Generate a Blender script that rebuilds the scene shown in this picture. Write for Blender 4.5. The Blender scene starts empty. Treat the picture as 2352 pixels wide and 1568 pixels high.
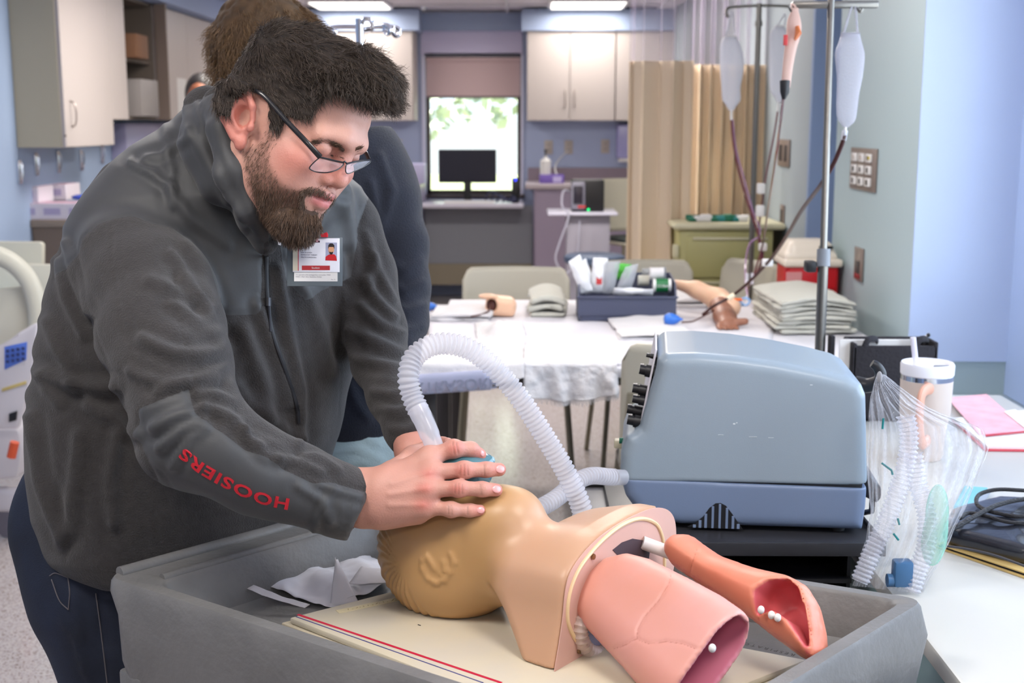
import bpy, bmesh, math, random
import numpy as np
from mathutils import Vector, Matrix, noise as mnoise
random.seed(7); rng = np.random.RandomState(7)
SC = bpy.context.scene
# ---------------------------------------------------------------- camera
FPX = 2900.0; CAMH = 1.45; PIT = math.radians(9.77); YAW = math.radians(0.77)
cam_d = bpy.data.cameras.new('camera'); cam = bpy.data.objects.new('camera', cam_d)
SC.collection.objects.link(cam)
cam.location = (0, 0, CAMH); cam.rotation_euler = (math.pi/2-PIT, 0, YAW)
cam_d.sensor_width = 36.0; cam_d.lens = FPX/2352*36
cam_d.clip_start = 0.05; cam_d.clip_end = 100
cam_d.dof.use_dof = True; cam_d.dof.focus_distance = 1.70; cam_d.dof.aperture_fstop = 7.0
SC.camera = cam
# ---------------------------------------------------------------- world and lamps
SC.view_settings.view_transform = 'Standard'; SC.view_settings.look = 'None'
SC.view_settings.exposure = 0.14; SC.view_settings.gamma = 1.0
SC.view_settings.use_curve_mapping = False
W = bpy.data.worlds.new('world'); SC.world = W; W.use_nodes = True
_nt = W.node_tree; _bg = _nt.nodes['Background']
_sky = _nt.nodes.new('ShaderNodeTexSky'); _sky.sky_type = 'HOSEK_WILKIE'; _sky.turbidity = 4.0
_sky.sun_direction = (0.5, -0.5, 0.7)
_bg.inputs[1].default_value = 9.0
_nt.links.new(_sky.outputs[0], _bg.inputs[0])
def area(name, loc, rot, sx, sy, power, col, spread=math.pi):
    l = bpy.data.lights.new(name, 'AREA'); l.shape = 'RECTANGLE'; l.size = sx; l.size_y = sy
    l.energy = power; l.color = col; l.spread = spread
    o = bpy.data.objects.new(name, l); SC.collection.objects.link(o)
    o.location = loc; o.rotation_euler = rot; return o
# daylight through the big window of the alcove on the right
area('alcove_window_light', (1.85, 2.20, 1.60), (0, math.radians(90), math.radians(-14)), 1.3, 2.9, 60, (0.70, 0.83, 1.0))
_sun = bpy.data.lights.new('sun', 'SUN'); _sun.energy = 30.0; _sun.angle = 0.01; _sun.color = (1.0, 0.96, 0.9)
_so = bpy.data.objects.new('sun', _sun); SC.collection.objects.link(_so); _so.rotation_euler = (math.radians(48), 0, math.radians(-25))
# ceiling troffers (their diffusers are built in the ceiling)
CEIL = 2.36
TROFF = [(-1.39, 10.08, 1), (0.45, 10.08, 1), (-1.3, 6.6, 0), (0.3, 6.6, 0), (-1.3, 3.6, 0), (0.35, 3.7, 0), (-0.9, 0.9, 0), (0.6, 0.7, 0), (-0.2, -1.2, 0)]
for i, (x, y, far) in enumerate(TROFF):
    area('troffer_light', (x, y, CEIL-0.03), (0, 0, 0), 0.55, 0.5, 12 if far else (40 if y > 5 else 15 if y > 3 else 18), (1.0, 0.94, 0.88))

# ---------------------------------------------------------------- projection helpers (pixel of the photograph -> point in the room)
_sp, _cp, _sy, _cy = math.sin(PIT), math.cos(PIT), math.sin(YAW), math.cos(YAW)
def _ray(px, py):
    u = (px-1176)/FPX; v = (py-784)/FPX
    x, y, z = u, _cp - v*_sp, -_sp - v*_cp
    return Vector((x*_cy - y*_sy, x*_sy + y*_cy, z))
CAM = Vector((0, 0, CAMH))
def P(px, py, d):            # d: distance along the viewing axis
    return CAM + _ray(px, py)*d
def PY(px, py, Y):
    r = _ray(px, py); return CAM + r*(Y/r.y)
def PX(px, py, X):
    r = _ray(px, py); return CAM + r*(X/r.x)
def PZ(px, py, z):
    r = _ray(px, py); return CAM + r*((z-CAMH)/r.z)
EX = Vector((_cy, _sy, 0)); EF = Vector((-_sy*_cp, _cy*_cp, -_sp)); EU = EX.cross(EF)   # camera right, forward, up
def proj(co):                 # (n,3) array -> px, py, d
    q = np.asarray(co, float) - np.array(CAM)
    x = q@np.array(EX); y = q@np.array(EU); d = q@np.array(EF)
    return 1176+FPX*x/d, 784-FPX*y/d, d

# ---------------------------------------------------------------- object helpers
def link(o): SC.collection.objects.link(o); return o
def tag(o, label=None, cat=None, group=None, kind=None):
    if label: o['label'] = label
    if cat: o['category'] = cat
    if group: o['group'] = group
    if kind: o['kind'] = kind
    return o
def thing(name, label, cat, loc=(0, 0, 0), rz=0.0, group=None):
    o = bpy.data.objects.new(name, None); link(o); o.location = loc; o.rotation_euler = (0, 0, rz)
    o.empty_display_size = 0.05
    return tag(o, label, cat, group)
def mkmesh(name, verts, faces, mats=None, smooth=False, fmat=None):
    me = bpy.data.meshes.new(name)
    verts = np.asarray(verts, dtype=np.float32).reshape(-1, 3)
    if isinstance(faces, np.ndarray):
        n, k = faces.shape
        me.vertices.add(len(verts)); me.vertices.foreach_set('co', verts.ravel())
        me.loops.add(n*k); me.loops.foreach_set('vertex_index', faces.astype(np.int32).ravel())
        me.polygons.add(n); me.polygons.foreach_set('loop_start', np.arange(0, n*k, k, dtype=np.int32))
        me.update(calc_edges=True)
    else:
        me.from_pydata([tuple(map(float, v)) for v in verts], [], faces); me.update()
    if mats is not None:
        for m in (mats if isinstance(mats, (list, tuple)) else [mats]): me.materials.append(m)
    if fmat is not None: me.polygons.foreach_set('material_index', np.asarray(fmat, dtype=np.int32))
    if smooth: me.polygons.foreach_set('use_smooth', np.ones(len(me.polygons), dtype=bool))
    return me
def obj(name, me, parent=None, world=False):
    o = bpy.data.objects.new(name, me); link(o)
    if parent is not None:
        o.parent = parent
        if world:
            M = Matrix.Identity(4); q = parent
            while q is not None:
                M = (Matrix.Translation(q.location) @ q.rotation_euler.to_matrix().to_4x4()) @ M; q = q.parent
            o.matrix_parent_inverse = M.inverted()
    return o
class MB:
    """collects shapes in one bmesh"""
    def __init__(s): s.bm = bmesh.new(); s.mi = 0
    def _m(s, vs):
        fs = set()
        for v in vs:
            for f in v.link_faces: fs.add(f)
        for f in fs: f.material_index = s.mi
        return s
    def box(s, a, b, bev=0.0, seg=2, M=None):
        a = Vector(a); b = Vector(b); c = (a+b)/2; d = b-a
        T = Matrix.Translation(c) @ Matrix.Diagonal((abs(d.x), abs(d.y), abs(d.z), 1))
        if M is not None: T = M @ T
        r = bmesh.ops.create_cube(s.bm, size=1, matrix=T); vs = r['verts']
        if bev > 0:
            es = list({e for v in vs for e in v.link_edges})
            r = bmesh.ops.bevel(s.bm, geom=es, offset=bev, segments=seg, affect='EDGES', profile=0.5)
            vs = list({v for f in r['faces'] for v in f.verts} | {v for v in vs if v.is_valid})
        s._m(vs); return s
    def cyl(s, a, b, r1, r2=None, seg=20, cap=True):
        a = Vector(a); b = Vector(b); r2 = r1 if r2 is None else r2; d = b-a; L = d.length
        M = Matrix.Translation((a+b)/2) @ d.to_track_quat('Z', 'Y').to_matrix().to_4x4()
        r = bmesh.ops.create_cone(s.bm, cap_ends=cap, segments=seg, radius1=r1, radius2=r2, depth=L, matrix=M)
        s._m(r['verts']); return s
    def ball(s, c, r, sc=(1, 1, 1), M=None, seg=16):
        T = Matrix.Translation(Vector(c)) @ (M if M is not None else Matrix.Identity(4)) @ Matrix.Diagonal((sc[0], sc[1], sc[2], 1))
        r = bmesh.ops.create_uvsphere(s.bm, u_segments=seg, v_segments=max(6, seg*2//3), radius=r, matrix=T)
        s._m(r['verts']); return s
    def tube(s, pts, r, seg=10, closed=False, cap=True, flat=None):
        pts = [Vector(p) for p in pts]; n = len(pts); rings = []
        up = None
        for i, p in enumerate(pts):
            if closed: t = pts[(i+1) % n]-pts[i-1]
            else: t = pts[min(i+1, n-1)]-pts[max(i-1, 0)]
            if t.length < 1e-9: t = Vector((0, 0, 1))
            t.normalize()
            if up is None:
                up = Vector((0, 0, 1)) if abs(t.z) < 0.9 else Vector((1, 0, 0))
            up = (up - t*up.dot(t)); up.normalize(); sd = t.cross(up)
            rr = r[i] if isinstance(r, (list, tuple, np.ndarray)) else r
            f = flat or (1, 1)
            rings.append([s.bm.verts.new(p + up*math.cos(a)*rr*f[0] + sd*math.sin(a)*rr*f[1]) for a in [2*math.pi*k/seg for k in range(seg)]])
        for i in range(n if closed else n-1):
            A = rings[i]; B = rings[(i+1) % n]
            for k in range(seg):
                f = s.bm.faces.new((A[k], A[(k+1) % seg], B[(k+1) % seg], B[k])); f.material_index = s.mi; f.smooth = True
        if cap and not closed:
            for A in (rings[0], rings[-1]):
                f = s.bm.faces.new(A); f.material_index = s.mi
        return s
    def lathe(s, prof, seg=32, M=None, cap=True):
        M = M or Matrix.Identity(4); rings = []
        for (r, z) in prof:
            rings.append([s.bm.verts.new(M @ Vector((r*math.cos(2*math.pi*k/seg), r*math.sin(2*math.pi*k/seg), z))) for k in range(seg)])
        for A, B in zip(rings, rings[1:]):
            for k in range(seg):
                f = s.bm.faces.new((A[k], A[(k+1) % seg], B[(k+1) % seg], B[k])); f.material_index = s.mi; f.smooth = True
        if cap:
            for A in (rings[0], rings[-1]):
                f = s.bm.faces.new(A); f.material_index = s.mi
        return s
    def prism(s, pts, vec, bev=0.0, seg=2):
        """polygon (list of 3-D points) extruded by vec"""
        vec = Vector(vec); A = [s.bm.verts.new(Vector(p)) for p in pts]; B = [s.bm.verts.new(Vector(p)+vec) for p in pts]; n = len(A)
        fs = [s.bm.faces.new(A), s.bm.faces.new(B)]
        for k in range(n): fs.append(s.bm.faces.new((A[k], A[(k+1) % n], B[(k+1) % n], B[k])))
        if bev > 0:
            es = list({e for f in fs for e in f.edges})
            r = bmesh.ops.bevel(s.bm, geom=es, offset=bev, segments=seg, affect='EDGES', profile=0.5)
            fs = [f for f in fs if f.is_valid]+list(r['faces'])
        for f in fs: f.material_index = s.mi
        return s
    def face(s, pts):
        f = s.bm.faces.new([s.bm.verts.new(Vector(p)) for p in pts]); f.material_index = s.mi; return s
    def mesh(s, name, mats, smooth=None, angle=35):
        bmesh.ops.recalc_face_normals(s.bm, faces=s.bm.faces)
        me = bpy.data.meshes.new(name); s.bm.to_mesh(me); s.bm.free()
        for m in (mats if isinstance(mats, (list, tuple)) else [mats]): me.materials.append(m)
        if smooth is None or smooth:
            me.polygons.foreach_set('use_smooth', np.ones(len(me.polygons), dtype=bool))
            if smooth is None: me.set_sharp_from_angle(angle=math.radians(angle))
        return me
    def build(s, name, mats, parent=None, smooth=None, angle=35, world=False):
        return obj(name, s.mesh(name, mats, smooth, angle), parent, world)
def struct(name, mb, mats, parent=None, smooth=None):
    o = mb.build(name, mats, parent, smooth)
    if parent is None: o['kind'] = 'structure'
    return o
def spline(pts, n):
    """Catmull-Rom through 3-D points"""
    pts = [np.array(p, float) for p in pts]; pts = [2*pts[0]-pts[1]]+pts+[2*pts[-1]-pts[-2]]; out = []
    m = len(pts)-3
    for i in range(m):
        k = max(2, int(round(n/m)))
        for t in np.linspace(0, 1, k, endpoint=False):
            a, b, c, d = pts[i:i+4]
            out.append(0.5*((2*b)+(-a+c)*t+(2*a-5*b+4*c-d)*t*t+(-a+3*b-3*c+d)*t**3))
    out.append(pts[-2]); return [Vector(o) for o in out]
def dup(root, loc=None, rz=None, label=None, parent=None):
    r = root.copy(); link(r)
    if parent is not None: r.parent = parent
    if loc is not None: r.location = loc
    if rz is not None: r.rotation_euler = (0, 0, rz)
    if label: r['label'] = label
    for ch in list(root.children): dup(ch, parent=r)
    return r
# ---------------------------------------------------------------- materials
def S(c):  # sRGB 0-255 -> linear
    c = [x/255 for x in c]; return tuple([(x/12.92 if x <= 0.04045 else ((x+0.055)/1.055)**2.4) for x in c])+(1.0,)
def mat(name, col, rough=0.5, metal=0.0, bump=0.0, bscale=40.0, var=0.0, vscale=8.0, spec=0.5, coat=0.0, sheen=0.0, trans=0.0, ior=1.45, alpha=1.0, sss=0.0, emit=None, estr=1.0, stretch=None, srgb=True, col2=None):
    m = bpy.data.materials.new(name); m.use_nodes = True; nt = m.node_tree; b = nt.nodes['Principled BSDF']
    c = S(col) if srgb else tuple(col)+(1,)
    b.inputs['Base Color'].default_value = c; b.inputs['Roughness'].default_value = rough; b.inputs['Metallic'].default_value = metal
    b.inputs['Specular IOR Level'].default_value = spec; b.inputs['Coat Weight'].default_value = coat; b.inputs['Sheen Weight'].default_value = sheen
    b.inputs['Transmission Weight'].default_value = trans; b.inputs['IOR'].default_value = ior; b.inputs['Alpha'].default_value = alpha
    if sss: b.inputs['Subsurface Weight'].default_value = sss; b.inputs['Subsurface Radius'].default_value = (0.01, 0.004, 0.002); b.inputs['Subsurface Scale'].default_value = 1.0
    if emit: b.inputs['Emission Color'].default_value = S(emit); b.inputs['Emission Strength'].default_value = estr
    tc = nt.nodes.new('ShaderNodeTexCoord'); src = tc.outputs['Object']
    if stretch:
        mp = nt.nodes.new('ShaderNodeMapping'); mp.inputs['Scale'].default_value = stretch; nt.links.new(src, mp.inputs[0]); src = mp.outputs[0]
    if var or col2:
        n = nt.nodes.new('ShaderNodeTexNoise'); n.inputs['Scale'].default_value = vscale; n.inputs['Detail'].default_value = 5
        nt.links.new(src, n.inputs['Vector']); mx = nt.nodes.new('ShaderNodeMix'); mx.data_type = 'RGBA'
        if col2: a_, b_ = c, S(col2)
        else: a_ = tuple(max(0, x*(1-var)) for x in c[:3])+(1,); b_ = tuple(min(1, x*(1+var)) for x in c[:3])+(1,)
        mr = nt.nodes.new('ShaderNodeMapRange'); mr.inputs['From Min'].default_value = 0.32; mr.inputs['From Max'].default_value = 0.68
        nt.links.new(n.outputs['Fac'], mr.inputs[0]); nt.links.new(mr.outputs[0], mx.inputs[0])
        mx.inputs[6].default_value = a_; mx.inputs[7].default_value = b_; nt.links.new(mx.outputs[2], b.inputs['Base Color'])
    if bump:
        n = nt.nodes.new('ShaderNodeTexNoise'); n.inputs['Scale'].default_value = bscale; n.inputs['Detail'].default_value = 4
        nt.links.new(src, n.inputs['Vector']); bp = nt.nodes.new('ShaderNodeBump'); bp.inputs['Strength'].default_value = bump; bp.inputs['Distance'].default_value = 0.01
        nt.links.new(n.outputs['Fac'], bp.inputs['Height']); nt.links.new(bp.outputs[0], b.inputs['Normal'])
    return m
def clear(name, col=(255, 255, 255), alpha=0.25, rough=0.12, spec=0.5, bump=0.0, bscale=30, back=0.0):
    """thin clear plastic: glossy/translucent film mixed with see-through"""
    m = bpy.data.materials.new(name); m.use_nodes = True; nt = m.node_tree; b = nt.nodes['Principled BSDF']
    b.inputs['Base Color'].default_value = S(col); b.inputs['Roughness'].default_value = rough; b.inputs['Specular IOR Level'].default_value = spec
    tr = nt.nodes.new('ShaderNodeBsdfTransparent'); mx = nt.nodes.new('ShaderNodeMixShader'); lw = nt.nodes.new('ShaderNodeLayerWeight')
    lw.inputs['Blend'].default_value = 0.35; mr = nt.nodes.new('ShaderNodeMapRange'); mr.inputs['To Min'].default_value = alpha; mr.inputs['To Max'].default_value = min(1, alpha+0.45)
    nt.links.new(lw.outputs['Facing'], mr.inputs[0]); nt.links.new(mr.outputs[0], mx.inputs[0])
    nt.links.new(tr.outputs[0], mx.inputs[1]); nt.links.new(b.outputs[0], mx.inputs[2])
    nt.links.new(mx.outputs[0], nt.nodes['Material Output'].inputs['Surface'])
    if bump:
        n = nt.nodes.new('ShaderNodeTexNoise'); n.inputs['Scale'].default_value = bscale; bp = nt.nodes.new('ShaderNodeBump'); bp.inputs['Strength'].default_value = bump
        bp.inputs['Distance'].default_value = 0.01; nt.links.new(n.outputs['Fac'], bp.inputs['Height']); nt.links.new(bp.outputs[0], b.inputs['Normal'])
    return m
def text_mesh(name, body, size, m, ext=0.0004, align='CENTER', bold=0.0, space=1.0):
    c = bpy.data.curves.new(name, 'FONT'); c.body = body; c.size = size; c.extrude = ext; c.align_x = align; c.align_y = 'CENTER'
    c.resolution_u = 3; c.offset = bold; c.space_character = space
    o = bpy.data.objects.new(name, c); SC.collection.objects.link(o)
    dg = bpy.context.evaluated_depsgraph_get(); me = bpy.data.meshes.new_from_object(o.evaluated_get(dg))
    bpy.data.objects.remove(o); bpy.data.curves.remove(c); me.name = name; me.materials.clear(); me.materials.append(m); return me
def xform(me, M): me.transform(M); return me
def frame_mat(o, x, y, z=None):
    x = Vector(x).normalized(); y = Vector(y); y = (y-x*y.dot(x)).normalized(); z = x.cross(y)
    M = Matrix((x, y, z)).transposed().to_4x4(); M.translation = Vector(o); return M

# ---------------------------------------------------------------- signed-distance sculpting (numpy) and surface nets
def rotm(x, y, z=None):
    """rows = local axes"""
    x = np.array(x, float); x /= np.linalg.norm(x); y = np.array(y, float); y = y-x*(x@y); y /= np.linalg.norm(y)
    return np.array([x, y, np.cross(x, y)])
class SDF:
    def __init__(s, lo, hi, h):
        s.lo = np.array(lo, float); s.h = h; s.n = np.ceil((np.array(hi, float)-s.lo)/h).astype(int)+1
        s.D = np.full(s.n, 0.25, np.float32)
    def _blk(s, lo, hi):
        a = np.clip(np.floor((np.array(lo)-s.lo)/s.h).astype(int), 0, s.n); b = np.clip(np.ceil((np.array(hi)-s.lo)/s.h).astype(int)+1, 0, s.n)
        if (b <= a).any(): return None
        g = [np.arange(a[i], b[i], dtype=np.float32)*s.h+s.lo[i] for i in range(3)]
        return tuple(slice(a[i], b[i]) for i in range(3)), np.meshgrid(*g, indexing='ij')
    def put(s, f, lo, hi, k=0.01, op='+', pad=None):
        pad = (k+0.03) if pad is None else pad
        r = s._blk(np.array(lo, float)-pad, np.array(hi, float)+pad)
        if r is None: return s
        sl, (X, Y, Z) = r; d = f(X, Y, Z).astype(np.float32); D = s.D[sl]
        if op == '+':
            hh = np.maximum(k-np.abs(d-D), 0)/k if k > 0 else 0; s.D[sl] = np.minimum(d, D)-hh*hh*k*0.25
        elif op == '-':
            d = -d; hh = np.maximum(k-np.abs(d-D), 0)/k if k > 0 else 0; s.D[sl] = np.maximum(d, D)+hh*hh*k*0.25
        elif op == '&':
            hh = np.maximum(k-np.abs(d-D), 0)/k if k > 0 else 0; s.D[sl] = np.maximum(d, D)+hh*hh*k*0.25
        elif op == 'add':
            s.D[sl] = D+d
        return s
    def ell(s, c, r, R=None, k=0.01, op='+'):
        c = np.array(c, float); r = np.array(r, float)*np.ones(3); R = np.eye(3) if R is None else R; m = r.max()
        def f(X, Y, Z):
            q = [X-c[0], Y-c[1], Z-c[2]]; l = [q[0]*R[i][0]+q[1]*R[i][1]+q[2]*R[i][2] for i in range(3)]
            k0 = np.sqrt(sum((l[i]/r[i])**2 for i in range(3))); k1 = np.sqrt(sum((l[i]/r[i]**2)**2 for i in range(3)))+1e-9
            return k0*(k0-1)/k1
        return s.put(f, c-m, c+m, k, op)
    def cap(s, a, b, ra, rb=None, k=0.01, op='+', sq=None):
        """tapered capsule; sq=(axis, factor): thinner along axis"""
        a = np.array(a, float); b = np.array(b, float); rb = ra if rb is None else rb; ab = b-a; L2 = ab@ab+1e-12; m = max(ra, rb)
        def f(X, Y, Z):
            x, y, z = X-a[0], Y-a[1], Z-a[2]; t = np.clip((x*ab[0]+y*ab[1]+z*ab[2])/L2, 0, 1)
            x = x-t*ab[0]; y = y-t*ab[1]; z = z-t*ab[2]
            if sq is not None:
                n, fac = sq; w = x*n[0]+y*n[1]+z*n[2]; q = w*(1/fac-1)
                x = x+q*n[0]; y = y+q*n[1]; z = z+q*n[2]
            return np.sqrt(x*x+y*y+z*z)-(ra+(rb-ra)*t)
        return s.put(f, np.minimum(a, b)-m, np.maximum(a, b)+m, k, op)
    def chain(s, pts, rs, k=0.01, op='+', sq=None):
        for i in range(len(pts)-1): s.cap(pts[i], pts[i+1], rs[i], rs[i+1], k, op, sq)
        return s
    def rbox(s, c, hs, R=None, r=0.01, k=0.01, op='+'):
        c = np.array(c, float); hs = np.array(hs, float); R = np.eye(3) if R is None else R; m = np.linalg.norm(hs)
        def f(X, Y, Z):
            q = [X-c[0], Y-c[1], Z-c[2]]; l = [np.abs(q[0]*R[i][0]+q[1]*R[i][1]+q[2]*R[i][2])-(hs[i]-r) for i in range(3)]
            return np.sqrt(sum(np.maximum(v, 0)**2 for v in l))+np.minimum(np.maximum(np.maximum(l[0], l[1]), l[2]), 0)-r
        return s.put(f, c-m, c+m, k, op)
    def plane(s, c, n, k=0.004):
        """keep the side the normal points away from"""
        c = np.array(c, float); n = np.array(n, float); n /= np.linalg.norm(n)
        def f(X, Y, Z): return (X-c[0])*n[0]+(Y-c[1])*n[1]+(Z-c[2])*n[2]
        hi = s.lo+s.n*s.h
        return s.put(f, s.lo, hi, k, '&')
    def nets(s, smooth=1):
        D = s.D.copy(); D[0], D[-1] = 1, 1; D[:, 0], D[:, -1] = 1, 1; D[:, :, 0], D[:, :, -1] = 1, 1
        neg = D < 0; nx, ny, nz = D.shape
        cs = [neg[i:nx-1+i, j:ny-1+j, k:nz-1+k] for i in (0, 1) for j in (0, 1) for k in (0, 1)]
        cnt = sum(c.astype(np.int8) for c in cs); act = (cnt > 0) & (cnt < 8)
        I = np.argwhere(act); idx = np.full(act.shape, -1, np.int32); idx[act] = np.arange(len(I))
        acc = np.zeros((len(I), 3)); num = np.zeros(len(I))
        crn = [(i, j, k) for i in (0, 1) for j in (0, 1) for k in (0, 1)]
        val = {c: D[I[:, 0]+c[0], I[:, 1]+c[1], I[:, 2]+c[2]].astype(float) for c in crn}
        for a in crn:
            for ax in range(3):
                if a[ax] == 1: continue
                b = list(a); b[ax] = 1; b = tuple(b); va, vb = val[a], val[b]; m = (va < 0) != (vb < 0)
                t = np.where(m, va/(va-vb+1e-20), 0); p = np.tile(np.array(a, float), (len(I), 1)); p[:, ax] = t
                acc[m] += p[m]; num[m] += 1
        V = (I+acc/num[:, None])*s.h+s.lo
        F = []
        for ax in range(3):
            o = [0, 0, 0]; o[ax] = 1
            A = neg[tuple(slice(0, d-(1 if i == ax else 0)) for i, d in enumerate(D.shape))]
            B = neg[tuple(slice(1 if i == ax else 0, d) for i, d in enumerate(D.shape))]
            E = np.argwhere(A != B); u, v = [(1, 2), (2, 0), (0, 1)][ax]
            ok = (E[:, u] > 0) & (E[:, v] > 0) & (E[:, u] < D.shape[u]-1) & (E[:, v] < D.shape[v]-1); E = E[ok]
            def g(du, dv):
                q = E.copy(); q[:, u] -= du; q[:, v] -= dv; return idx[q[:, 0], q[:, 1], q[:, 2]]
            q = np.stack([g(1, 1), g(0, 1), g(0, 0), g(1, 0)], 1); fl = ~A[E[:, 0], E[:, 1], E[:, 2]]
            q[fl] = q[fl][:, ::-1]; F.append(q)
        F = np.concatenate(F); F = F[(F >= 0).all(1)]
        if smooth: V = relax(V, F, smooth)
        return V, F
    def at(s, p):
        """trilinear sample"""
        q = (np.asarray(p, float)-s.lo)/s.h; q = np.clip(q, 0, s.n-1.001); i = q.astype(int); f = q-i; r = 0
        for a in (0, 1):
            for b in (0, 1):
                for c in (0, 1):
                    w = (f[:, 0] if a else 1-f[:, 0])*(f[:, 1] if b else 1-f[:, 1])*(f[:, 2] if c else 1-f[:, 2])
                    r = r+w*s.D[i[:, 0]+a, i[:, 1]+b, i[:, 2]+c]
        return r
    def grad(s, p):
        e = s.h; g = np.stack([s.at(p+np.array(d)*e)-s.at(p-np.array(d)*e) for d in ((1, 0, 0), (0, 1, 0), (0, 0, 1))], 1)
        return g/(np.linalg.norm(g, axis=1)[:, None]+1e-12)
def relax(V, F, it=1, lam=0.5):
    e = np.concatenate([F[:, [0, 1]], F[:, [1, 2]], F[:, [2, 3]], F[:, [3, 0]]]); n = len(V)
    for _ in range(it):
        for l in (lam, -lam*1.02 if it > 1 else 0):
            if l == 0: continue
            A = np.zeros((n, 3)); c = np.bincount(e.ravel(), minlength=n)
            for a in range(3): A[:, a] = np.bincount(e[:, 0], V[e[:, 1], a], n)+np.bincount(e[:, 1], V[e[:, 0], a], n)
            V = V+l*(A/np.maximum(c, 1)[:, None]-V)
    return V
def vnormals(V, F):
    a = V[F[:, 2]]-V[F[:, 0]]; b = V[F[:, 3]]-V[F[:, 1]]; fn = np.cross(a, b); N = np.zeros_like(V)
    for k in range(4):
        for c in range(3): N[:, c] += np.bincount(F[:, k], fn[:, c], len(V))
    return N/(np.linalg.norm(N, axis=1)[:, None]+1e-12)
def setattr_f(me, name, arr):
    a = me.attributes.new(name, 'FLOAT', 'POINT'); a.data.foreach_set('value', np.asarray(arr, dtype=np.float32))
def vnoise(P_, scale, seed=0):
    """cheap smooth 3-D value noise on (n,3) points, about -1..1"""
    q = np.asarray(P_, float)*scale+seed*17.31+100; i = np.floor(q).astype(np.int64); f = q-i; f = f*f*(3-2*f); r = 0
    for a in (0, 1):
        for b in (0, 1):
            for c in (0, 1):
                hsh = ((i[:, 0]+a)*73856093 ^ (i[:, 1]+b)*19349663 ^ (i[:, 2]+c)*83492791); hsh = (hsh ^ (hsh >> 13))*1274126177; v = ((hsh & 0xffff)/32767.5-1)
                w = (f[:, 0] if a else 1-f[:, 0])*(f[:, 1] if b else 1-f[:, 1])*(f[:, 2] if c else 1-f[:, 2]); r = r+w*v
    return r
def poly_sd(x, y, pts):
    """signed distance (negative inside) of points to polygon"""
    pts = np.array(pts, float); d = np.full(x.shape, 1e9); ins = np.zeros(x.shape, bool); n = len(pts)
    for i in range(n):
        a = pts[i]; b = pts[(i+1) % n]; e = b-a; w0 = x-a[0]; w1 = y-a[1]; t = np.clip((w0*e[0]+w1*e[1])/(e@e), 0, 1)
        d = np.minimum(d, np.hypot(w0-t*e[0], w1-t*e[1]))
        c = ((a[1] <= y) & (b[1] > y)) | ((b[1] <= y) & (a[1] > y)); xi = a[0]+(y-a[1])/(e[1] if abs(e[1]) > 1e-9 else 1e-9)*e[0]
        ins ^= c & (x < xi)
    return np.where(ins, -d, d)
def line_d(x, y, pts):
    d = np.full(x.shape, 1e9)
    for a, b in zip(pts, pts[1:]):
        a = np.array(a, float); e = np.array(b, float)-a; w0 = x-a[0]; w1 = y-a[1]; t = np.clip((w0*e[0]+w1*e[1])/(e@e+1e-9), 0, 1)
        d = np.minimum(d, np.hypot(w0-t*e[0], w1-t*e[1]))
    return d
def cloth(name, f, nu, nv, m, parent=None, amp=0.004, sc=30, seed=0, thick=0.003, world=False):
    u, v = np.meshgrid(np.linspace(0, 1, nu), np.linspace(0, 1, nv), indexing='ij'); p = np.array([f(a, b) for a, b in zip(u.ravel(), v.ravel())], float)
    g = p.reshape(nu, nv, 3); du = np.gradient(g, axis=0); dv = np.gradient(g, axis=1); N = np.cross(du, dv).reshape(-1, 3); N /= (np.linalg.norm(N, axis=1)[:, None]+1e-9)
    if N[:, 2].mean() < 0: N = -N
    p = p+N*(amp*(vnoise(p, sc, seed)+0.5*vnoise(p, sc*2.3, seed+1)))[:, None]
    i = np.arange(nu*nv).reshape(nu, nv); q = np.stack([i[:-1, :-1], i[1:, :-1], i[1:, 1:], i[:-1, 1:]], -1).reshape(-1, 4)
    o = obj(name, mkmesh(name, p, q, m, smooth=True), parent, world)
    md = o.modifiers.new('thickness', 'SOLIDIFY'); md.thickness = thick; md.offset = -1
    return o
def lerp(a, b, t): return a+(b-a)*t
def bil(A, B, C, D, u, v): return lerp(lerp(Vector(A), Vector(B), u), lerp(Vector(D), Vector(C), u), v)
def sdfobj(s, name, m, parent=None, sm=1, disp=None):
    V, F = s.nets(sm)
    if disp is not None: V = V+vnormals(V, F)*disp(V)[:, None]
    return obj(name, mkmesh(name, V, F, m, smooth=True), parent)

# ================================================================ the room
M_floor = mat('floor_vinyl', (172, 160, 150), rough=0.15, spec=0.65)
_nt = M_floor.node_tree; _b = _nt.nodes['Principled BSDF']; _tc = _nt.nodes.new('ShaderNodeTexCoord')
_v = _nt.nodes.new('ShaderNodeTexVoronoi'); _v.inputs['Scale'].default_value = 230; _nt.links.new(_tc.outputs['Object'], _v.inputs['Vector'])
_cr = _nt.nodes.new('ShaderNodeValToRGB'); _cr.color_ramp.interpolation = 'CONSTANT'
e = _cr.color_ramp.elements; e[0].color = S((180, 172, 170)); e[1].position = 0.30; e[1].color = S((160, 150, 149))
x_ = e.new(0.48); x_.color = S((175, 168, 168)); x_ = e.new(0.72); x_.color = S((124, 108, 100)); x_ = e.new(0.82); x_.color = S((186, 177, 173))
_sep = _nt.nodes.new('ShaderNodeSeparateColor'); _nt.links.new(_v.outputs['Color'], _sep.inputs[0]); _nt.links.new(_sep.outputs[0], _cr.inputs[0]); _nt.links.new(_cr.outputs[0], _b.inputs['Base Color'])
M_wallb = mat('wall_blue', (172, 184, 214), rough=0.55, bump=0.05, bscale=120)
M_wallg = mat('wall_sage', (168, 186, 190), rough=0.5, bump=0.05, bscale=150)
M_walll = mat('wall_lavender', (206, 200, 228), rough=0.6)
M_bulk = mat('bulkhead_blue', (156, 170, 198), rough=0.6)
M_ceil = mat('ceiling_tile', (238, 232, 240), rough=0.9, bump=0.15, bscale=200)
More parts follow.
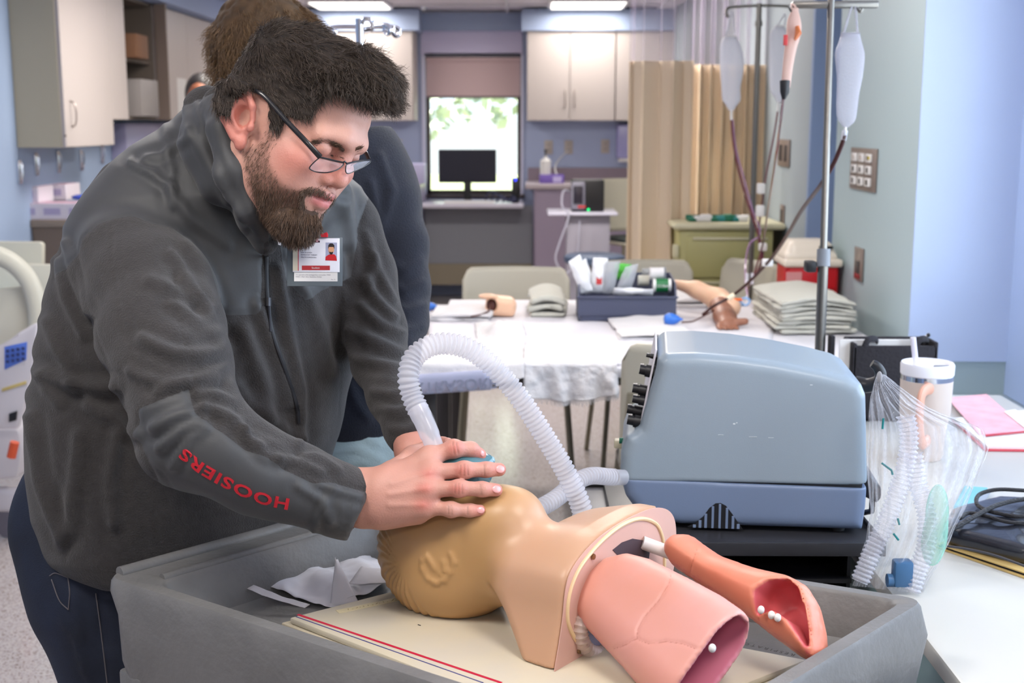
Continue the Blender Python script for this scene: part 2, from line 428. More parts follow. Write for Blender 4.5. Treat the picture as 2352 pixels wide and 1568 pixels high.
M_grid = mat('ceiling_grid', (225, 222, 228), rough=0.5)
M_cab = mat('cabinet_laminate', (186, 176, 172), rough=0.45)
M_cabend = mat('cabinet_end_laminate', (182, 172, 150), rough=0.45, bump=0.02, bscale=200)
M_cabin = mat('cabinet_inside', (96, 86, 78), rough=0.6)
M_ctop = mat('counter_top', (184, 172, 176), rough=0.3)
M_desk = mat('desk_top', (206, 202, 216), rough=0.22)
M_base = mat('base_cabinet_mauve', (158, 144, 164), rough=0.5)
M_basebr = mat('base_cabinet_brown', (118, 102, 90), rough=0.5)
M_vinyl = mat('baseboard_vinyl', (126, 116, 106), rough=0.5)
M_panelgrey = mat('panel_grey', (134, 136, 144), rough=0.6)
M_metal = mat('brushed_steel', (190, 190, 190), rough=0.3, metal=1.0)
M_chrome = mat('chrome', (230, 230, 235), rough=0.12, metal=1.0)
M_white = mat('white_plastic', (226, 224, 222), rough=0.35)
M_black = mat('black_plastic', (28, 28, 32), rough=0.4)
M_wood = mat('window_frame_brown', (74, 62, 54), rough=0.5)
M_shade = mat('roller_shade', (204, 178, 178), rough=0.8, bump=0.05, bscale=400)
_b = M_shade.node_tree.nodes['Principled BSDF']
XL, YB, YN = -2.62, 10.8, -2.2
m = MB(); m.box((XL-0.2, YN-0.2, -0.1), (2.2, YB+0.1, 0)); struct('floor', m, M_floor)
# --- left wall
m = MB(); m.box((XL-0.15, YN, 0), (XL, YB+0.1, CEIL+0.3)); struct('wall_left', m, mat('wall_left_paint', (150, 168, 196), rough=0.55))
m = MB(); m.box((XL, YN, 0), (XL+0.012, 6.5, 0.1)); struct('baseboard_left', m, M_vinyl)
# --- wall behind the camera
m = MB(); m.box((XL-0.15, YN-0.15, 0), (2.2, YN, CEIL+0.3)); struct('wall_near', m, mat('wall_near_paint', (196, 192, 190), rough=0.6))
# --- back wall with its window opening
a = PY(976, 128, YB); b = PY(1196, 446, YB); wx0, wz1, wx1, wz0 = a.x, a.z, b.x, b.z
m = MB()
m.box((XL, YB, 0), (wx0, YB+0.25, CEIL+0.3)); m.box((wx1, YB, 0), (2.2, YB+0.25, CEIL+0.3))
m.box((wx0, YB, 0), (wx1, YB+0.25, wz0)); m.box((wx0, YB, wz1), (wx1, YB+0.25, CEIL+0.3))
struct('wall_back', m, M_wallb)
o = MB().box((PY(966, 72, 10.78).x, 10.785, wz1+0.002), (PY(1200, 72, 10.78).x, YB-0.001, PY(966, 68, 10.78).z)); struct('trim_1', o, M_walll)
win = thing('window_1', None, None, ((wx0+wx1)/2, YB+0.1, wz0)); win['kind'] = 'structure'
hw = (wx1-wx0)/2; hh = wz1-wz0
m = MB()
for s_ in (-1, 1): m.box((s_*hw-0.03*(s_ > 0), -0.02, 0), (s_*hw+0.03*(s_ < 0), 0.03, hh))
m.box((-hw, -0.02, 0), (hw, 0.03, 0.03)); m.box((-hw, -0.02, hh-0.03), (hw, 0.03, hh)); m.build('window_frame', M_wood, win)
m = MB(); m.box((-hw, 0.0, 0.02), (hw, 0.006, hh)); m.build('window_pane', clear('window_glass', alpha=0.04, rough=0.02), win)
m = MB(); m.box((-hw-0.035, -0.13, -0.03), (hw+0.03, 0.0, 0.0), 0.004); m.build('window_sill', mat('sill_dark', (84, 74, 74), rough=0.4), win)
m = MB(); m.box((-hw-0.03, -0.115, 0), (-hw, -0.09, hh)); m.box((hw, -0.115, 0), (hw+0.02, -0.09, hh)); m.box((-hw, -0.115, hh), (hw, -0.09, hh+0.02)); m.build('window_casing', mat('casing_white', (214, 214, 236), rough=0.4), win)
sh = thing('window_blind', 'taupe roller shade pulled a third down the far window', 'blind', ((wx0+wx1)/2, YB+0.03, PY(1100, 222, YB).z))
hs = wz1-PY(1100, 222, YB).z
MB().box((-hw+0.005, -0.003, 0), (hw-0.005, 0.003, hs-0.02)).build('shade_cloth', M_shade, sh)
MB().box((-hw+0.005, -0.008, -0.012), (hw-0.005, 0.008, 0.006), 0.003).build('bottom_rail', mat('shade_rail', (120, 104, 110), rough=0.5), sh)
MB().cyl((-hw+0.005, 0, hs-0.03), (hw-0.005, 0, hs-0.03), 0.022).build('roller', M_shade, sh)
# --- outside: lawn, hedge of trees
m = MB(); m.box((-30, YB+0.3, -1.0), (30, 60, -0.9)); o = m.build('ground_outside', mat('lawn', (150, 160, 120), rough=0.9)); o['kind'] = 'structure'
def tree(x, y, h, r, label, seed):
    t = thing('garden_tree', label, 'tree', (x, y, -0.9), group='trees outside the far window')
    MB().cyl((0, 0, 0), (0, 0, h*0.6), 0.16, 0.08, 10).build('trunk', mat('bark', (110, 96, 84), rough=0.9), t)
    R = np.random.RandomState(seed); n = 1400; q = R.normal(size=(n, 3)); q /= np.linalg.norm(q, axis=1)[:, None]; q *= (R.rand(n)**0.33)[:, None]*np.array([r, r*0.6, r*1.05])
    q[:, 2] += h*0.68; V = []; F = []
    for k in range(n):
        a_ = R.normal(size=3); a_ /= np.linalg.norm(a_); b_ = np.cross(a_, R.normal(size=3)); b_ /= np.linalg.norm(b_); s_ = 0.10+0.06*R.rand()
        V += [q[k]+a_*s_, q[k]+b_*s_*0.6, q[k]-a_*s_, q[k]-b_*s_*0.6]; F.append([4*k, 4*k+1, 4*k+2, 4*k+3])
    o = obj('foliage', mkmesh('foliage', V, np.array(F), M_leaf), t); o['kind'] = 'stuff'
M_leaf = mat('pale_leaves', (186, 196, 176), rough=0.7, var=0.3, vscale=2)
tree(-1.9, 19, 5.5, 1.7, 'pale leafy tree seen through the left half of the far window', 1)
tree(0.2, 21, 6.5, 2.1, 'pale leafy tree seen through the upper right of the far window', 2)
tree(1.9, 18, 4.2, 1.4, 'lower pale tree at the right edge of the far window', 3)
# --- ceiling: grid with lay-in tiles
ce = thing('ceiling', None, None, (0, 0, CEIL)); ce['kind'] = 'structure'
MB().box((XL-0.1, YN-0.1, 0.02), (2.2, YB+0.2, 0.12)).build('ceiling_slab', M_ceil, ce)
tme = MB().box((-0.60, -0.297, 0), (0.60, 0.297, 0.02), 0.003, 1).mesh('ceiling_tile', M_ceil)
gx0, gy0 = XL+0.3, YB-0.305
for i in range(4):
    for j in range(21):
        x = gx0+0.31+i*1.22; y = gy0-j*0.61
        if y < YN or any(abs(x-tx) < 0.88 and abs(y-ty) < 0.57 for tx, ty, _ in TROFF): continue
        o = obj('ceiling_tile', tme, ce); o.location = (x, y, 0.001)
m = MB()
for i in range(5): m.box((gx0-0.31+i*1.22, YN, -0.004), (gx0-0.29+i*1.22, YB, 0.018))
for j in range(22): m.box((XL, gy0+0.305-j*0.61-0.01, -0.003), (1.6, gy0+0.305-j*0.61+0.01, 0.018))
m.build('ceiling_grid', M_grid, ce)
M_diff = mat('troffer_diffuser', (255, 255, 255), rough=0.6, emit=(255, 250, 240), estr=2.2)
for i, (x, y, far) in enumerate(TROFF):
    t = thing('ceiling_light', 'recessed fluorescent ceiling light ' + ('above the far left cabinets' if i == 0 else 'above the far right of the window' if i == 1 else 'over the room, outside the picture, row at %.1f metres' % y), 'ceiling light', (x, y, CEIL), group='recessed ceiling lights')
    if i > 1: t['label'] = 'recessed fluorescent ceiling light '+['over the left counter run', 'over the drawer cart', 'over the hospital bed', 'over the two joined tables', 'over the bearded man', 'over the ventilator', 'behind the photographer'][i-2]
    MB().box((-0.305, -0.30, -0.006), (0.305, 0.30, 0.02), 0.003, 1).build('light_frame', M_grid, t)
    MB().box((-0.28, -0.27, -0.014), (0.28, 0.27, -0.005), 0.003, 1).build('diffuser', M_diff, t)
m = MB().lathe([(0.001, 0.02), (0.02, 0.02), (0.022, 0.0), (0.012, -0.02), (0.001, -0.022)], 12, Matrix.Translation(PY(974, 18, 10.3)-Vector((0, 0, 0.0)))); sp = m.build('sprinkler_head', M_chrome)
tag(sp, 'small sprinkler head in the ceiling between the two lit panels', 'sprinkler'); 
z_ = PY(974, 18, 10.3).z; sp.location = (0, 0, CEIL-z_-0.004)
# --- bulkheads above the wall cabinets
YC = 10.45
def bulk(name, x0, x1):
    a = PY(x0, 70, YC-0.03); b = PY(x1, 70, YC-0.03); struct(name, MB().box((a.x, YC-0.03, a.z), (b.x, YB-0.001, CEIL-0.002)), M_bulk)
bulk('trim_2', 500, 962); bulk('trim_3', 1198, 1800)
struct('trim_4', MB().box((PY(962, 70, YB).x-0.1, YB-0.06, PY(962, 70, YB-0.06).z), (PY(1198, 70, YB).x+0.1, YB-0.001, CEIL-0.003)), M_bulk)
struct('trim_5', MB().box((XL+0.001, 5.6, 2.20), (XL+0.345, YC-0.035, CEIL-0.002)), mat('bulkhead_left', (150, 168, 206), rough=0.6))
# --- cabinets
def handle(m, p, L=0.13, ax='Z', out=(0, -1, 0)):
    p = Vector(p); out = Vector(out); a = Vector((0, 0, 1)) if ax == 'Z' else Vector((1, 0, 0))
    pts = [p-a*L/2, p-a*L*0.42+out*0.022, p+out*0.03, p+a*L*0.42+out*0.022, p+a*L/2]; return m.tube(spline(pts, 10), 0.005, 6)
M_hand = mat('cabinet_handle', (168, 156, 150), rough=0.35, metal=0.4)
def wallcab(label, x0, x1, y0, y1, Y, doors, hand):
    """x, y are pixels at depth Y; doors: pixel boundaries"""
    a = PY(x0, y1, Y); b = PY(x1, y0, Y); t = thing('wall_cabinet', label, 'cabinet', (a.x, Y, a.z), group='beige wall cabinets'); w = b.x-a.x; h = b.z-a.z
    MB().box((0, 0.02, 0), (w, YB-Y-0.002, h), 0.002, 1).build('body', M_cab, t)
    for i in range(len(doors)-1):
        p = PY(doors[i], y1, Y).x-a.x+0.003; q = PY(doors[i+1], y1, Y).x-a.x-0.003
        d = MB().box((p, 0, 0.002), (q, 0.019, h-0.002), 0.002, 1).build('door', M_cab, t)
        if hand[i]: mm = MB(); handle(mm, ((q-0.035) if hand[i] > 0 else (p+0.035), 0, 0.18)); mm.build('handle', M_hand, d)
    return t
wallcab('two-door beige wall cabinet right of the far window', 1210, 1412, 70, 277, YC, [1210, 1308, 1412], [1, -1])
wallcab('beige wall cabinet partly behind the privacy curtain', 1413.5, 1548, 70, 277, YC, [1413.5, 1515, 1548], [1, -1])
wallcab('beige wall cabinet left of the far window', 740, 950, 70, 277, YC, [740, 845, 950], [1, -1])
wallcab('beige wall cabinet behind the dark haired man\'s head', 530, 738, 70, 277, YC, [530, 634, 738], [1, -1])
# left wall cabinets; fronts at X = XF
XF = PY(152, 339, 6.5).x; CB = PY(152, 339, 6.5).z
t = thing('wall_cabinet', 'tall beige wall cabinet hanging nearest on the left wall', 'cabinet', (XL+0.001, 6.5, CB), group='left wall cabinets'); w = XF-XL
L1 = PX(263, 334, XF).y-6.5
MB().box((0, 0, 0), (w-0.021, L1, 2.195-CB), 0.002, 1).build('body', M_cabend, t)
d = MB().box((w-0.02, 0.003, 0.002), (w, L1-0.003, 2.19-CB), 0.002, 1).build('door', M_cab, t)
mm = MB(); handle(mm, (w, 0.09, 0.17), out=(1, 0, 0)); mm.build('handle', M_hand, d)
m = MB(); m.cyl((0.25, -0.001, 0.06), (0.25, 0.003, 0.06), 0.006); m.build('plug', M_basebr, t)
y2 = 6.5+L1+0.004; z2 = PX(330, 275, XF).z; y3 = PX(296, 275, XF).y; y4 = PX(366, 275, XF).y; y5 = YC-0.04
t = thing('wall_cabinet', 'beige wall cabinet with one door standing open on its dark shelves', 'cabinet', (XL+0.001, y2, z2), group='left wall cabinets')
H = 2.195-z2; w = XF-XL; m = MB()
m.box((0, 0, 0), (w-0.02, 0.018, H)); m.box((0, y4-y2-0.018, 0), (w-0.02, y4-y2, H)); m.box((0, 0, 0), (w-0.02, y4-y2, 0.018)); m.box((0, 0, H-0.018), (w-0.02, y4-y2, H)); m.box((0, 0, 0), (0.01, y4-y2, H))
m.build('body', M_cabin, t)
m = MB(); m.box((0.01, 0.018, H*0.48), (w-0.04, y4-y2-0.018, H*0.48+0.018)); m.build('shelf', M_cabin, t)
MB().box((w-0.02, 0.0, 0.0), (w, y3-y2, H), 0.002, 1).build('door', M_cab, t)
MB().box((w, y4-y2-0.02, 0.0), (w+0.075, y4-y2, H), 0.002, 1).build('open_door', mat('cabinet_door_edge', (112, 98, 90), rough=0.5), t)
bx = MB().box((XL+0.08, y2+0.4, z2+H*0.48+0.02), (XL+0.28, y2+0.65, z2+H*0.48+0.16), 0.004).build('carton', mat('carton_brown', (120, 84, 60), rough=0.7)); tag(bx, 'brown carton on the shelf inside the open wall cabinet', 'box')
bx = MB().box((XL+0.08, y2+0.4, z2+0.02), (XL+0.3, y2+0.75, z2+0.24), 0.004).build('carton', M_white); bx.data.materials[0] = mat('carton_shaded', (140, 134, 132)); tag(bx, 'white carton greyed for shade at the bottom inside the open wall cabinet', 'box')  # white carton, the cabinet's shade is put into its grey colour
t = thing('wall_cabinet', 'long beige wall cabinet in the far left corner beyond the open one', 'cabinet', (XL+0.001, y4+0.003, z2), group='left wall cabinets')
LL = y5-y4-0.003
MB().box((0, 0, 0), (w-0.021, LL, H), 0.002, 1).build('body', M_cab, t)
nd = 3
for i in range(nd):
    d = MB().box((w-0.02, i*LL/nd+0.003, 0.002), (w, (i+1)*LL/nd-0.003, H-0.002), 0.002, 1).build('door', M_cab, t)
    mm = MB(); handle(mm, (w, i*LL/nd+(0.08 if i % 2 == 0 else LL/nd-0.08), 0.17), out=(1, 0, 0)); mm.build('handle', M_hand, d)
o = MB().box((w, LL*0.2, 0.02), (w+0.002, LL*0.3, 0.28)).build('paper_notice', M_white); o.location = t.location; tag(o, 'white paper taped to the far left cabinet beside a dark haired head', 'paper')
# left counter
cz = PY(60, 505, 6.6).z; m = MB(); xcf = PY(200, 505, 6.6).x+0.1
t = thing('base_cabinet', 'brown base cabinet with grey-brown worktop along the left wall', 'cabinet', (XL+0.001, 6.6, 0)); w = xcf-XL
MB().box((0, 0.02, 0.1), (w-0.03, 3.5, cz-0.04), 0.003, 1).build('body', M_basebr, t)
MB().box((0, 0, cz-0.04), (w, 3.5, cz), 0.006).build('worktop', mat('left_worktop', (140, 124, 110), rough=0.35), t)
MB().box((0, 0.05, 0), (w-0.07, 3.45, 0.1)).build('plinth', M_vinyl, t)
M_gbox = mat('glove_box_white', (212, 204, 214), rough=0.6); M_gprint = mat('glove_box_print', (168, 158, 190), rough=0.6); M_pink = mat('box_pink_edge', (204, 168, 186), rough=0.6)
gb = [(30, 458, 92, 492, 6.62, 'lower left box'), (92, 458, 150, 492, 6.62, 'lower middle box'), (150, 455, 200, 490, 6.62, 'lower right box'), (32, 426, 88, 456, 6.66, 'upper left box'), (88, 417, 152, 450, 6.9, 'upper right box')]
lab = ['white glove box at the lower left of the stack on the left counter', 'white glove box in the middle of the bottom row on the left counter', 'white glove box at the right of the bottom row, next to the jacket shoulder', 'white glove box resting on top at the left of the stack', 'white glove box on top further back in the stack']
bw = PY(92, 492, 6.62).x-PY(30, 492, 6.62).x; bh = 0.085
for i, (x0, y0, x1, y1, Y, _) in enumerate(gb):
    a = PY(x0, y1, Y); b = PY(x1, y0, Y); z0 = cz if i < 3 else cz+bh+0.001
    t = thing('glove_box', lab[i], 'box', (a.x, Y, z0), group='glove boxes on the left counter')
    MB().box((0, 0, 0), (b.x-a.x-0.004, 0.22, bh), 0.003, 1).build('carton', M_gbox, t)
    MB().box((0.02, -0.001, 0.025), (b.x-a.x-0.03, 0.0, 0.06)).build('print_panel', M_gprint, t)
    MB().box((0.002, 0.002, bh), (b.x-a.x-0.006, 0.2, bh+0.0005)).build('lid_print', M_pink, t)
o = MB().ball((PY(170, 448, 6.75).x, 6.85, cz+bh+0.02), 0.05, (1, 0.7, 0.3)).build('blue_cloth', mat('blue_wipe', (60, 84, 180), rough=0.8)); tag(o, 'small crumpled blue wipe lying on the glove boxes', 'cloth')
# wall hooks (glove box holders)
hk = [(42, 395), (80, 377), (131, 372), (184, 368), (231, 352), (275, 350)]
for i, (x, y) in enumerate(hk):
    p = PX(x, y, XL); t = thing('wall_bracket', 'steel spring bracket on the blue left wall, ' + ['nearest of the row', 'second of the row', 'third of the row', 'fourth of the row', 'fifth of the row', 'last of the row before the jacket'][i], 'bracket', (XL+0.001, p.y, p.z-0.06), group='steel brackets on the left wall')
    MB().box((0, -0.02, 0), (0.012, 0.02, 0.12), 0.003).build('plate', M_chrome, t)
    MB().tube([(0.012, 0, 0.11), (0.022, 0, 0.10), (0.024, 0, 0.05), (0.014, 0, 0.02)], 0.004, 8).build('spring_arm', M_chrome, t)
# paper tray under the second cabinets
p = PX(320, 300, XL); o = MB().box((XL+0.001, p.y-0.6, p.z-0.18), (XL+0.1, p.y+0.9, p.z+0.05), 0.005).build('paper_towel_dispenser', mat('dispenser_lav', (160, 158, 190), rough=0.3)); tag(o, 'pale lavender paper dispenser on the left wall below the cabinets', 'dispenser')
# --- back counters
zc = PY(1300, 419, 10.2).z-0.012
def basecab(label, x0, x1, yf, m_body, ztop, name='base_cabinet'):
    a = PY(x0, 600, yf).x; b = PY(x1, 600, yf).x; t = thing(name, label, 'cabinet', (a, yf, 0)); w = b-a
    MB().box((0.0, 0.03, 0.1), (w, YB-yf-0.002, ztop-0.04), 0.003, 1).build('body', m_body, t)
    MB().box((-0.07, 0, ztop-0.04), (w, YB-yf-0.02, ztop), 0.006).build('worktop', M_ctop, t)
    MB().box((0.03, 0.08, 0), (w, YB-yf-0.002, 0.1)).build('plinth', M_vinyl, t)
    MB().box((-0.05, YB-yf-0.02, ztop), (w, YB-yf-0.002, ztop+0.11)).build('backsplash', mat('backsplash', (148, 132, 144), rough=0.4), t)
    return t, w
t, w = basecab('mauve base cabinet with grey worktop right of the desk by the window', 1226, 1548, 10.15, M_base, zc)
for i in range(2):
    d = MB().box((0.01+i*0.5, 0.008, 0.12), (0.5+i*0.5, 0.029, zc-0.06), 0.003, 1).build('door', M_base, t); mm = MB(); handle(mm, (0.45+i*0.5, 0.008, zc-0.2)); mm.build('handle', M_hand, d)
basecab('base cabinet with grey worktop left of the desk, behind the navy sweater', 560, 966, 10.15, M_base, zc)
zd = PY(1100, 468, 10.1).z
a = PY(968, 600, 10.1).x; b = PY(1224, 600, 10.1).x; t = thing('window_desk', 'pale desk built in under the far window', 'desk', (a, 10.1, 0)); w = b-a
MB().box((0.002, 0, zd-0.035), (w-0.076, YB-10.1-0.14, zd), 0.006).build('desk_top', M_desk, t)
MB().box((0.002, 0.35, 0.307), (w-0.002, 0.37, zd-0.036)).build('modesty_panel', M_panelgrey, t)
MB().box((0.002, 0.34, 0.13), (w-0.002, 0.38, 0.306)).build('kick_panel', mat('kick_panel', (140, 130, 112), rough=0.6), t)
# --- monitor and things on the desk
a = PY(1007, 420, 10.25); b = PY(1140, 343, 10.25); cx = (a.x+b.x)/2; t = thing('computer_monitor', 'black widescreen monitor on the desk in front of the far window', 'monitor', (cx, 10.27, zd)); w = b.x-a.x
MB().box((-w/2, -0.012, a.z-zd), (w/2, 0.02, b.z-zd), 0.005).build('screen_housing', M_black, t)
MB().box((-w/2+0.008, -0.0135, a.z-zd+0.015), (w/2-0.008, -0.0121, b.z-zd-0.008)).build('screen', mat('monitor_screen', (34, 34, 48), rough=0.25), t)
MB().box((-0.03, 0.0, 0.01), (0.03, 0.03, a.z-zd+0.05), 0.004).build('stand', M_black, t)
MB().box((-0.12, -0.09, 0), (0.12, 0.09, 0.012), 0.005).build('foot', M_black, t)
k = thing('keyboard', 'light computer keyboard lying on the far desk in front of the monitor', 'keyboard', (cx+0.02, 10.145, zd))
MB().box((-0.2, -0.03, 0), (0.2, 0.10, 0.018), 0.004).build('keyboard_body', M_white, k)
m = MB()
for i in range(15):
    for j in range(4): m.box((-0.19+i*0.0255, -0.02+j*0.028, 0.018), (-0.19+i*0.0255+0.021, -0.02+j*0.028+0.022, 0.023))
o = m.build('keys', mat('key_grey', (196, 196, 208), rough=0.5), k); o['kind'] = 'stuff'
p = PY(1184, 440, 10.2); t = thing('desktop_speaker', 'small black speaker with a blue light on the far desk', 'speaker', (p.x, 10.24, zd))
MB().box((-0.03, -0.035, 0), (0.03, 0.035, 0.2), 0.008).build('housing', M_black, t)
MB().ball((0, -0.034, 0.185), 0.009).build('indicator_light', mat('blue_led', (40, 50, 255), emit=(60, 70, 255), estr=3), t)
m = MB()
for i in range(4):
    m.tube(spline([(-0.04-0.05*i, 0.01*i, 0.008), (-0.02-0.04*i, -0.03, 0.05+0.015*i), (0.0, -0.02*i, 0.02), (0.04+0.01*i, -0.03, 0.06-0.01*i), (0.06, 0.03, 0.008)], 24), 0.007, 6)
o = m.build('cable_tangle', mat('cable_blue', (46, 48, 78), rough=0.5)); o.location = (p.x-0.06, 10.2, zd); tag(o, 'tangle of dark cables beside the small speaker on the far desk', 'cables')
# bottle in purple box
p = PY(1253, 419, 10.35); t = thing('wipe_box', 'purple carton on the far right counter', 'box', (p.x, 10.35, zc))
MB().box((-0.05, -0.04, 0), (0.15, 0.06, 0.07), 0.004).build('carton', mat('carton_purple', (120, 96, 180), rough=0.5), t)
MB().box((0.06, -0.0415, 0.01), (0.13, -0.04, 0.055)).build('carton_label', mat('carton_label', (196, 186, 230), rough=0.5), t)
t = thing('spray_bottle', 'white pump bottle standing on the purple carton', 'bottle', (p.x, 10.36, zc+0.07))
MB().lathe([(0.001, 0), (0.042, 0), (0.044, 0.02), (0.044, 0.11), (0.03, 0.125), (0.014, 0.13), (0.014, 0.15)], 20).build('body', M_white, t)
m = MB(); m.cyl((0, 0, 0.15), (0, 0, 0.19), 0.006); m.box((-0.012, -0.05, 0.185), (0.012, 0.015, 0.2), 0.003); m.build('pump', M_black, t)
M_plate = mat('outlet_plate', (186, 176, 168), rough=0.4); M_slot = mat('outlet_slot', (70, 64, 62), rough=0.5)
def outlet(p, n, label, kind='wall_outlet', gangs=1, h=0.115, col=None):
    """plate at p facing n"""
    n = Vector(n); t = thing(kind, label, 'outlet', p); t.rotation_euler = (0, 0, math.atan2(n.y, n.x)+math.pi/2); w = 0.055*gangs+0.015
    MB().box((-w/2, -0.006, -h/2), (w/2, 0.0, h/2), 0.002).build('plate', col or M_plate, t)
    for g in range(gangs):
        cx = (g-(gangs-1)/2)*0.055
        for s_ in (-1, 1):
            r = MB().box((cx-0.016, -0.009, s_*0.022-0.014), (cx+0.016, -0.006, s_*0.022+0.014), 0.003).build('receptacle', M_white if gangs > 1 else M_plate, t)
            m = MB(); m.box((cx-0.009, -0.0095, s_*0.022-0.005), (cx-0.005, -0.009, s_*0.022+0.007)); m.box((cx+0.005, -0.0095, s_*0.022-0.005), (cx+0.009, -0.009, s_*0.022+0.007)); m.build('slots', M_slot, r)
    return t
outlet(PY(1260, 338, YB-0.001), (0, -1, 0), 'wall outlet above the white pump bottle')
outlet(PY(1306, 338, YB-0.001), (0, -1, 0), 'wall outlet right of the one above the pump bottle')
outlet(PY(1390, 336, YB-0.001), (0, -1, 0), 'wall outlet beside the lavender dispenser and curtain')
outlet(PY(914, 336, YB-0.001), (0, -1, 0), 'wall outlet left of the far window, beside the navy shoulder')
a = PY(1416, 372, YB-0.15); b = PY(1475, 285, YB-0.15); t = thing('towel_dispenser', 'lavender towel dispenser on the far wall half behind the curtain', 'dispenser', ((a.x+b.x)/2, YB-0.001, a.z))
MB().box((-(b.x-a.x)/2, -0.15, 0.03), ((b.x-a.x)/2, 0, b.z-a.z), 0.02, 3).build('cover', mat('dispenser_cover', (168, 166, 214), rough=0.25), t)
MB().box((-(b.x-a.x)/2+0.02, -0.13, 0), ((b.x-a.x)/2-0.02, 0, 0.03), 0.005).build('slot_tray', M_white, t)
m = MB().tube(spline([PY(1306, 345, 10.78), PY(1285, 365, 10.7), PY(1275, 385, 10.6), PY(1280, 405, 10.5)], 16), 0.006, 6); o = m.build('charger_cord', M_white); tag(o, 'thin white cord hanging from a far wall outlet to the counter', 'cord')
m = MB().box((-0.11, -0.12, 0), (0.11, 0.12, 0.16), 0.01); o = m.build('paper_carton', mat('carton_pale', (190, 186, 220), rough=0.5)); o.location = (PY(948, 440, 10.35).x, 10.32, zc); tag(o, 'pale carton on the far counter left of the window', 'box')
# --- right wall: far stretch, pilaster strip, near stretch, alcove
xa = PY(2100, 500, 4.0).x; xf = PX(1860, 300, 1.2).x
ya = 4.0; yb_ = PX(1922, 300, xa).y
YP = 5.35; xfar = PY(1858, 300, YP).x
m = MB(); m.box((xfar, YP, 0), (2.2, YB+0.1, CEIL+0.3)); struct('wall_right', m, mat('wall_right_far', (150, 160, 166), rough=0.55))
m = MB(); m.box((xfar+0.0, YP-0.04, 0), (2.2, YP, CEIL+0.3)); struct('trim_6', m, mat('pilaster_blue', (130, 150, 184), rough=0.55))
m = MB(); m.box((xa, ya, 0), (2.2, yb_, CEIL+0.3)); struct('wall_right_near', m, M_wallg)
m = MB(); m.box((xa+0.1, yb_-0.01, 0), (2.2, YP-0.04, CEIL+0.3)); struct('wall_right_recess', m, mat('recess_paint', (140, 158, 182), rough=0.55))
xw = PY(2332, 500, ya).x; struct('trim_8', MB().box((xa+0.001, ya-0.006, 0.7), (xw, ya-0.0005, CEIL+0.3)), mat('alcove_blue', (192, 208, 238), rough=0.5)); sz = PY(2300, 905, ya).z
m = MB(); m.box((xa, YN, 0), (2.2, ya, sz-0.02)); struct('wall_right_low', m, M_wallg)
m = MB(); m.box((xw, 3.74, sz), (xw+0.12, ya, CEIL+0.3)); m.box((xw, YN, sz), (xw+0.12, 0.75, CEIL+0.3)); m.box((xw, 0.75, sz), (xw+0.12, 3.74, 0.95)); m.box((xw, 0.75, 2.15), (xw+0.12, 3.74, CEIL+0.3)); struct('wall_right_window', m, mat('alcove_paint', (176, 196, 232), rough=0.5))
m = MB(); m.box((xa-0.01, YN, sz-0.02), (xw, ya-0.001, sz), 0.004); struct('trim_7', m, mat('sill_top', (176, 190, 196), rough=0.35))
win = thing('window_2', None, None, (xw+0.05, 2.245, 0.95)); win['kind'] = 'structure'
m = MB()
for y in (-1.495, -0.52, 0.48, 1.455): m.box((-0.02, y, 0), (0.03, y+0.04, 1.2))
m.box((-0.02, -1.495, 0), (0.03, 1.495, 0.04)); m.box((-0.02, -1.495, 1.16), (0.03, 1.495, 1.2)); m.build('window_frame', M_wood, win)
MB().box((0, -1.49, 0), (0.006, 1.49, 1.2)).build('window_pane', clear('window_glass_2', alpha=0.04, rough=0.02), win)
#struct('wall_outer', MB().box((2.6, YN, 0), (2.7, 5.0, CEIL+0.3)), M_wallg)
# plates on the right wall
def wplate(x0, y0, x1, y1, X, label, gangs, kind='wall_outlet'):
    a = PX(x0, (y0+y1)/2, X); b = PX(x1, (y0+y1)/2, X); c = PX((x0+x1)/2, y0, X); d = PX((x0+x1)/2, y1, X)
    t = thing(kind, label, 'outlet', (X-0.001, (a.y+b.y)/2, (c.z+d.z)/2), -math.pi/2); w = abs(a.y-b.y); h = abs(c.z-d.z)
    MB().box((-w/2, -0.007, -h/2), (w/2, 0.0, h/2), 0.002).build('plate', mat('plate_taupe', (138, 124, 116), rough=0.35, metal=0.2), t)
    return t, w, h
t, w, h = wplate(1957, 340, 2016, 438, xa, 'wide brown service plate with three columns of sockets on the pale wall', 4, 'service_plate')
for g in range(3):
    for k in range(3):
        cx = (g-1)*w*0.28; cz2 = (0.28-k*0.28)*h
        o = MB().box((cx-w*0.09, -0.016, cz2-h*0.10), (cx+w*0.09, -0.007, cz2+h*0.10), 0.003).build('socket', M_white, t)
        MB().box((cx-w*0.035, -0.017, cz2-h*0.06), (cx+w*0.035, -0.016, cz2+h*0.06)).build('socket_face', M_slot if k else M_plate, o)
MB().box((w*0.26, -0.017, h*0.25), (w*0.36, -0.0155, h*0.32)).build('yellow_sticker', mat('sticker_yellow', (226, 206, 60)), t)
t, w, h = wplate(1966, 568, 1985, 645, xa, 'narrow brown switch plate above the red sharps bin', 1, 'switch_plate')
MB().box((-w*0.2, -0.012, -h*0.28), (w*0.2, -0.007, h*0.1), 0.002).build('rocker', M_slot, t)
MB().box((-w*0.3, -0.011, -h*0.42), (w*0.3, -0.007, -h*0.28), 0.002).build('red_reset', mat('reset_red', (140, 40, 44)), t)
t, w, h = wplate(1790, 320, 1816, 382, xfar, 'brown double plate on the far grey wall behind the curtain edge', 2, 'service_plate')
for s_ in (-1, 1): MB().box((s_*w*0.22-w*0.1, -0.012, -h*0.3), (s_*w*0.22+w*0.1, -0.007, h*0.3), 0.002).build('socket', M_slot, t)
t, w, h = wplate(1795, 470, 1803, 520, xfar, 'slim brown plate low on the far grey wall', 1, 'service_plate')
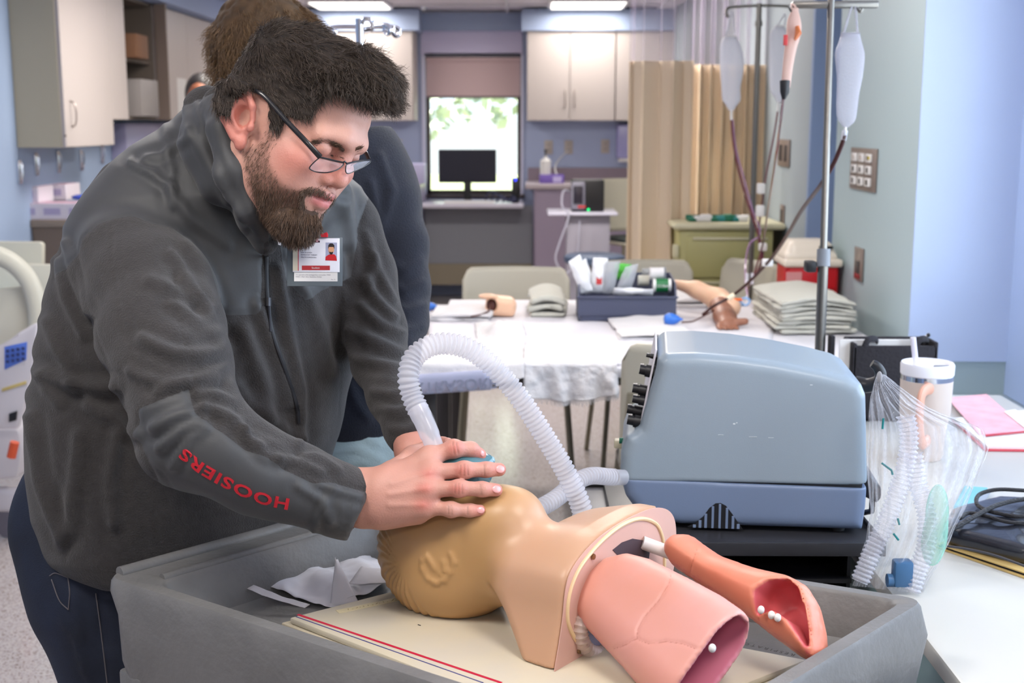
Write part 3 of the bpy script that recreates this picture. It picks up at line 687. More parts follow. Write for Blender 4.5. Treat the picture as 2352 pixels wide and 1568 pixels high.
MB().box((-w*0.2, -0.012, -h*0.3), (w*0.2, -0.007, h*0.3), 0.002).build('socket', M_slot, t)

# ================================================================ middle of the room
M_towel = mat('terry_towel', (218, 214, 214), rough=0.95, bump=0.35, bscale=220, sheen=0.2)
M_towelg = mat('terry_towel_grey', (196, 194, 182), rough=0.95, bump=0.35, bscale=200, sheen=0.2)
M_sheet = mat('table_sheet', (214, 211, 216), rough=0.8, bump=0.1, bscale=60)
M_tleg = mat('table_leg', (70, 66, 66), rough=0.4, metal=0.3)
M_chair = mat('chair_shell', (196, 190, 172), rough=0.4)
M_chleg = mat('chair_leg', (136, 128, 108), rough=0.4)
M_chseat = mat('chair_seat_pad', (44, 56, 56), rough=0.6)
TZ = 0.745
yf_, yb2 = PZ(1400, 845, TZ).y, 5.1
tx0, tx1 = PZ(955, 860, TZ).x, xfar-0.02
for i, (a_, b_) in enumerate(((yf_, (yf_+yb2)/2-0.004), ((yf_+yb2)/2+0.004, yb2))):
    t = thing('folding_table', ['white topped table nearer the camera, under the hanging towels', 'white topped table behind the first, carrying the grey bin'][i], 'table', (0, 0, 0), group='two tables pushed together')
    
    MB().box((tx0, a_, TZ-0.03), (tx1, b_, TZ), 0.006).build('tabletop', M_sheet, t)
    m = MB().box((tx0+0.04, a_+0.05, TZ-0.062), (tx1-0.04, b_-0.05, TZ-0.031)); m.build('apron', M_tleg, t)
    for x in (tx0+0.0, tx1-0.07):
        for y in (a_+0.04, b_-0.08):
            if x > 0.5 and False: continue
            MB().box((x, y, 0), (x+0.045, y+0.045, TZ-0.031), 0.005).build('leg', M_tleg, t)
def chair(label, loc, rz, group='beige stacking chairs'):
    t = thing('stacking_chair', label, 'chair', loc, rz, group)   # faces -Y locally, back at +Y
    R = np.random
    def back(u, v):
        x = (u-0.5)*0.44; z = 0.50+0.36*v; y = 0.20+0.05*v-0.10*(2*(u-0.5))**2*0.6
        cr = max(0, abs(u-0.5)-0.42)/0.08; z = min(z, 0.86-0.045*cr*cr); return (x, y, z)
    o = cloth('backrest', back, 25, 15, M_chair, t, amp=0, thick=0.012)
    MB().box((-0.21, -0.22, 0.43), (0.21, 0.19, 0.455), 0.012, 3).build('seat', M_chair, t)
    MB().box((-0.195, -0.205, 0.452), (0.195, 0.17, 0.478), 0.012, 3).build('seat_pad', M_chseat, t)
    for sx in (-1, 1):
        MB().tube([(sx*0.20, -0.17, 0.45), (sx*0.235, -0.22, 0.0)], 0.011, 8).build('leg', M_chleg, t)
        MB().tube([(sx*0.20, 0.16, 0.45), (sx*0.235, 0.24, 0.0)], 0.011, 8).build('leg', M_chleg, t)
        MB().tube(spline([(sx*0.205, 0.12, 0.44), (sx*0.215, 0.2, 0.5), (sx*0.2, 0.212, 0.72)], 12), 0.010, 8).build('back_support', M_chleg, t)
    return t
p = PY(1186, 640, 5.35); chair('pale stacking chair facing the camera behind the peach arm block', (p.x, 5.05, 0), 0.0)
p = PY(1530, 800, 3.5); chair('beige stacking chair with its back to the camera beside the ventilator knobs', (p.x+0.095, 3.62, 0), math.pi)
p = PY(1560, 630, 5.6); chair('pale stacking chair just showing behind the grey bin', (p.x-0.15, 5.33, 0), 0.1)
p = PY(1725, 620, 5.45); chair('pale stacking chair turned sideways in front of the yellow cart', (p.x-0.17, 5.40, 0), -1.15)
p = PY(1425, 540, 8.3); chair('pale office chair by the far rolling workstation', (p.x+0.12, 8.6, 0.22), 0.5)
# sheets, towels
def onT(px, py, dz=0.0): return PZ(px, py, TZ+dz)
o = cloth('table_sheet', lambda u, v: bil(onT(985, 830, 0.006), onT(1760, 840, 0.006), onT(1790, 688, 0.006), onT(985, 700, 0.006), u, v), 60, 30, M_sheet, amp=0.003, sc=18, seed=3); tag(o, 'white sheet spread over the two joined tables', 'sheet')
def hang(u, v):  # towel over the front edge
    L = 0.36; s = v*L*1.0+0.0; a = onT(1205, 760, 0.012); b = onT(1388, 765, 0.012); x = lerp(a.x, b.x, u)+0.03*math.sin(u*3)*(v)
    back = 0.40*(1-0.25*(1-u)); 
    if v < 0.5: y = yf_-0.012+back*(0.5-v)*2; z = TZ+0.014+0.004*math.sin(u*14+v*6)
    else:
        q = (v-0.5)*2; y = yf_-0.014-0.012*math.sin(u*22+1)*q-0.02*q; z = TZ+0.012-q*(0.075+0.03*math.sin(u*2.5+0.6)); x += 0.014*math.sin(u*9)*q
    return (x, y, z)
o = cloth('hanging_towel', hang, 70, 60, M_towel, amp=0.004, sc=40, seed=5); tag(o, 'white terry towel hanging over the front edge of the table', 'towel')
m = MB()
for k in range(60):
    u = k/59; p = hang(u, 1.0); m.tube([p, (p[0]+0.002*math.sin(k*7), p[1], p[2]-0.012-0.004*math.sin(k*3))], 0.0014, 4)
fr = m.build('fringe', M_towel, o); fr['kind'] = 'stuff'
# absorbent pad at the left with printed edge
xA, xB = onT(962, 800).x-0.05, onT(1205, 800).x
def pad(u, v):
    x = lerp(xA, xB, u)
    if v < 0.6: y = yf_-0.012+0.42*(0.6-v)/0.6; z = TZ+0.014+0.012*max(0, math.sin(u*9+v*7))*(1-v)
    else: q = (v-0.6)/0.4; y = yf_-0.016-0.02*q; z = TZ+0.012-q*(0.085-0.05*u*u)
    return (x, y, z)
o = cloth('absorbent_pad', pad, 50, 40, M_towel, amp=0.004, sc=25, seed=9); tag(o, 'white absorbent pad with upside-down grey lettering over the table corner', 'pad')
fl = cloth('printed_band', lambda u, v: (lerp(xA, xA+0.29, u), yf_-0.052+0.01*v, TZ-0.015-v*(0.062)+0.02*u), 14, 4, mat('pad_band', (206, 206, 228), rough=0.6), o, amp=0.001, thick=0.001)
tm = text_mesh('lettering', 'EXTRASORB', 0.048, mat('band_ink', (150, 152, 172), rough=0.7), ext=0.0003, bold=0.0006, space=1.05)
xform(tm, frame_mat((xA+0.175, yf_-0.056, TZ-0.042), (1, 0, 0.08), (0, 0, -1))); obj('lettering', tm, o)
def heap(name, label, px0, px1, pyf, pyb, h, m_, layers, seed, lean=0.0, grp=None):
    """folded towels piled: each layer a rounded folded cloth"""
    a = onT(px0, pyf); b = onT(px1, pyf); c = onT((px0+px1)/2, pyb); w = b.x-a.x; dp = c.y-a.y; z = TZ+0.006
    for k in range(layers):
        hk_ = h/layers; t = k/max(1, layers-1)
        R = np.random.RandomState(seed*10+k); x0 = a.x+R.uniform(-.008, .008)+lean*k*0.01; s = SDF((x0-0.03, a.y-0.03, z-0.01), (x0+w+0.04, a.y+dp+0.04, z+hk_+0.035), 0.006)
        s.rbox((x0+w/2, a.y+dp/2, z+hk_/2), (w/2, dp/2, hk_/2), rotm((1, R.uniform(-.05, .05), R.uniform(-.02, .02)), (0, 1, 0)), r=min(hk_/2*0.95, 0.02), k=0.001)
        V, F = s.nets(1); N = vnormals(V, F); side = 1-np.abs(N[:, 2])
        V = V+N*(0.0042*np.sin(V[:, 2]*2*np.pi/0.008+vnoise(V, 12, k)*2)*side+0.004*vnoise(V, 20, seed+k))[:, None]
        V[:, 2] += 0.02*t*np.sin((V[:, 0]-x0)/w*3.1)*(1 if layers > 2 else 0.3)
        o = obj(name, mkmesh(name, V, F, m_, smooth=True)); tag(o, (label[k] if isinstance(label, (list, tuple)) else label), 'towel', grp)
        z += hk_+(0.0005)
heap('folded_towel', ['lowest folded towel between the arm block and grey bin', 'middle folded towel between the arm block and grey bin', 'top folded towel between the arm block and grey bin'], 1218, 1302, 734, 700, 0.062, M_towelg, 3, 1, grp='small stack of folded towels')
heap('folded_towel', [w_+' folded towel in the tall pile by the right wall' for w_ in ('lowest', 'second lowest', 'third lowest', 'fourth lowest', 'fourth highest', 'third highest', 'second highest', 'topmost')], 1786, 1962, 770, 722, 0.100, M_towelg, 8, 2, grp='tall pile of towels')
heap('folded_towel', ['flat folded towel lying under the blue squeeze bulb', 'upper flat folded towel lying under the blue squeeze bulb'], 1420, 1590, 786, 742, 0.016, M_towel, 2, 3, grp='flat towels at the front of the table')
heap('folded_towel', ['white towel folded under the light skinned practice arm, lower', 'white towel folded under the light skinned practice arm, upper'], 1556, 1655, 712, 690, 0.035, M_towel, 2, 4, grp='towels under the practice arm')
heap('folded_towel', ['crumpled white towel at the left end of the table beside the navy sweater', 'upper crumpled white towel beside the navy sweater'], 985, 1130, 742, 718, 0.022, M_towel, 2, 6, grp='towels at the left end')
o = cloth('crumpled_towel', lambda u, v: bil(onT(1100, 800, 0.012), onT(1210, 790, 0.012), onT(1200, 735, 0.012), onT(1090, 742, 0.012), u, v)+Vector((0, 0, 0.035*math.exp(-((u-.5)**2+(v-.5)**2)*14)+0.008*math.sin(u*12)*math.sin(v*9))), 40, 40, M_towel, amp=0.005, sc=35, seed=11); tag(o, 'crumpled white towel in the middle of the near table edge', 'towel')
# --- practice arms
M_skinl = mat('arm_skin_light', (232, 188, 156), rough=0.45, sss=0.1); M_skinb = mat('arm_skin_brown', (150, 100, 78), rough=0.45)
M_dark = mat('dark_stain', (78, 38, 30), rough=0.5); M_bulb = mat('blue_rubber', (58, 116, 208), rough=0.35)
Y0 = onT(1620, 715).y
A = [PY(1552, 652, 4.72), PY(1600, 665, 4.66), PY(1650, 688, 4.6), PY(1680, 706, 4.5)]
s = SDF(np.min([list(a) for a in A], 0)-0.08, np.max([list(a) for a in A], 0)+0.08, 0.005); s.chain(A, [0.017, 0.030, 0.040, 0.034], k=0.02)
hand = PY(1556, 650, 4.72)
o = sdfobj(s, 'training_forearm', M_skinl); tag(o, 'light skinned practice forearm lying between grey bin and tubing', 'training arm')
A = [PY(1655, 700, 4.52), PY(1665, 728, 4.42), PY(1668, 745, 4.35)]
s = SDF(np.min([list(a) for a in A], 0)-0.12, np.max([list(a) for a in A], 0)+0.12, 0.004); s.chain(A, [0.040, 0.038, 0.030], k=0.02, sq=((0, 0, 1), 0.75))
c = A[2]
s.cap(c+Vector((0.02, 0, 0.006)), PY(1712, 738, 4.34), 0.016, 0.012, k=0.012)
for i in range(4):
    b0 = c+Vector((-0.028+i*0.018, -0.012, -0.004)); s.cap(b0, b0+Vector((0.002*i, -0.052+0.004*abs(i-1.5), -0.012)), 0.011, 0.009, k=0.006)
s.plane((0, 0, TZ+0.008), (0, 0, -1))
o = sdfobj(s, 'practice_hand', M_skinb); tag(o, 'brown skinned practice hand with curled fingers and thumb pointing right', 'training hand')
s = SDF(list(PY(1100, 730, 4.6)-Vector((.1, .1, .1))), list(PY(1190, 670, 4.6)+Vector((.1, .12, .1))), 0.004)
c = PY(1150, 702, 4.62); s.rbox(c, (0.055, 0.05, 0.036), rotm((1, 0.1, -0.12), (0, 1, 0)), r=0.024, k=0.001)
s.ell(PY(1120, 680, 4.58), (0.035, 0.02, 0.010), k=0.01); s.ell(PY(1128, 702, 4.57), (0.022, 0.04, 0.026), k=0.006, op='-'); s.plane((0, 0, TZ+0.008), (0, 0, -1))
t = thing('practice_arm_section', 'peach cut practice arm section with dark brown opening and dangling tube', 'training arm', (c.x, c.y, TZ+0.008))
o = sdfobj(s, 'skin_block', M_skinl); o.parent = t; o.matrix_parent_inverse = Matrix.Translation(-t.location)
o = MB().ball(PY(1130, 702, 4.60), 0.026, (0.8, 0.8, 1.1)).build('dark_core', M_dark); o.parent = t; o.matrix_parent_inverse = Matrix.Translation(-t.location)
o = MB().tube(spline([PY(1128, 700, 4.56), PY(1122, 714, 4.5), PY(1105, 722, 4.48), PY(1082, 727, 4.46)], 16), 0.0035, 6).build('tube', M_dark); o.parent = t; o.matrix_parent_inverse = Matrix.Translation(-t.location)
def bulb(px0, px1, py, Y, label, tail):
    a = PY(px0, py-2, Y); b = PY(px1, py+3, Y); r = (b.x-a.x)*0.34; t = thing('squeeze_bulb', label, 'squeeze bulb', (a.x, Y, a.z), group='blue squeeze bulbs')
    L = b.x-a.x; m = MB(); pr = [(0.001, -L*0.34), (r*0.7, -L*0.28), (r, -L*0.05), (r*0.93, L*0.15), (r*0.55, L*0.42), (r*0.2, L*0.56), (0.004, L*0.66)]
    m.lathe(pr, 20, Matrix.Translation((L*0.38, 0, 0.0)) @ Matrix.Rotation(math.pi/2, 4, 'Y') ); m.build('bulb_body', M_bulb, t)
    o = MB().tube(spline(tail, 20), 0.003, 6).build('tubing', M_dark); o.parent = t; o.matrix_parent_inverse = Matrix.Translation(-t.location)
    return t
bulb(1522, 1566, 735, 4.3, 'blue rubber squeeze bulb lying on the towel beside the brown hand', [PY(1566, 740, 4.3), PY(1590, 738, 4.32), PY(1612, 728, 4.38), PY(1640, 712, 4.44)])
bulb(975, 1006, 706, 4.75, 'blue rubber squeeze bulb at the left end beside the navy sweater', [PY(990, 712, 4.7), PY(1010, 720, 4.6), PY(1030, 722, 4.6), PY(1055, 727, 4.6)])
o = MB().box((-0.012, -0.01, 0), (0.02, 0.01, 0.008), 0.003).build('orange_connector', mat('orange_plastic', (240, 110, 30), rough=0.4)); o.location = PY(1692, 690, 4.5); tag(o, 'small orange connector among the tubing above the brown hand', 'connector')
o = MB().tube(spline([PY(1695, 700, 4.52), PY(1715, 700, 4.5), PY(1722, 690, 4.5), PY(1712, 684, 4.5), PY(1700, 690, 4.5), PY(1712, 702, 4.5)], 24), 0.004, 6).build('coiled_tubing', mat('pale_blue_tube', (150, 190, 236), rough=0.3)); tag(o, 'pale blue coiled tubing end lying right of the orange connector', 'tubing')
# --- grey bin with supplies
Yb = onT(1440, 742).y; a = PY(1328, 742, Yb); b = PY(1553, 742, Yb); w = b.x-a.x; D = 0.22; hz = 0.10
M_bin = mat('bin_grey', (74, 78, 100), rough=0.45)
t = thing('supply_bin', 'dark grey open plastic bin full of packaged supplies on the table', 'bin', (a.x, Yb, TZ+0.008))
zf = PY(1440, 680, Yb).z-TZ-0.008
m = MB(); m.prism([(0, 0, 0), (0, D, 0), (0, D, hz+0.05), (0, 0.03, hz+0.035), (0, 0, zf)], (0.006, 0, 0)); m.prism([(w-0.006, 0, 0), (w-0.006, D, 0), (w-0.006, D, hz+0.05), (w-0.006, 0.03, hz+0.035), (w-0.006, 0, zf)], (0.006, 0, 0))
m.box((0, 0, 0), (w, D, 0.006)); m.box((0, D-0.006, 0), (w, D, hz+0.05)); m.box((0.006, 0, 0.02), (w-0.006, 0.006, zf)); m.build('bin_body', M_bin, t)
m = MB(); m.box((-0.006, -0.006, zf-0.008), (w+0.006, 0.004, zf), 0.003); m.box((0.01, 0.004, 0.0), (w-0.01, 0.012, 0.022)); m.build('rim', M_bin, t)
MB().box((w*0.5, 0.1, 0.01), (w*0.5+0.005, D-0.01, hz+0.03)).build('divider', M_bin, t)
M_pouch = mat('sterile_pouch', (236, 236, 238), rough=0.45, bump=0.2, bscale=60); M_film = clear('pouch_film', (235, 238, 245), alpha=0.45, rough=0.15, bump=0.6, bscale=60)
def pouch(label, pts, Y, th, m_, seed, col=None):
    """standing packet: px outline at depth Y"""
    c = PY(sum(p_[0] for p_ in pts)/4, sum(p_[1] for p_ in pts)/4, Y); q = [PY(x, y, Y)-c for x, y in pts]
    t2 = thing('sterile_packet', label, 'packet', c, group='packets in the grey bin')
    def f(u, v): p_ = bil(q[0], q[1], q[2], q[3], u, v); return p_+Vector((0, -0.012*math.sin(u*math.pi)*math.sin(v*math.pi)+0.02*(v-0.5), 0))
    cloth('packet_body', f, 14, 18, m_, t2, amp=0.003, sc=50, seed=seed, thick=th)
    if col: MB().box(q[3]*0.5+Vector((0.005, -0.014, 0)), q[3]*0.5+Vector((0.025, -0.013, 0.03))).build('packet_print', col, t2)
    return t2
M_redp = mat('print_red', (196, 60, 60)); M_grnp = mat('print_green', (90, 190, 70)); M_bluep = mat('print_blue', (60, 100, 180))
pouch('broad white paper packet leaning left, tallest at the left of the grey bin', [(1305, 600), (1332, 583), (1362, 668), (1335, 675)], Yb+0.03, 0.002, M_pouch, 1)
pouch('second white packet leaning behind the leftmost one in the grey bin', [(1312, 618), (1345, 592), (1372, 668), (1345, 676)], Yb+0.06, 0.002, M_pouch, 2)
pouch('narrow upright white packet with a red mark in the grey bin', [(1362, 591), (1396, 592), (1390, 672), (1356, 672)], Yb+0.05, 0.003, M_pouch, 3, M_redp)
pouch('clear upright pouch right of the red marked packet', [(1392, 600), (1424, 598), (1408, 674), (1384, 674)], Yb+0.04, 0.003, M_film, 4)
pouch('clear crinkled pouch leaning right in the middle of the grey bin', [(1436, 612), (1465, 604), (1448, 672), (1412, 674)], Yb+0.03, 0.003, M_film, 5)
pouch('green and white packet standing behind the clear pouches', [(1412, 604), (1450, 606), (1446, 640), (1410, 640)], Yb+0.12, 0.003, M_grnp, 6)
pouch('white packet lying at the right back of the grey bin', [(1474, 616), (1528, 612), (1530, 640), (1476, 642)], Yb+0.16, 0.004, M_film, 7)
pouch('flat white packet along the front of the grey bin', [(1410, 660), (1500, 664), (1500, 676), (1408, 676)], Yb+0.02, 0.004, M_pouch, 8)
def roll(label, px, py, r, w_, Y, m1, band=None):
    c = PY(px, py, Y); t2 = thing('bandage_roll', label, 'bandage roll', c, group='rolls in the grey bin')
    MB().lathe([(0.006, -w_/2), (r, -w_/2), (r*1.01, 0), (r, w_/2), (0.006, w_/2)], 20, Matrix.Rotation(math.pi/2, 4, 'Y')).build('roll_body', m1, t2)
    if band: MB().lathe([(r*1.0, -w_*0.35), (r*1.03, -w_*0.34), (r*1.03, w_*0.34), (r*1.0, w_*0.35)], 20, Matrix.Rotation(math.pi/2, 4, 'Y'), cap=False).build('label_band', band, t2)
    return t2
r_ = roll('white bandage roll with a dark green labelled band in the grey bin', 1520, 655, 0.024, 0.065, Yb+0.06, M_white, mat('band_green', (24, 112, 60), rough=0.4))
tm = text_mesh('lettering', 'COBAN', 0.014, M_white, ext=0.0002); xform(tm, frame_mat((0.006, -0.0252, 0.0), (1, 0, 0), (0, 0, 1))); obj('lettering', tm, r_)
roll('white bandage roll on top, at the right of the grey bin', 1508, 628, 0.022, 0.05, Yb+0.1, M_towel)
roll('second white roll behind the green banded one', 1478, 644, 0.02, 0.04, Yb+0.13, M_towelg)
o = MB().lathe([(0.001, 0), (0.035, 0), (0.042, 0.055), (0.044, 0.056), (0.044, 0.06), (0.001, 0.06)], 24).build('white_tub', M_white); o.location = onT(1570, 672)+Vector((0, 0, 0.007)); o.location.y = 4.95; tag(o, 'small round white tub behind the bin\'s right end', 'tub')
# --- red sharps bin
a = PY(1788, 684, 4.95); b = PY(1928, 684, 4.95); w = min(b.x, xa-0.015)-a.x; zt = PY(1850, 600, 4.95).z-TZ; zl = PY(1850, 549, 4.95).z-TZ
t = thing('sharps_bin', 'red bin with cream domed lid standing by the right wall on the table', 'bin', (a.x, 4.84, TZ+0.001))
M_red = mat('bin_red', (196, 20, 30), rough=0.3); M_cream = mat('lid_cream', (232, 220, 204), rough=0.35)
MB().box((0.004, 0, 0), (w-0.004, 0.2, zt), 0.02, 3).build('bin_body', M_red, t)
m = MB(); m.box((-0.006, -0.012, zt-0.012), (w+0.006, 0.212, zt+0.018), 0.01, 3); m.build('lid_rim', M_cream, t)
s = SDF((-0.02, -0.03, zt-0.01), (w+0.02, 0.23, zl+0.02), 0.004); s.rbox((w*0.47, 0.1, (zt+zl)/2), (w*0.42, 0.09, (zl-zt)/2), r=0.035, k=0.001); s.rbox((w*0.47, 0.1, zt+0.02), (w*0.47, 0.1, 0.02), r=0.015, k=0.03)
sdfobj(s, 'lid', M_cream, t)
MB().box((w*0.6, 0.0, zl-0.03), (w*0.85, 0.02, zl-0.018), 0.004).build('lid_grip', M_black, t)
MB().box((w*0.02, -0.003, 0.03), (w*0.30, 0.0, zt-0.03)).build('warning_label', mat('label_pale', (220, 150, 150), rough=0.4), t)
m = MB()
for k in range(3): m.box((w*0.38, -0.004, 0.03+k*0.025), (w*0.9, 0.001, 0.037+k*0.025), 0.002)
m.build('ribs', M_red, t)
# --- drawer cart behind
M_ycart = mat('cart_yellow', (176, 170, 116), rough=0.4); M_ytop = mat('cart_top', (206, 200, 168), rough=0.35)
YC2 = 5.75; a = PY(1572, 680, YC2); b = PY(1772, 680, YC2); zt = PY(1660, 512, YC2).z; w = b.x-a.x
t = thing('drawer_cart', 'yellow-green medical drawer cart in front of the pleated curtain', 'cart', (a.x, YC2, 0))
MB().box((-0.03, 0.0, 0.12), (w, 0.40, zt-0.03), 0.01).build('body', M_ycart, t)
m = MB(); m.box((-0.06, -0.03, zt-0.03), (w+0.05, 0.44, zt), 0.014, 3); m.build('top', M_ytop, t)
zz = [0.14, 0.40, PY(1660, 634, YC2).z-0.005, zt-0.045]
for k in range(3):
    d = MB().box((0.005, -0.016, zz[k]), (w-0.005, -0.001, zz[k+1]-0.012), 0.005).build('drawer', M_ycart, t)
    MB().box((0.03, -0.026, zz[k+1]-0.03), (w-0.03, -0.016, zz[k+1]-0.018), 0.004).build('handle', M_ytop, d)
for k in range(4):
    o = MB().box((-0.055, -0.012, zt-0.16-k*0.11), (-0.031, 0.05, zt-0.10-k*0.11), 0.006).build('side_latch', M_ytop, t)
for x in (0.02, w-0.05):
    for y in (0.05, 0.35): MB().cyl((x-0.012, y, 0.05), (x+0.012, y, 0.05), 0.05).build('caster', M_black, t)
M_grn = mat('dark_green_plastic', (20, 110, 84), rough=0.4)
for i, (x, k_) in enumerate(((1590, 0), (1604, 1), (1622, 1), (1640, 0), (1655, 2), (1672, 0), (1686, 2), (1704, 1))):
    p = PY(x, 505, YC2+0.1); m = MB(); m.box((-0.025, -0.03, 0), (0.025, 0.03, 0.02+0.006*(i % 3)), 0.008); m.cyl((-0.03, 0, 0.018), (0.03, 0, 0.018), 0.012)
    o = m.build('airway_packet', [M_grn, M_white, mat('teal_plastic_%d' % i, (40, 130, 130), rough=0.4)][k_]); o.location = (p.x, YC2+0.1, zt+0.0005)
    tag(o, ['green', 'white', 'teal'][k_]+' plastic airway part lying on the yellow drawer cart, '+['at the left end', 'second from the left', 'third from the left', 'fourth from the left', 'fifth from the left', 'third from the right', 'second from the right', 'at the right end'][i], 'medical part', 'airway parts on the cart')
# --- rolling workstation far right
Yw = 8.0; a = PY(1258, 500, Yw); b = PY(1420, 500, Yw); zt = PY(1330, 488, Yw).z; w = b.x-a.x
t = thing('rolling_workstation', 'rolling stand with pale top carrying a dark monitor near the curtain', 'cart', (a.x, Yw, 0))
MB().box((0, 0, zt-0.02), (w, 0.4, zt), 0.008).build('top', mat('station_top', (206, 204, 220), rough=0.3), t)
c0 = PY(1302, 560, Yw).x-a.x; c1 = PY(1402, 560, Yw).x-a.x
MB().box((c0, 0.06, 0.12), (c1, 0.3, zt-0.021), 0.006).build('cabinet_body', mat('station_body', (150, 146, 158), rough=0.5), t)
MB().box((c0-0.06, 0.0, 0.06), (c1+0.06, 0.38, 0.12), 0.01).build('base', M_panelgrey, t)
for x in (c0-0.03, c1+0.03):
    for y in (0.03, 0.34): MB().cyl((x-0.01, y, 0.03), (x+0.01, y, 0.03), 0.03).build('caster', M_black, t)
m0 = PY(1312, 486, Yw+0.1); m1 = PY(1388, 413, Yw+0.1); t = thing('vitals_monitor', 'dark vital signs monitor with grey bezel on the rolling stand', 'monitor', (m0.x, Yw+0.08, zt+0.0005)); w = m1.x-m0.x; h = m1.z-m0.z
MB().box((0, 0, 0), (w, 0.16, h), 0.012, 3).build('housing', M_black, t)
m = MB(); m.box((-0.004, -0.02, 0.012), (w*0.42, 0.0, h-0.01), 0.015, 3); m.build('bezel', mat('bezel_grey', (130, 128, 142), rough=0.35), t)
MB().box((0.012, -0.022, 0.05), (w*0.34, -0.0205, h-0.04), 0.006).build('screen', mat('vitals_screen', (44, 40, 52), rough=0.3), t)
MB().box((0.04, -0.023, 0.025), (0.09, -0.0205, 0.04)).build('red_button', M_redp, t)
MB().ball((w*0.52, -0.004, 0.012), 0.008).build('indicator_light', mat('green_led', (30, 200, 110), emit=(30, 220, 120), estr=2), t)
m = MB().tube(spline([(-0.0, 0.05, h*0.6), (-0.05, 0.0, h*0.65), (-0.06, -0.03, h*0.2), (-0.02, -0.1, -0.02), (-0.08, -0.12, -0.2), (-0.1, -0.12, -0.3), (-0.04, -0.12, -0.38), (0.03, -0.1, -0.3), (0.05, -0.11, -0.05)], 50), 0.006, 6); m.build('coiled_cord', mat('cord_grey', (176, 174, 190), rough=0.4), t)
t = thing('round_stool', 'blue-grey topped stool in front of the rolling workstation', 'stool', (PY(1368, 598, 7.3).x, 7.45, 0)); zs = PY(1368, 590, 7.3).z
MB().lathe([(0.001, zs-0.06), (0.15, zs-0.06), (0.18, zs-0.04), (0.18, zs-0.01), (0.16, zs), (0.001, zs)], 28).build('seat', mat('stool_blue', (70, 84, 108), rough=0.4), t)
MB().cyl((0, 0, 0.08), (0, 0, zs-0.06), 0.025).build('column', M_chrome, t)
for k in range(5):
    an = k*2*math.pi/5; l = MB().tube([(0, 0, 0.1), (0.26*math.cos(an), 0.26*math.sin(an), 0.06)], 0.014, 8).build('leg', M_chrome, t); MB().ball((0.26*math.cos(an), 0.26*math.sin(an), 0.028), 0.028).build('caster', M_black, l)
# --- privacy curtain
M_cur = mat('curtain_tan', (226, 206, 180), rough=0.85, bump=0.12, bscale=260)
M_net = clear('curtain_net', (214, 204, 222), alpha=0.22, rough=0.6, spec=0.1)
_nt = M_net.node_tree; _w = [n for n in _nt.nodes if n.type == 'MIX_SHADER'][0]
def curtain(label, path, folds, amp, z0, zm, zt, nfx):
    pts = [Vector(p) for p in path]; t = thing('privacy_curtain', label, 'curtain', (pts[0].x, pts[0].y, z0)); o0 = t.location.copy()
    def f(za, zb):
        def g(u, v):
            L = [(b-a).length for a, b in zip(pts, pts[1:])]; T = sum(L)*u; i = 0
            while i < len(L)-1 and T > L[i]: T -= L[i]; i += 1
            d = (pts[i+1]-pts[i]); p = pts[i]+d*(T/L[i]); n = Vector((-d.y, d.x, 0)).normalized(); z = lerp(za, zb, v)
            ph = 2*math.pi*folds*u+0.8*math.sin(u*7); k = 1.0+0.25*math.sin(z*1.7+u*9)
            w_ = math.sin(ph)+0.28*math.sin(2*ph+0.6); q = p+n*amp*k*w_+d.normalized()*amp*0.35*math.sin(2*ph); return (q.x-o0.x, q.y-o0.y, z-o0.z)
        return g
    cloth('curtain_fabric', f(z0, zm), nfx, 30, M_cur, t, amp=0.002, sc=8, thick=0.002)
    o = cloth('net_header', f(zm, zt), nfx, 8, M_net, t, amp=0, thick=0.0005); o.modifiers.clear()
    MB().box((-0.0, -0.004, 0), (0.001, 0.0, 0.001)).bm.free()
    return t
zm = PY(1500, 140, 6.0).z
q0, q1, q2, q3 = PY(1442, 400, 6.0), PY(1582, 400, 6.0), PY(1588, 400, 6.35), PY(1752, 400, 6.45)
curtain('front panel of the tan privacy curtain with broad soft folds', [(q0.x, 6.02, 0), (q1.x, 5.98, 0)], 2.6, 0.028, 0.36, zm, CEIL-0.02, 120)
curtain('pleated part of the tan privacy curtain behind the drawer cart', [(q2.x-0.01, 6.35, 0), (q3.x, 6.40, 0)], 7, 0.028, 0.36, zm, CEIL-0.02, 200)
m = MB(); m.tube([(q0.x-0.5, 6.2, CEIL-0.01), (q0.x, 6.05, CEIL-0.01), (q1.x, 6.02, CEIL-0.01), (q3.x+0.05, 6.4, CEIL-0.01)], 0.012, 6); o = m.build('curtain_rail', M_white); tag(o, 'white ceiling rail the privacy curtain hangs from', 'curtain rail')
# --- IV poles and bags
M_pole = mat('pole_steel', (128, 124, 118), rough=0.3, metal=0.9)
M_bag = clear('iv_bag_film', (238, 240, 250), alpha=0.62, rough=0.18, bump=0.5, bscale=45); M_bag2 = clear('iv_bag_film_pale', (216, 214, 228), alpha=0.36, rough=0.15, bump=0.6, bscale=40)
M_blood = mat('blood_tube', (104, 48, 56), rough=0.2, coat=0.6); M_tubec = clear('clear_tube', (190, 150, 190), alpha=0.55, rough=0.1)
DF, DN = 5.25, 3.02
pt = P(1744, 8, DF); t = thing('iv_pole', 'thin steel IV pole standing behind the table with two white bags', 'IV pole', (pt.x, pt.y, 0))
L = lambda v: Vector(v)-t.location
MB().cyl((0, 0, 0.1), (0, 0, pt.z), 0.0115).build('pole', M_pole, t)
MB().tube(spline([L(P(1672, 40, DF)), L(P(1668, 28, DF)), L(P(1674, 18, DF)), L(P(1700, 15, DF)), L(P(1745, 13, DF)), L(P(1800, 14, DF)), L(P(1818, 18, DF)), L(P(1822, 28, DF)), L(P(1816, 38, DF))], 40), 0.006, 8).build('hook_bar', M_pole, t)
MB().cyl((0, 0, P(1744, 60, DF).z), (0, 0, P(1744, 48, DF).z), 0.016).build('collar', M_pole, t)
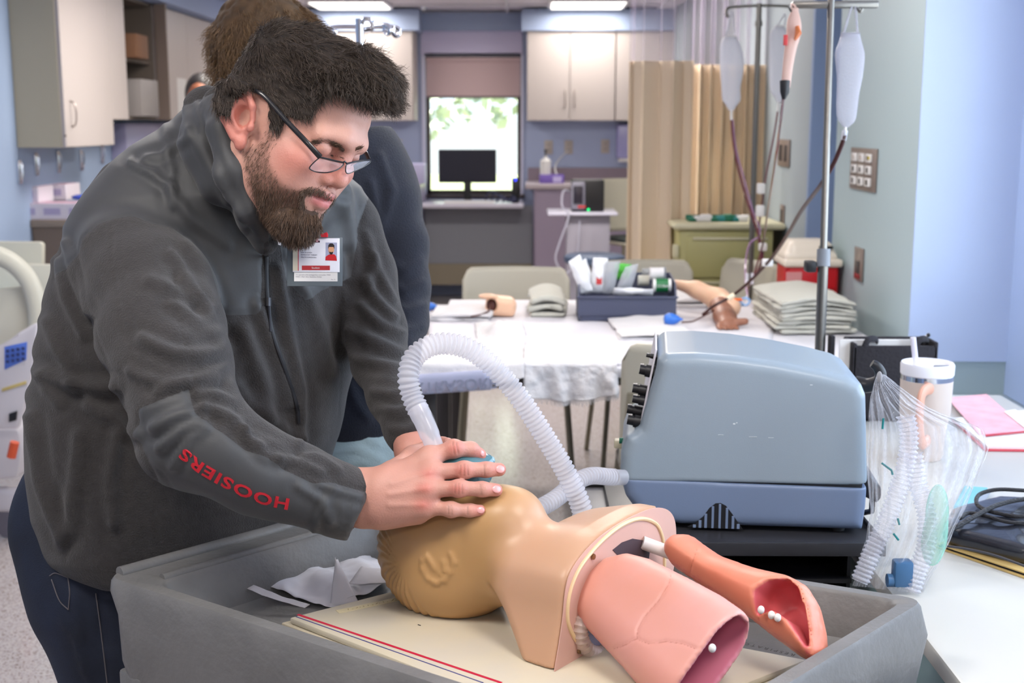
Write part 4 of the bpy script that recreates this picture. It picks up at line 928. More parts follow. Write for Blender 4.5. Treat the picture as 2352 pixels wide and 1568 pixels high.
for k in range(5):
    an = k*2*math.pi/5+0.3; l = MB().tube([(0, 0, 0.12), (0.2*math.cos(an), 0.2*math.sin(an), 0.07)], 0.012, 8).build('base_leg', M_pole, t); MB().ball((0.2*math.cos(an), 0.2*math.sin(an), 0.03), 0.03).build('caster', M_black, l)
pt = P(1912, -20, DN); t = thing('iv_pole', 'thicker steel IV pole in front of the towel pile, rising out of the picture', 'IV pole', (P(1886, 830, DN).x, P(1886, 830, DN).y, 0)); b0 = t.location.copy(); dx = (pt-P(1886, 830, DN)); 
zj = P(1891, 590, DN); L = lambda v: Vector(v)-b0
MB().cyl((0, 0, 0.1), L(zj), 0.0125).build('lower_pole', M_pole, t)
MB().cyl(L(zj), L(P(1911, -60, DN)), 0.0085).build('upper_pole', M_pole, t)
MB().cyl(L(P(1891, 612, DN)), L(P(1892, 572, DN)), 0.016).build('lock_collar', mat('collar_grey', (128, 132, 140), rough=0.4), t)
MB().box(L(P(1852, 626, DN)), L(P(1876, 600, DN))+Vector((0, 0.03, 0)), 0.004).build('clamp_knob', M_black, t)
MB().box(L(P(1822, 18, DN)), L(P(2018, 2, DN))+Vector((0, 0.02, 0)), 0.003).build('cross_bar', M_pole, t)
for x in (1816, 1972): MB().tube(spline([L(P(x, 10, DN)), L(P(x-3, 18, DN)), L(P(x+4, 28, DN)), L(P(x+10, 20, DN))], 12), 0.003, 6).build('hook', M_pole, t)
for k in range(5):
    an = k*2*math.pi/5+0.9; l = MB().tube([(0, 0, 0.12), (0.24*math.cos(an), 0.24*math.sin(an), 0.07)], 0.012, 8).build('base_leg', M_pole, t); MB().ball((0.24*math.cos(an), 0.24*math.sin(an), 0.03), 0.03).build('caster', M_black, l)
def ivbag(label, prof, D, m_, flat=0.45, hook=None, spike=None, name='iv_bag'):
    """prof: (cx, y, halfwidth) in px"""
    o0 = P(prof[-1][0], prof[-1][1], D); t = thing(name, label, 'IV bag', o0, group=None)
    cs = spline([Vector((p_[0], p_[1], p_[2])) for p_ in prof], 40); pts = [P(c.x, c.y, D)-o0 for c in cs]; rr = [max(0.001, c.z*D/FPX) for c in cs]
    m = MB(); m.tube(pts, rr, 24, flat=(1, flat)); o = m.build('bag_body', m_, t)
    x = prof[0]; h = hook
    MB().tube(spline([pts[0]+Vector((-rr[0]*0.8, 0, -0.005)), P(*h, D)-o0+Vector((-0.004, 0, 0.0)), P(*h, D)-o0+Vector((0.004, 0, 0)), pts[0]+Vector((rr[0]*0.8, 0, -0.005))], 20), 0.003, 6).build('hanging_loop', m_, t)
    MB().box(pts[0]+Vector((-rr[0], -0.004, -0.006)), pts[0]+Vector((rr[0], 0.004, 0.006)), 0.002).build('top_seal', M_white if m_ is M_bag else m_, t)
    if spike: MB().tube([P(spike[0], spike[1], D)-o0, P(spike[2], spike[3], D)-o0], 0.0055*D/5.2, 10).build('spike_port', M_white, t)
    return t
ivbag('white translucent IV bag on the left end of the far pole\'s hook', [(1678, 86, 14), (1677, 100, 22), (1680, 130, 27), (1681, 160, 27), (1679, 200, 22), (1680, 228, 21), (1680, 240, 14), (1680, 254, 5)], DF, M_bag, hook=(1680, 32), spike=(1680, 254, 1680, 276))
ivbag('white IV bag on the right hook of the far pole, behind the tan one', [(1792, 62, 12), (1790, 80, 22), (1792, 110, 25), (1790, 160, 24), (1788, 205, 19), (1790, 222, 12), (1789, 236, 5)], DF, M_bag, hook=(1802, 36), spike=(1789, 234, 1787, 256))
t = ivbag('pale see-through IV bag hanging from the near pole\'s right hook', [(1953, 80, 22), (1953, 96, 26), (1952, 125, 34), (1952, 170, 30), (1948, 210, 26), (1945, 250, 24), (1944, 275, 20), (1942, 292, 6)], DN, M_bag2, hook=(1960, 16), spike=(1942, 292, 1941, 306))
t = ivbag('narrow tan mannequin-blood bag with black tip on the near pole\'s left hook', [(1826, 24, 8), (1824, 50, 16), (1823, 75, 17), (1816, 110, 14), (1810, 150, 12), (1806, 186, 11), (1804, 200, 11)], DN, mat('bag_peach', (206, 170, 156), rough=0.3), hook=(1820, 12))
o0 = t.location.copy()
MB().tube([P(1803, 186, DN)-o0, P(1802, 212, DN)-o0, P(1800, 228, DN)-o0], [0.0125, 0.011, 0.004], 12).build('black_tip', M_black, t)
MB().tube([P(1831, 60, DN-.02)-o0, P(1834, 76, DN-.02)-o0, P(1826, 92, DN-.02)-o0], [0.005, 0.008, 0.003], 8).build('orange_fluid', mat('fluid_orange', (200, 110, 60), rough=0.3), t)
MB().box(P(1800, 104, DN-.02)-o0, P(1809, 80, DN-.02)-o0+Vector((0, 0.004, 0)), 0.001).build('red_tag', M_redp, t)
def tubing(label, pts, r, m_=None, name='iv_tubing', parts=()):
    o = MB().tube(spline([P(*p) for p in pts], 60), r, 8).build(name, m_ or M_blood); tag(o, label, 'tubing')
    return o
tubing('blood-dark tube from the left white bag down to the crossing', [(1680, 270, DF), (1684, 320, DF), (1694, 380, DF), (1716, 460, DF-.03), (1736, 520, DF-.05), (1752, 580, DF-.05), (1744, 615, DF-.05), (1722, 650, DF-.1), (1716, 680, DF-.3)], 0.005)
tubing('clear purple tube beside the dark one from the left white bag', [(1683, 275, DF), (1690, 340, DF), (1706, 400, DF), (1728, 480, DF-.03), (1746, 535, DF-.05), (1722, 560, DF-.05), (1713, 600, DF-.05), (1713, 650, DF-.2), (1717, 680, DF-.3)], 0.004, M_tubec)
tubing('dark tube from the far right-hand bag past the pole', [(1787, 252, DF), (1776, 320, DF), (1760, 400, DF), (1750, 470, DF-.02), (1742, 540, DF-.05), (1748, 600, DF-.05), (1730, 640, DF-.1), (1720, 660, DF-.2)], 0.004)
tubing('thin red-brown tube from the black tipped bag', [(1799, 226, DN), (1790, 300, DN+.2), (1776, 400, DN+.8), (1764, 480, DN+1.4), (1752, 560, DN+1.9), (1738, 610, DN+2), (1726, 650, DN+2)], 0.0035)
t = thing('blood_line', 'long dark blood line curving from the pale bag down to the brown hand', 'tubing', P(1660, 700, 4.5)); o0 = t.location.copy()
MB().tube([v-o0 for v in spline([P(1941, 306, DN), P(1936, 325, DN), P(1915, 375, DN+.03), (P(1885, 425, DN+.1)), P(1840, 485, DN+.4), P(1805, 545, DN+.8), P(1770, 595, DN+1.1), P(1720, 648, DN+1.3), P(1680, 680, 4.42), P(1640, 702, 4.42), P(1615, 722, 4.36)], 90)], 0.0055, 8).build('line', mat('blood_line_dark', (62, 30, 28), rough=0.35), t)
MB().box(P(1752, 612, DN+1.15)-o0, P(1776, 595, DN+1.15)-o0+Vector((0, 0.02, 0)), 0.004).build('roller_clamp', M_white, t)
MB().tube([P(1941, 300, DN)-o0, P(1937, 322, DN)-o0], 0.007, 8).build('drip_cap', clear('drip_cap', (230, 230, 240), alpha=0.5), t)
MB().tube([P(1672, 686, 4.4)-o0, P(1686, 676, 4.4)-o0], 0.009, 8).build('injection_port', mat('port_cream', (240, 226, 196), rough=0.4), t)
for i, (x, y, h_) in enumerate(((1748, 433, 24), (1746, 484, 26), (1752, 567, 18))):
    m = MB(); c = P(x, y, DF-.07); m.box(c+Vector((-0.017, -0.012, -h_*0.5*DF/FPX)), c+Vector((0.017, 0.012, h_*0.5*DF/FPX)), 0.006); o = m.build('roller_clamp', M_white); tag(o, 'white roller clamp on the tubing along the far pole, '+['uppermost', 'middle', 'lowest'][i], 'clamp', 'white clamps along the pole')
for i, (x, y) in enumerate(((1716, 640), (1728, 640), (1716, 690))):
    o = MB().tube([P(x, y-12, DF-.3), P(x, y+12, DF-.32)], 0.006, 8).build('drip_connector', clear('connector_%d' % i, (240, 240, 250), alpha=0.6)); tag(o, 'clear connector on the tubing above the practice hand, '+['left one', 'right one', 'lowest one'][i], 'connector')
# chrome hook top behind the men
DH = 3.25; t = thing('iv_pole', 'chrome IV pole whose looped hooks rise behind the dark haired man', 'IV pole', P(833, 400, DH)); t.location.z = 0; b0 = t.location.copy()
MB().cyl((0, 0, 0.1), (0, 0, P(833, 48, DH).z), 0.011).build('pole', M_chrome, t)
for k, (ax, sg) in enumerate(((1, 1), (1, -1), (0, 1))):
    c = P(833, 62, DH)-b0; d = Vector((ax*sg, 0.3 if ax else 1, 0)).normalized() if k < 2 else Vector((0.8, -0.6, 0)); Lh = 0.088
    e_ = c+d*Lh; pts = [c, c+d*Lh*0.6+Vector((0, 0, 0.002)), e_, e_+d*0.008+Vector((0, 0, -0.012)), e_+Vector((0, 0, -0.022)), e_-d*0.010+Vector((0, 0, -0.012)), e_-d*0.006+Vector((0, 0, 0.004))]
    MB().tube(spline(pts, 40), 0.0058, 8).build('hook', M_chrome, t)
MB().tube(spline([(0, 0, P(833, 66, DH).z), (0.012, -0.01, P(833, 50, DH).z), (0.03, -0.01, P(833, 52, DH).z), (0.03, 0, P(833, 70, DH).z), (0.012, 0, P(833, 74, DH).z)], 24), 0.0058, 8).build('hook', M_chrome, t)
for k in range(5):
    an = k*2*math.pi/5+0.9; l = MB().tube([(0, 0, 0.12), (0.24*math.cos(an), 0.24*math.sin(an), 0.07)], 0.012, 8).build('base_leg', M_chrome, t); MB().ball((0.24*math.cos(an), 0.24*math.sin(an), 0.03), 0.03).build('caster', M_black, l)
# --- hospital bed at the left edge
M_bed = mat('bed_cream', (206, 202, 186), rough=0.4); M_bed2 = mat('bed_white', (206, 200, 204), rough=0.35)
YBd = 4.35; bp = PY(0, 1000, YBd); t = thing('hospital_bed', 'cream hospital bed with side rail and blue keypad at the left edge', 'bed', (bp.x-0.4, YBd, 0)); b0 = t.location.copy()
def pl(pts, Y, th, name, m_, bev=0.008, hole=None, mesh=False):
    q = [PY(x, y, Y)-b0 for x, y in pts]; m = MB(); m.prism(q, (0, th, 0), bev, 2); return m.build(name, m_, t)
pl([(-260, 552), (92, 556), (97, 562), (96, 640), (-260, 640)], 5.3, 0.04, 'headboard', M_bed)
pl([(-260, 604), (118, 608), (120, 690), (-260, 690)], 5.0, 0.04, 'head_panel', M_bed)
# side rail with an oval grip opening: ring loft
ax, ay = [], []
R_out = [(-60, 560), (0, 572), (45, 600), (82, 650), (100, 700), (104, 760), (90, 800), (40, 830), (-60, 835)]
cen = PY(-5, 640, 4.3)-b0
m = MB(); out = spline([PY(x, y, 4.3)-b0 for x, y in R_out], 60); n_ = len(out); inn = []
for k in range(n_):
    pxy = R_out; 
m = MB(); m.tube(spline([PY(x, y, 4.3)-b0 for x, y in [(-90, 575), (-20, 583), (30, 605), (66, 645), (84, 700), (86, 760), (70, 800)]], 40), 0.034, 12, flat=(1, 0.7)); m.build('rail_grip', M_bed, t)
pl([(-90, 665), (30, 668), (62, 650), (84, 700), (88, 780), (60, 815), (-90, 820)], 4.32, 0.03, 'rail_panel', M_bed, 0.01)
pl([(-90, 820), (0, 800), (40, 765), (80, 742), (90, 745), (70, 860), (52, 940), (40, 985), (-90, 990)], 4.15, 0.03, 'lower_rail', M_bed2, 0.01)
kp = pl([(10, 796), (62, 785), (60, 826), (10, 849)], 4.148, 0.006, 'keypad', mat('keypad_blue', (86, 116, 200), rough=0.4), 0.001)
m = MB()
for i in range(4):
    for j in range(3):
        c = PY(17+i*12, 806+j*12-i*2, 4.143)-b0; m.box(c-Vector((0.005, 0.001, 0.005)), c+Vector((0.005, 0.003, 0.005)), 0.001)
o = m.build('keypad_buttons', mat('keypad_dark', (50, 60, 110), rough=0.4), kp); o.matrix_parent_inverse = Matrix.Identity(4)
pl([(4, 892), (60, 874), (60, 882), (4, 900)], 4.147, 0.004, 'angle_gauge', mat('gauge_yellow', (190, 170, 110), rough=0.5), 0.001)
pl([(-90, 985), (42, 985), (50, 1030), (40, 1100), (-90, 1110)], 4.25, 0.3, 'bed_frame', M_bed2, 0.02)
pl([(20, 950), (38, 944), (36, 965), (20, 970)], 4.14, 0.01, 'latch_window', M_black, 0.001)
m = MB(); m.tube([PY(34, 1015, 4.15)-b0, PY(26, 1050, 4.15)-b0], 0.016, 10); m.build('release_knob', mat('knob_orange', (206, 84, 50), rough=0.4), t)
m = MB(); c = PY(22, 1130, 4.3)-b0; c.z = 0.062; m.cyl(c+Vector((-0.0, -0.02, 0)), c+Vector((0.0, 0.02, 0)), 0.062, seg=28); w_ = m.build('wheel', mat('wheel_grey', (104, 100, 110), rough=0.5), t)
m = MB(); m.box(c+Vector((-0.06, -0.028, 0.03)), c+Vector((0.06, 0.028, 0.12)), 0.02, 3); m.build('wheel_cover', M_bed2, t)
m = MB(); m.box((-1.2, 0.05, 0.62), (0.30, 0.85, 0.80), 0.04, 3); m.build('mattress', mat('mattress_pale', (196, 214, 226), rough=0.7), t)
m = MB(); m.box((-1.2, 0.1, 0.3), (0.25, 0.8, 0.5), 0.02); m.build('underframe', M_bed2, t)
MB().cyl((-1.1, 0.1, 0.06), (-1.1, 0.14, 0.06), 0.06).build('wheel', M_panelgrey, t)

# ================================================================ ventilator, right table
def ray_plane(px, py, p0, n):
    r = _ray(px, py); n = Vector(n); p0 = Vector(p0); return CAM+r*((p0-CAM).dot(n)/r.dot(n))
def corrugated(name, pts, r, pitch, amp, m, parent=None, seg=20, smooth_ends=(0.0, 0.0), sub=5):
    sp_ = spline(pts, 400); L = [0]
    for a, b in zip(sp_, sp_[1:]): L.append(L[-1]+(b-a).length)
    n = int(L[-1]/pitch*sub); out = []; rr = []; A = np.array([list(p) for p in sp_]); L = np.array(L)
    for i in range(n+1):
        s_ = L[-1]*i/n; p = [np.interp(s_, L, A[:, k]) for k in range(3)]; out.append(p)
        c = abs(math.cos(math.pi*s_/pitch)); w = 0.0 if (s_ < smooth_ends[0] or s_ > L[-1]-smooth_ends[1]) else 1.0
        rr.append(r+amp*(c**1.6*2-1.2)*w)
    mb = MB(); mb.tube(out, rr, seg, cap=False); return mb.build(name, m, parent, smooth=True)
Yv = 1.99
M_vup = mat('ventilator_shell', (142, 156, 168), rough=0.32, spec=0.5, bump=0.04, bscale=500)
M_vlo = mat('ventilator_base_shell', (112, 128, 156), rough=0.4, bump=0.04, bscale=500)
vo = PY(1700, 1213, Yv); vt = thing('ventilator', 'blue-grey portable ventilator with black knobs on a black shelf', 'ventilator', vo)
def vxz(px, py): q = PY(px, py, Yv); return (q.x-vo.x, q.z-vo.z)
prof = [(1508, 856), (1512, 830), (1530, 817), (1600, 814), (1694, 820), (1790, 832), (1886, 850), (1947, 865), (1976, 880), (1986, 905), (1990, 1094), (1986, 1160), (1978, 1213), (1560, 1212), (1470, 1195), (1437, 1150), (1424, 1104), (1426, 1050), (1440, 1010), (1458, 1000), (1470, 990)]
pv = [vxz(*p) for p in prof]; VD = 0.25
def vent_part(upper):
    s = SDF((-0.23, -0.01, -0.03), (0.24, VD+0.01, 0.34), 0.0032)
    def f(X, Y, Z):
        k = 0.10*np.clip((0.06-Y)/0.06, 0, 1)**2*0.0
        d2 = poly_sd(X[:, 0, :], Z[:, 0, :]-0.0, pv)[:, None, :]+0*Y; w = np.abs(Y-VD/2)-VD/2
        rise = 0.0*np.clip((Z-0.20)/0.08, 0, 1)*np.clip(np.sin(np.clip(Y/VD, 0, 1)*np.pi), 0, 1)**0.8
        d2 = d2-rise
        kk = 0.022; hh = np.maximum(kk-np.abs(w-d2), 0)/kk; return np.maximum(w, d2)+hh*hh*kk*0.25
    s.put(f, (-0.23, 0, -0.02), (0.24, VD, 0.33), 0, pad=0.05)
    zs = vxz(1700, 1110)[1]
    s.plane((0, 0, zs+(0.0008 if upper else -0.0008)), (0.012, 0, -1 if upper else 1), k=0.001)
    V, F = s.nets(2); return mkmesh('shell', V, F, M_vup if upper else M_vlo, smooth=True)
obj('upper_shell', vent_part(True), vt); obj('lower_shell', vent_part(False), vt)
zs = vxz(1700, 1110)[1]
m = MB(); m.box((-0.185, 0.006, zs-0.01), (0.193, VD-0.006, zs+0.01), 0.003); m.build('seam_core', M_black, vt)
# front panel (white) and knobs on the slanted front
def VP(px, py, dy=0.0): x, z = vxz(px, py); return Vector((x, dy, z))
fa, fb = VP(1512, 815), VP(1474, 1000); fd = (fa-fb).normalized(); fn = Vector((-fd.z, 0, fd.x)); fn = fn if fn.x < 0 else -fn
m = MB(); m.prism([fa+fn*0.001+Vector((0, 0.03, 0)), fb+fn*0.001+Vector((0, 0.03, 0)), fb+fn*0.004+Vector((0, 0.03, 0)), fa+fn*0.004+Vector((0, 0.03, 0))], (0, VD-0.06, 0)); m.build('front_panel', mat('panel_white', (214, 212, 220), rough=0.4), vt)
for i, (x, y, ln, r, dy) in enumerate(((1502, 835, 0.012, 0.0035, 0.05), (1492, 868, 0.016, 0.009, 0.045), (1478, 915, 0.018, 0.008, 0.05), (1478, 937, 0.018, 0.007, 0.04), (1465, 966, 0.018, 0.008, 0.055), (1466, 986, 0.018, 0.009, 0.04))):
    c = VP(x, y, dy); m = MB(); m.cyl(c-fn*0.012, c+fn*ln, r, r*0.93, 16); m.cyl(c-fn*0.012, c+fn*ln*0.4, r*1.2, seg=16); k_ = m.build('knob', M_black, vt)
    m = MB(); m.box(c+fn*ln*0.5+Vector((-0.001, -0.001, r*0.9)), c+fn*ln+Vector((0.001, 0.001, r*1.02))); m.build('pointer', M_white, k_)
# cooling slots: dark raised sheet stands in for the shade behind the slats
hump = [(1580, 1213), (1600, 1203), (1616, 1188), (1630, 1168), (1644, 1157), (1656, 1156), (1668, 1162), (1682, 1180), (1694, 1198), (1706, 1215)]
m = MB(); m.prism([VP(x, y, -0.0006) for x, y in hump], (0, 0.004, 0)); m.build('vent_shade_sheet', mat('vent_shade_black', (14, 14, 20), rough=0.7), vt)
for x in (1592, 1605, 1618, 1634, 1650, 1666, 1680, 1692):
    yt = float(np.interp(x+4, [h[0] for h in hump], [h[1] for h in hump]))+2
    if yt > 1211: continue
    m = MB(); m.box(VP(x, 1214, -0.0016), VP(x+7, yt, 0.001), 0.0004, 1); m.build('slat', M_vlo, vt)
# scuffs
m = MB()
for (x, y, w_, h_) in ((1858, 880, 6, 1.5), (1684, 972, 5, 3), (1691, 970, 3, 2), (1650, 999, 12, 0.8), (1720, 1002, 18, 0.8), (1764, 1003, 12, 0.7)):
    d = 0.0012 if y > 900 else -0.0003
    m.box(VP(x, y, -0.0006), VP(x+w_, y+h_, 0.0))
m.build('scuff_marks', mat('scuff', (206, 214, 216), rough=0.6), vt)
# back hook, latch
m = MB(); m.tube(spline([VP(1984, 905, 0.10), VP(2010, 905, 0.09), VP(2030, 893, 0.08), VP(2036, 875, 0.08), VP(2028, 858, 0.08), VP(2016, 850, 0.08)], 24), [0.014*(1-0.5*i/24) for i in range(26)][:len(spline([VP(1984, 905, 0.10), VP(2010, 905, 0.09), VP(2030, 893, 0.08), VP(2036, 875, 0.08), VP(2028, 858, 0.08), VP(2016, 850, 0.08)], 24))], 12); m.build('cord_hook', M_black, vt)
m = MB(); m.prism([VP(1985, 1098, 0.05), VP(2005, 1105, 0.05), VP(2030, 1130, 0.05), VP(2030, 1155, 0.05), VP(2020, 1168, 0.05), VP(1985, 1150, 0.05)], (0, 0.12, 0), 0.004); m.tube([VP(2012, 1160, 0.06), VP(2010, 1190, 0.06), VP(1995, 1212, 0.1)], 0.005, 8); m.build('rear_latch', M_black, vt)
m = MB(); m.cyl(VP(1420, 1046, 0.08), VP(1432, 1046, 0.08), 0.005); m.build('green_port', mat('port_green', (20, 110, 84)), vt)
m = MB(); m.box(VP(1406, 1073, 0.10), VP(1430, 1053, 0.12), 0.003); m.build('cream_port', mat('port_cream2', (216, 208, 180), rough=0.4), vt)
m = MB()
for (x, y) in ((-0.15, 0.03), (0.16, 0.03), (-0.15, 0.2), (0.16, 0.2)): m.cyl((x, y, -0.006), (x, y, 0.003), 0.012, seg=14)
m.build('rubber_feet', M_black, vt)
# stand
SZ = vo.z-0.007; a = PY(1560, 1240, 1.93); b = PY(2032, 1240, 1.93)
vt.rotation_euler = (0, 0, math.radians(-5.5))
st = thing('ventilator_stand', 'black shelf stand with lower tray carrying the ventilator', 'stand', (vo.x, Yv, 0)); ax_, bx_ = a.x-vo.x-0.10, b.x-vo.x
m = MB(); m.box((ax_, -0.06, SZ-0.008), (bx_, 0.32, SZ), 0.002); m.box((ax_, -0.064, SZ-0.018), (bx_, -0.058, SZ+0.004), 0.001); m.box((bx_-0.004, -0.064, SZ-0.018), (bx_+0.002, 0.32, SZ+0.006), 0.001); m.build('shelf', mat('shelf_black', (44, 44, 48), rough=0.35), st)
xr = PY(1962, 1300, 1.95).x-vo.x
m = MB(); m.box((ax_, -0.02, SZ-0.13), (ax_+0.006, 0.3, SZ-0.009)); m.box((xr-0.006, -0.02, SZ-0.13), (xr, 0.3, SZ-0.009)); m.box((ax_, 0.29, SZ-0.13), (xr, 0.3, SZ-0.009)); m.box((ax_, -0.03, SZ-0.075), (xr, 0.3, SZ-0.068)); m.box((ax_, -0.03, SZ-0.14), (xr, 0.3, SZ-0.13)); m.build('drawer_box', mat('box_black', (26, 26, 30), rough=0.35), st)
m = MB(); m.tube([(bx_-0.01, 0.1, SZ-0.01), (bx_-0.05, 0.1, SZ-0.12), (xr-0.002, 0.1, SZ-0.2)], 0.006, 8); m.build('side_brace', M_black, st)
m = MB(); m.cyl((0, 0.14, 0.1), (0, 0.14, SZ-0.14), 0.03); m.build('column', M_black, st)
for sx in (-1, 1):
    for sy in (-1, 1):
        l = MB().tube([(0, 0.14, 0.12), (0.22*sx, 0.14+0.2*sy, 0.07)], 0.016, 8).build('leg', M_black, st); MB().cyl((0.22*sx-0.012, 0.14+0.2*sy, 0.035), (0.22*sx+0.012, 0.14+0.2*sy, 0.035), 0.035).build('caster', M_black, l)
g0 = PZ(1330, 1118, 0.775); t = thing('grey_side_table', 'dark grey side table top just left of the ventilator, under the white hose', 'table', (g0.x, g0.y-0.30, 0))
x1_ = vo.x-0.16-0.0-g0.x; 
MB().box((0, 0, 0.755), (x1_, 0.30, 0.775), 0.004).build('tabletop', mat('side_table_grey', (120, 120, 124), rough=0.4), t)
MB().box((0.0, 0.295, 0.775), (x1_, 0.305, 0.782), 0.002).build('back_edge', M_black, t)
for x in (0.01, x1_-0.03):
    for y in (0.01, 0.26): MB().box((x, y, 0), (x+0.02, y+0.02, 0.755)).build('leg', M_panelgrey, t)
# hoses
M_hose = bpy.data.materials.new('hose_clear'); M_hose.use_nodes = True
_b = M_hose.node_tree.nodes['Principled BSDF']; _b.inputs['Base Color'].default_value = S((222, 222, 230)); _b.inputs['Roughness'].default_value = 0.14
_t = M_hose.node_tree.nodes.new('ShaderNodeBsdfTransparent'); _tl = M_hose.node_tree.nodes.new('ShaderNodeBsdfTranslucent'); _tl.inputs[0].default_value = S((240, 240, 246))
_m1 = M_hose.node_tree.nodes.new('ShaderNodeMixShader'); _m1.inputs[0].default_value = 0.30; _m2 = M_hose.node_tree.nodes.new('ShaderNodeMixShader'); _m2.inputs[0].default_value = 0.48
L_ = M_hose.node_tree.links; L_.new(_b.outputs[0], _m1.inputs[1]); L_.new(_tl.outputs[0], _m1.inputs[2]); L_.new(_t.outputs[0], _m2.inputs[1]); L_.new(_m1.outputs[0], _m2.inputs[2]); L_.new(_m2.outputs[0], M_hose.node_tree.nodes['Material Output'].inputs['Surface'])
hp = [(1345, 1230, 1.78), (1335, 1165, 1.77), (1300, 1085, 1.76), (1250, 1000, 1.75), (1195, 915, 1.74), (1140, 850, 1.73), (1085, 805, 1.72), (1030, 789, 1.71), (985, 795, 1.70), (950, 822, 1.69), (938, 865, 1.68), (945, 905, 1.68), (962, 945, 1.675)]
ho = corrugated('breathing_hose', [P(*p) for p in hp], 0.0140, 0.0068, 0.0016, M_hose, sub=8); tag(ho, 'white corrugated breathing hose looping up from the face mask over to the chest', 'hose')
m = MB(); m.tube(spline([P(958, 935, 1.675), P(975, 970, 1.67), P(990, 1005, 1.665), P(1003, 1040, 1.66)], 16), [0.0142]*4+[0.0135]*6+[0.0125]*8, 20, cap=False); m.build('cuff', M_hose, ho)
h2 = corrugated('ventilator_hose', [P(1432, 1096, 1.99), P(1400, 1095, 1.97), P(1362, 1092, 1.94), P(1335, 1100, 1.92), P(1305, 1122, 1.89), P(1275, 1146, 1.86), P(1235, 1170, 1.83), P(1190, 1200, 1.80)], 0.0125, 0.0068, 0.0015, M_hose, sub=8, smooth_ends=(0.02, 0)); tag(h2, 'short white corrugated hose running from the ventilator front behind the dummy neck', 'hose')
# ---------------- right table
RX = PZ(2137, 1478, 0.75).x; RT = 0.75
t = thing('side_table', 'long white table under the alcove window on the right', 'table', (RX, 0.6, 0)); w = 1.24-RX
M_rt = mat('white_tabletop', (200, 200, 195), rough=0.3); M_teal = mat('table_edge_teal', (140, 168, 172), rough=0.5)
MB().box((0, 0, RT-0.03), (w+0.0, 2.66, RT), 0.006).build('tabletop', M_rt, t)
m = MB(); m.box((0.01, 0.01, RT-0.10), (w-0.01, 2.64, RT-0.0305)); m.build('apron', M_teal, t)
for x in (0.02, w-0.06):
    for y in (0.03, 2.58): MB().box((x, y, 0), (x+0.04, y+0.04, RT-0.03)).build('leg', M_panelgrey, t)
def onR(px, py, dz=0): return PZ(px, py, RT+dz)
# tumbler
Yc = 2.62; c = PY(2127, 900, Yc); r = (PY(2185, 900, Yc).x-PY(2068, 900, Yc).x)/2
t = thing('travel_tumbler', 'beige insulated tumbler with white lid, straw and side handle', 'tumbler', (c.x, Yc, RT+0.0005))
zt = PY(2127, 832, Yc).z-RT; zb = PY(2127, 862, Yc).z-RT
MB().lathe([(0.001, 0), (r*0.72, 0), (r*0.78, 0.01), (r*0.82, 0.06), (r*0.97, 0.10), (r, zb-0.008)], 40).build('cup_body', mat('tumbler_beige', (206, 192, 184), rough=0.45), t)
MB().lathe([(r*0.99, zb-0.009), (r*1.005, zb-0.008), (r*1.005, zb+0.002), (r*0.99, zb+0.003)], 40).build('steel_band', M_chrome, t)
MB().lathe([(r*0.98, zb+0.002), (r*1.02, zb+0.004), (r*1.03, zt-0.004), (r*0.99, zt), (r*0.9, zt-0.004), (r*0.85, zt-0.008), (0.001, zt-0.010)], 40).build('lid', mat('lid_white', (228, 228, 236), rough=0.3), t)
m = MB(); m.box((0.005, -r*0.75, zt-0.008), (0.038, -r*0.35, zt-0.002), 0.003); m.build('lid_tab', M_panelgrey, t)
s0 = PY(2106, 835, Yc)-Vector((c.x, Yc, RT)); s1 = PY(2097, 775, Yc)-Vector((c.x, Yc, RT))
MB().tube([s0+Vector((0, 0, -0.015)), s1], 0.0062, 12).build('straw', clear('straw_clear', (232, 228, 240), alpha=0.75), t)
hx = PY(2090, 880, Yc).x-c.x
MB().tube(spline([(hx+0.035, -r*0.8, zb-0.02), (hx+0.015, -r*1.15, zb-0.018), (hx-0.0, -r*1.5, zb-0.03), (hx-0.002, -r*1.55, zb-0.08), (hx+0.012, -r*1.2, zb-0.13), (hx+0.03, -r*0.8, zb-0.13)], 30), 0.009, 12, flat=(1.4, 0.8)).build('cup_handle', mat('handle_pink', (214, 160, 138), rough=0.5), t)
# tote
Yt_ = 2.95; a = PY(1916, 800, Yt_); b = PY(2156, 790, Yt_); zt = PY(2040, 790, Yt_).z-RT; w = b.x-a.x
t = thing('black_tote', 'black fabric folder tote standing behind the tumbler', 'bag', (a.x, Yt_, RT+0.0005))
M_tote = mat('tote_black', (34, 32, 38), rough=0.8, bump=0.3, bscale=120)
m = MB(); m.box((0.045, 0, 0), (w, 0.012, zt-0.005), 0.004); m.box((0.045, 0.09, 0), (w, 0.10, zt+0.002), 0.004); m.box((0.045, 0.0, 0), (w, 0.10, 0.01), 0.003); m.box((w-0.01, 0.0, 0), (w, 0.10, zt+0.004), 0.003); m.box((0.045, 0.0, 0), (0.055, 0.10, zt), 0.003); m.build('tote_body', M_tote, t)
m = MB(); m.box((0.0, 0.04, 0.0), (0.012, 0.07, zt+0.012), 0.003); m.build('side_flap', M_tote, t)
m = MB()
for x in (0.09, 0.21): m.tube(spline([(x-0.02, 0.004, zt-0.02), (x-0.01, 0.004, zt+0.008), (x+0.015, 0.02, zt+0.008), (x+0.02, 0.05, zt-0.01)], 12), 0.008, 8, flat=(1, 0.4))
m.build('handle', M_tote, t)
m = MB(); m.box((0.02, 0.03, 0.01), (0.16, 0.035, zt+0.004)); m.box((0.03, 0.05, 0.01), (0.2, 0.055, zt+0.002)); m.build('papers', M_white, t)
m = MB(); m.tube([(0.19, 0.06, zt-0.01), (0.235, 0.05, zt+0.012)], 0.003, 8); o = m.build('pen', M_white, None); o.parent = t; MB().ball((0.236, 0.05, zt+0.013), 0.005).build('pen_cap', M_black, o)
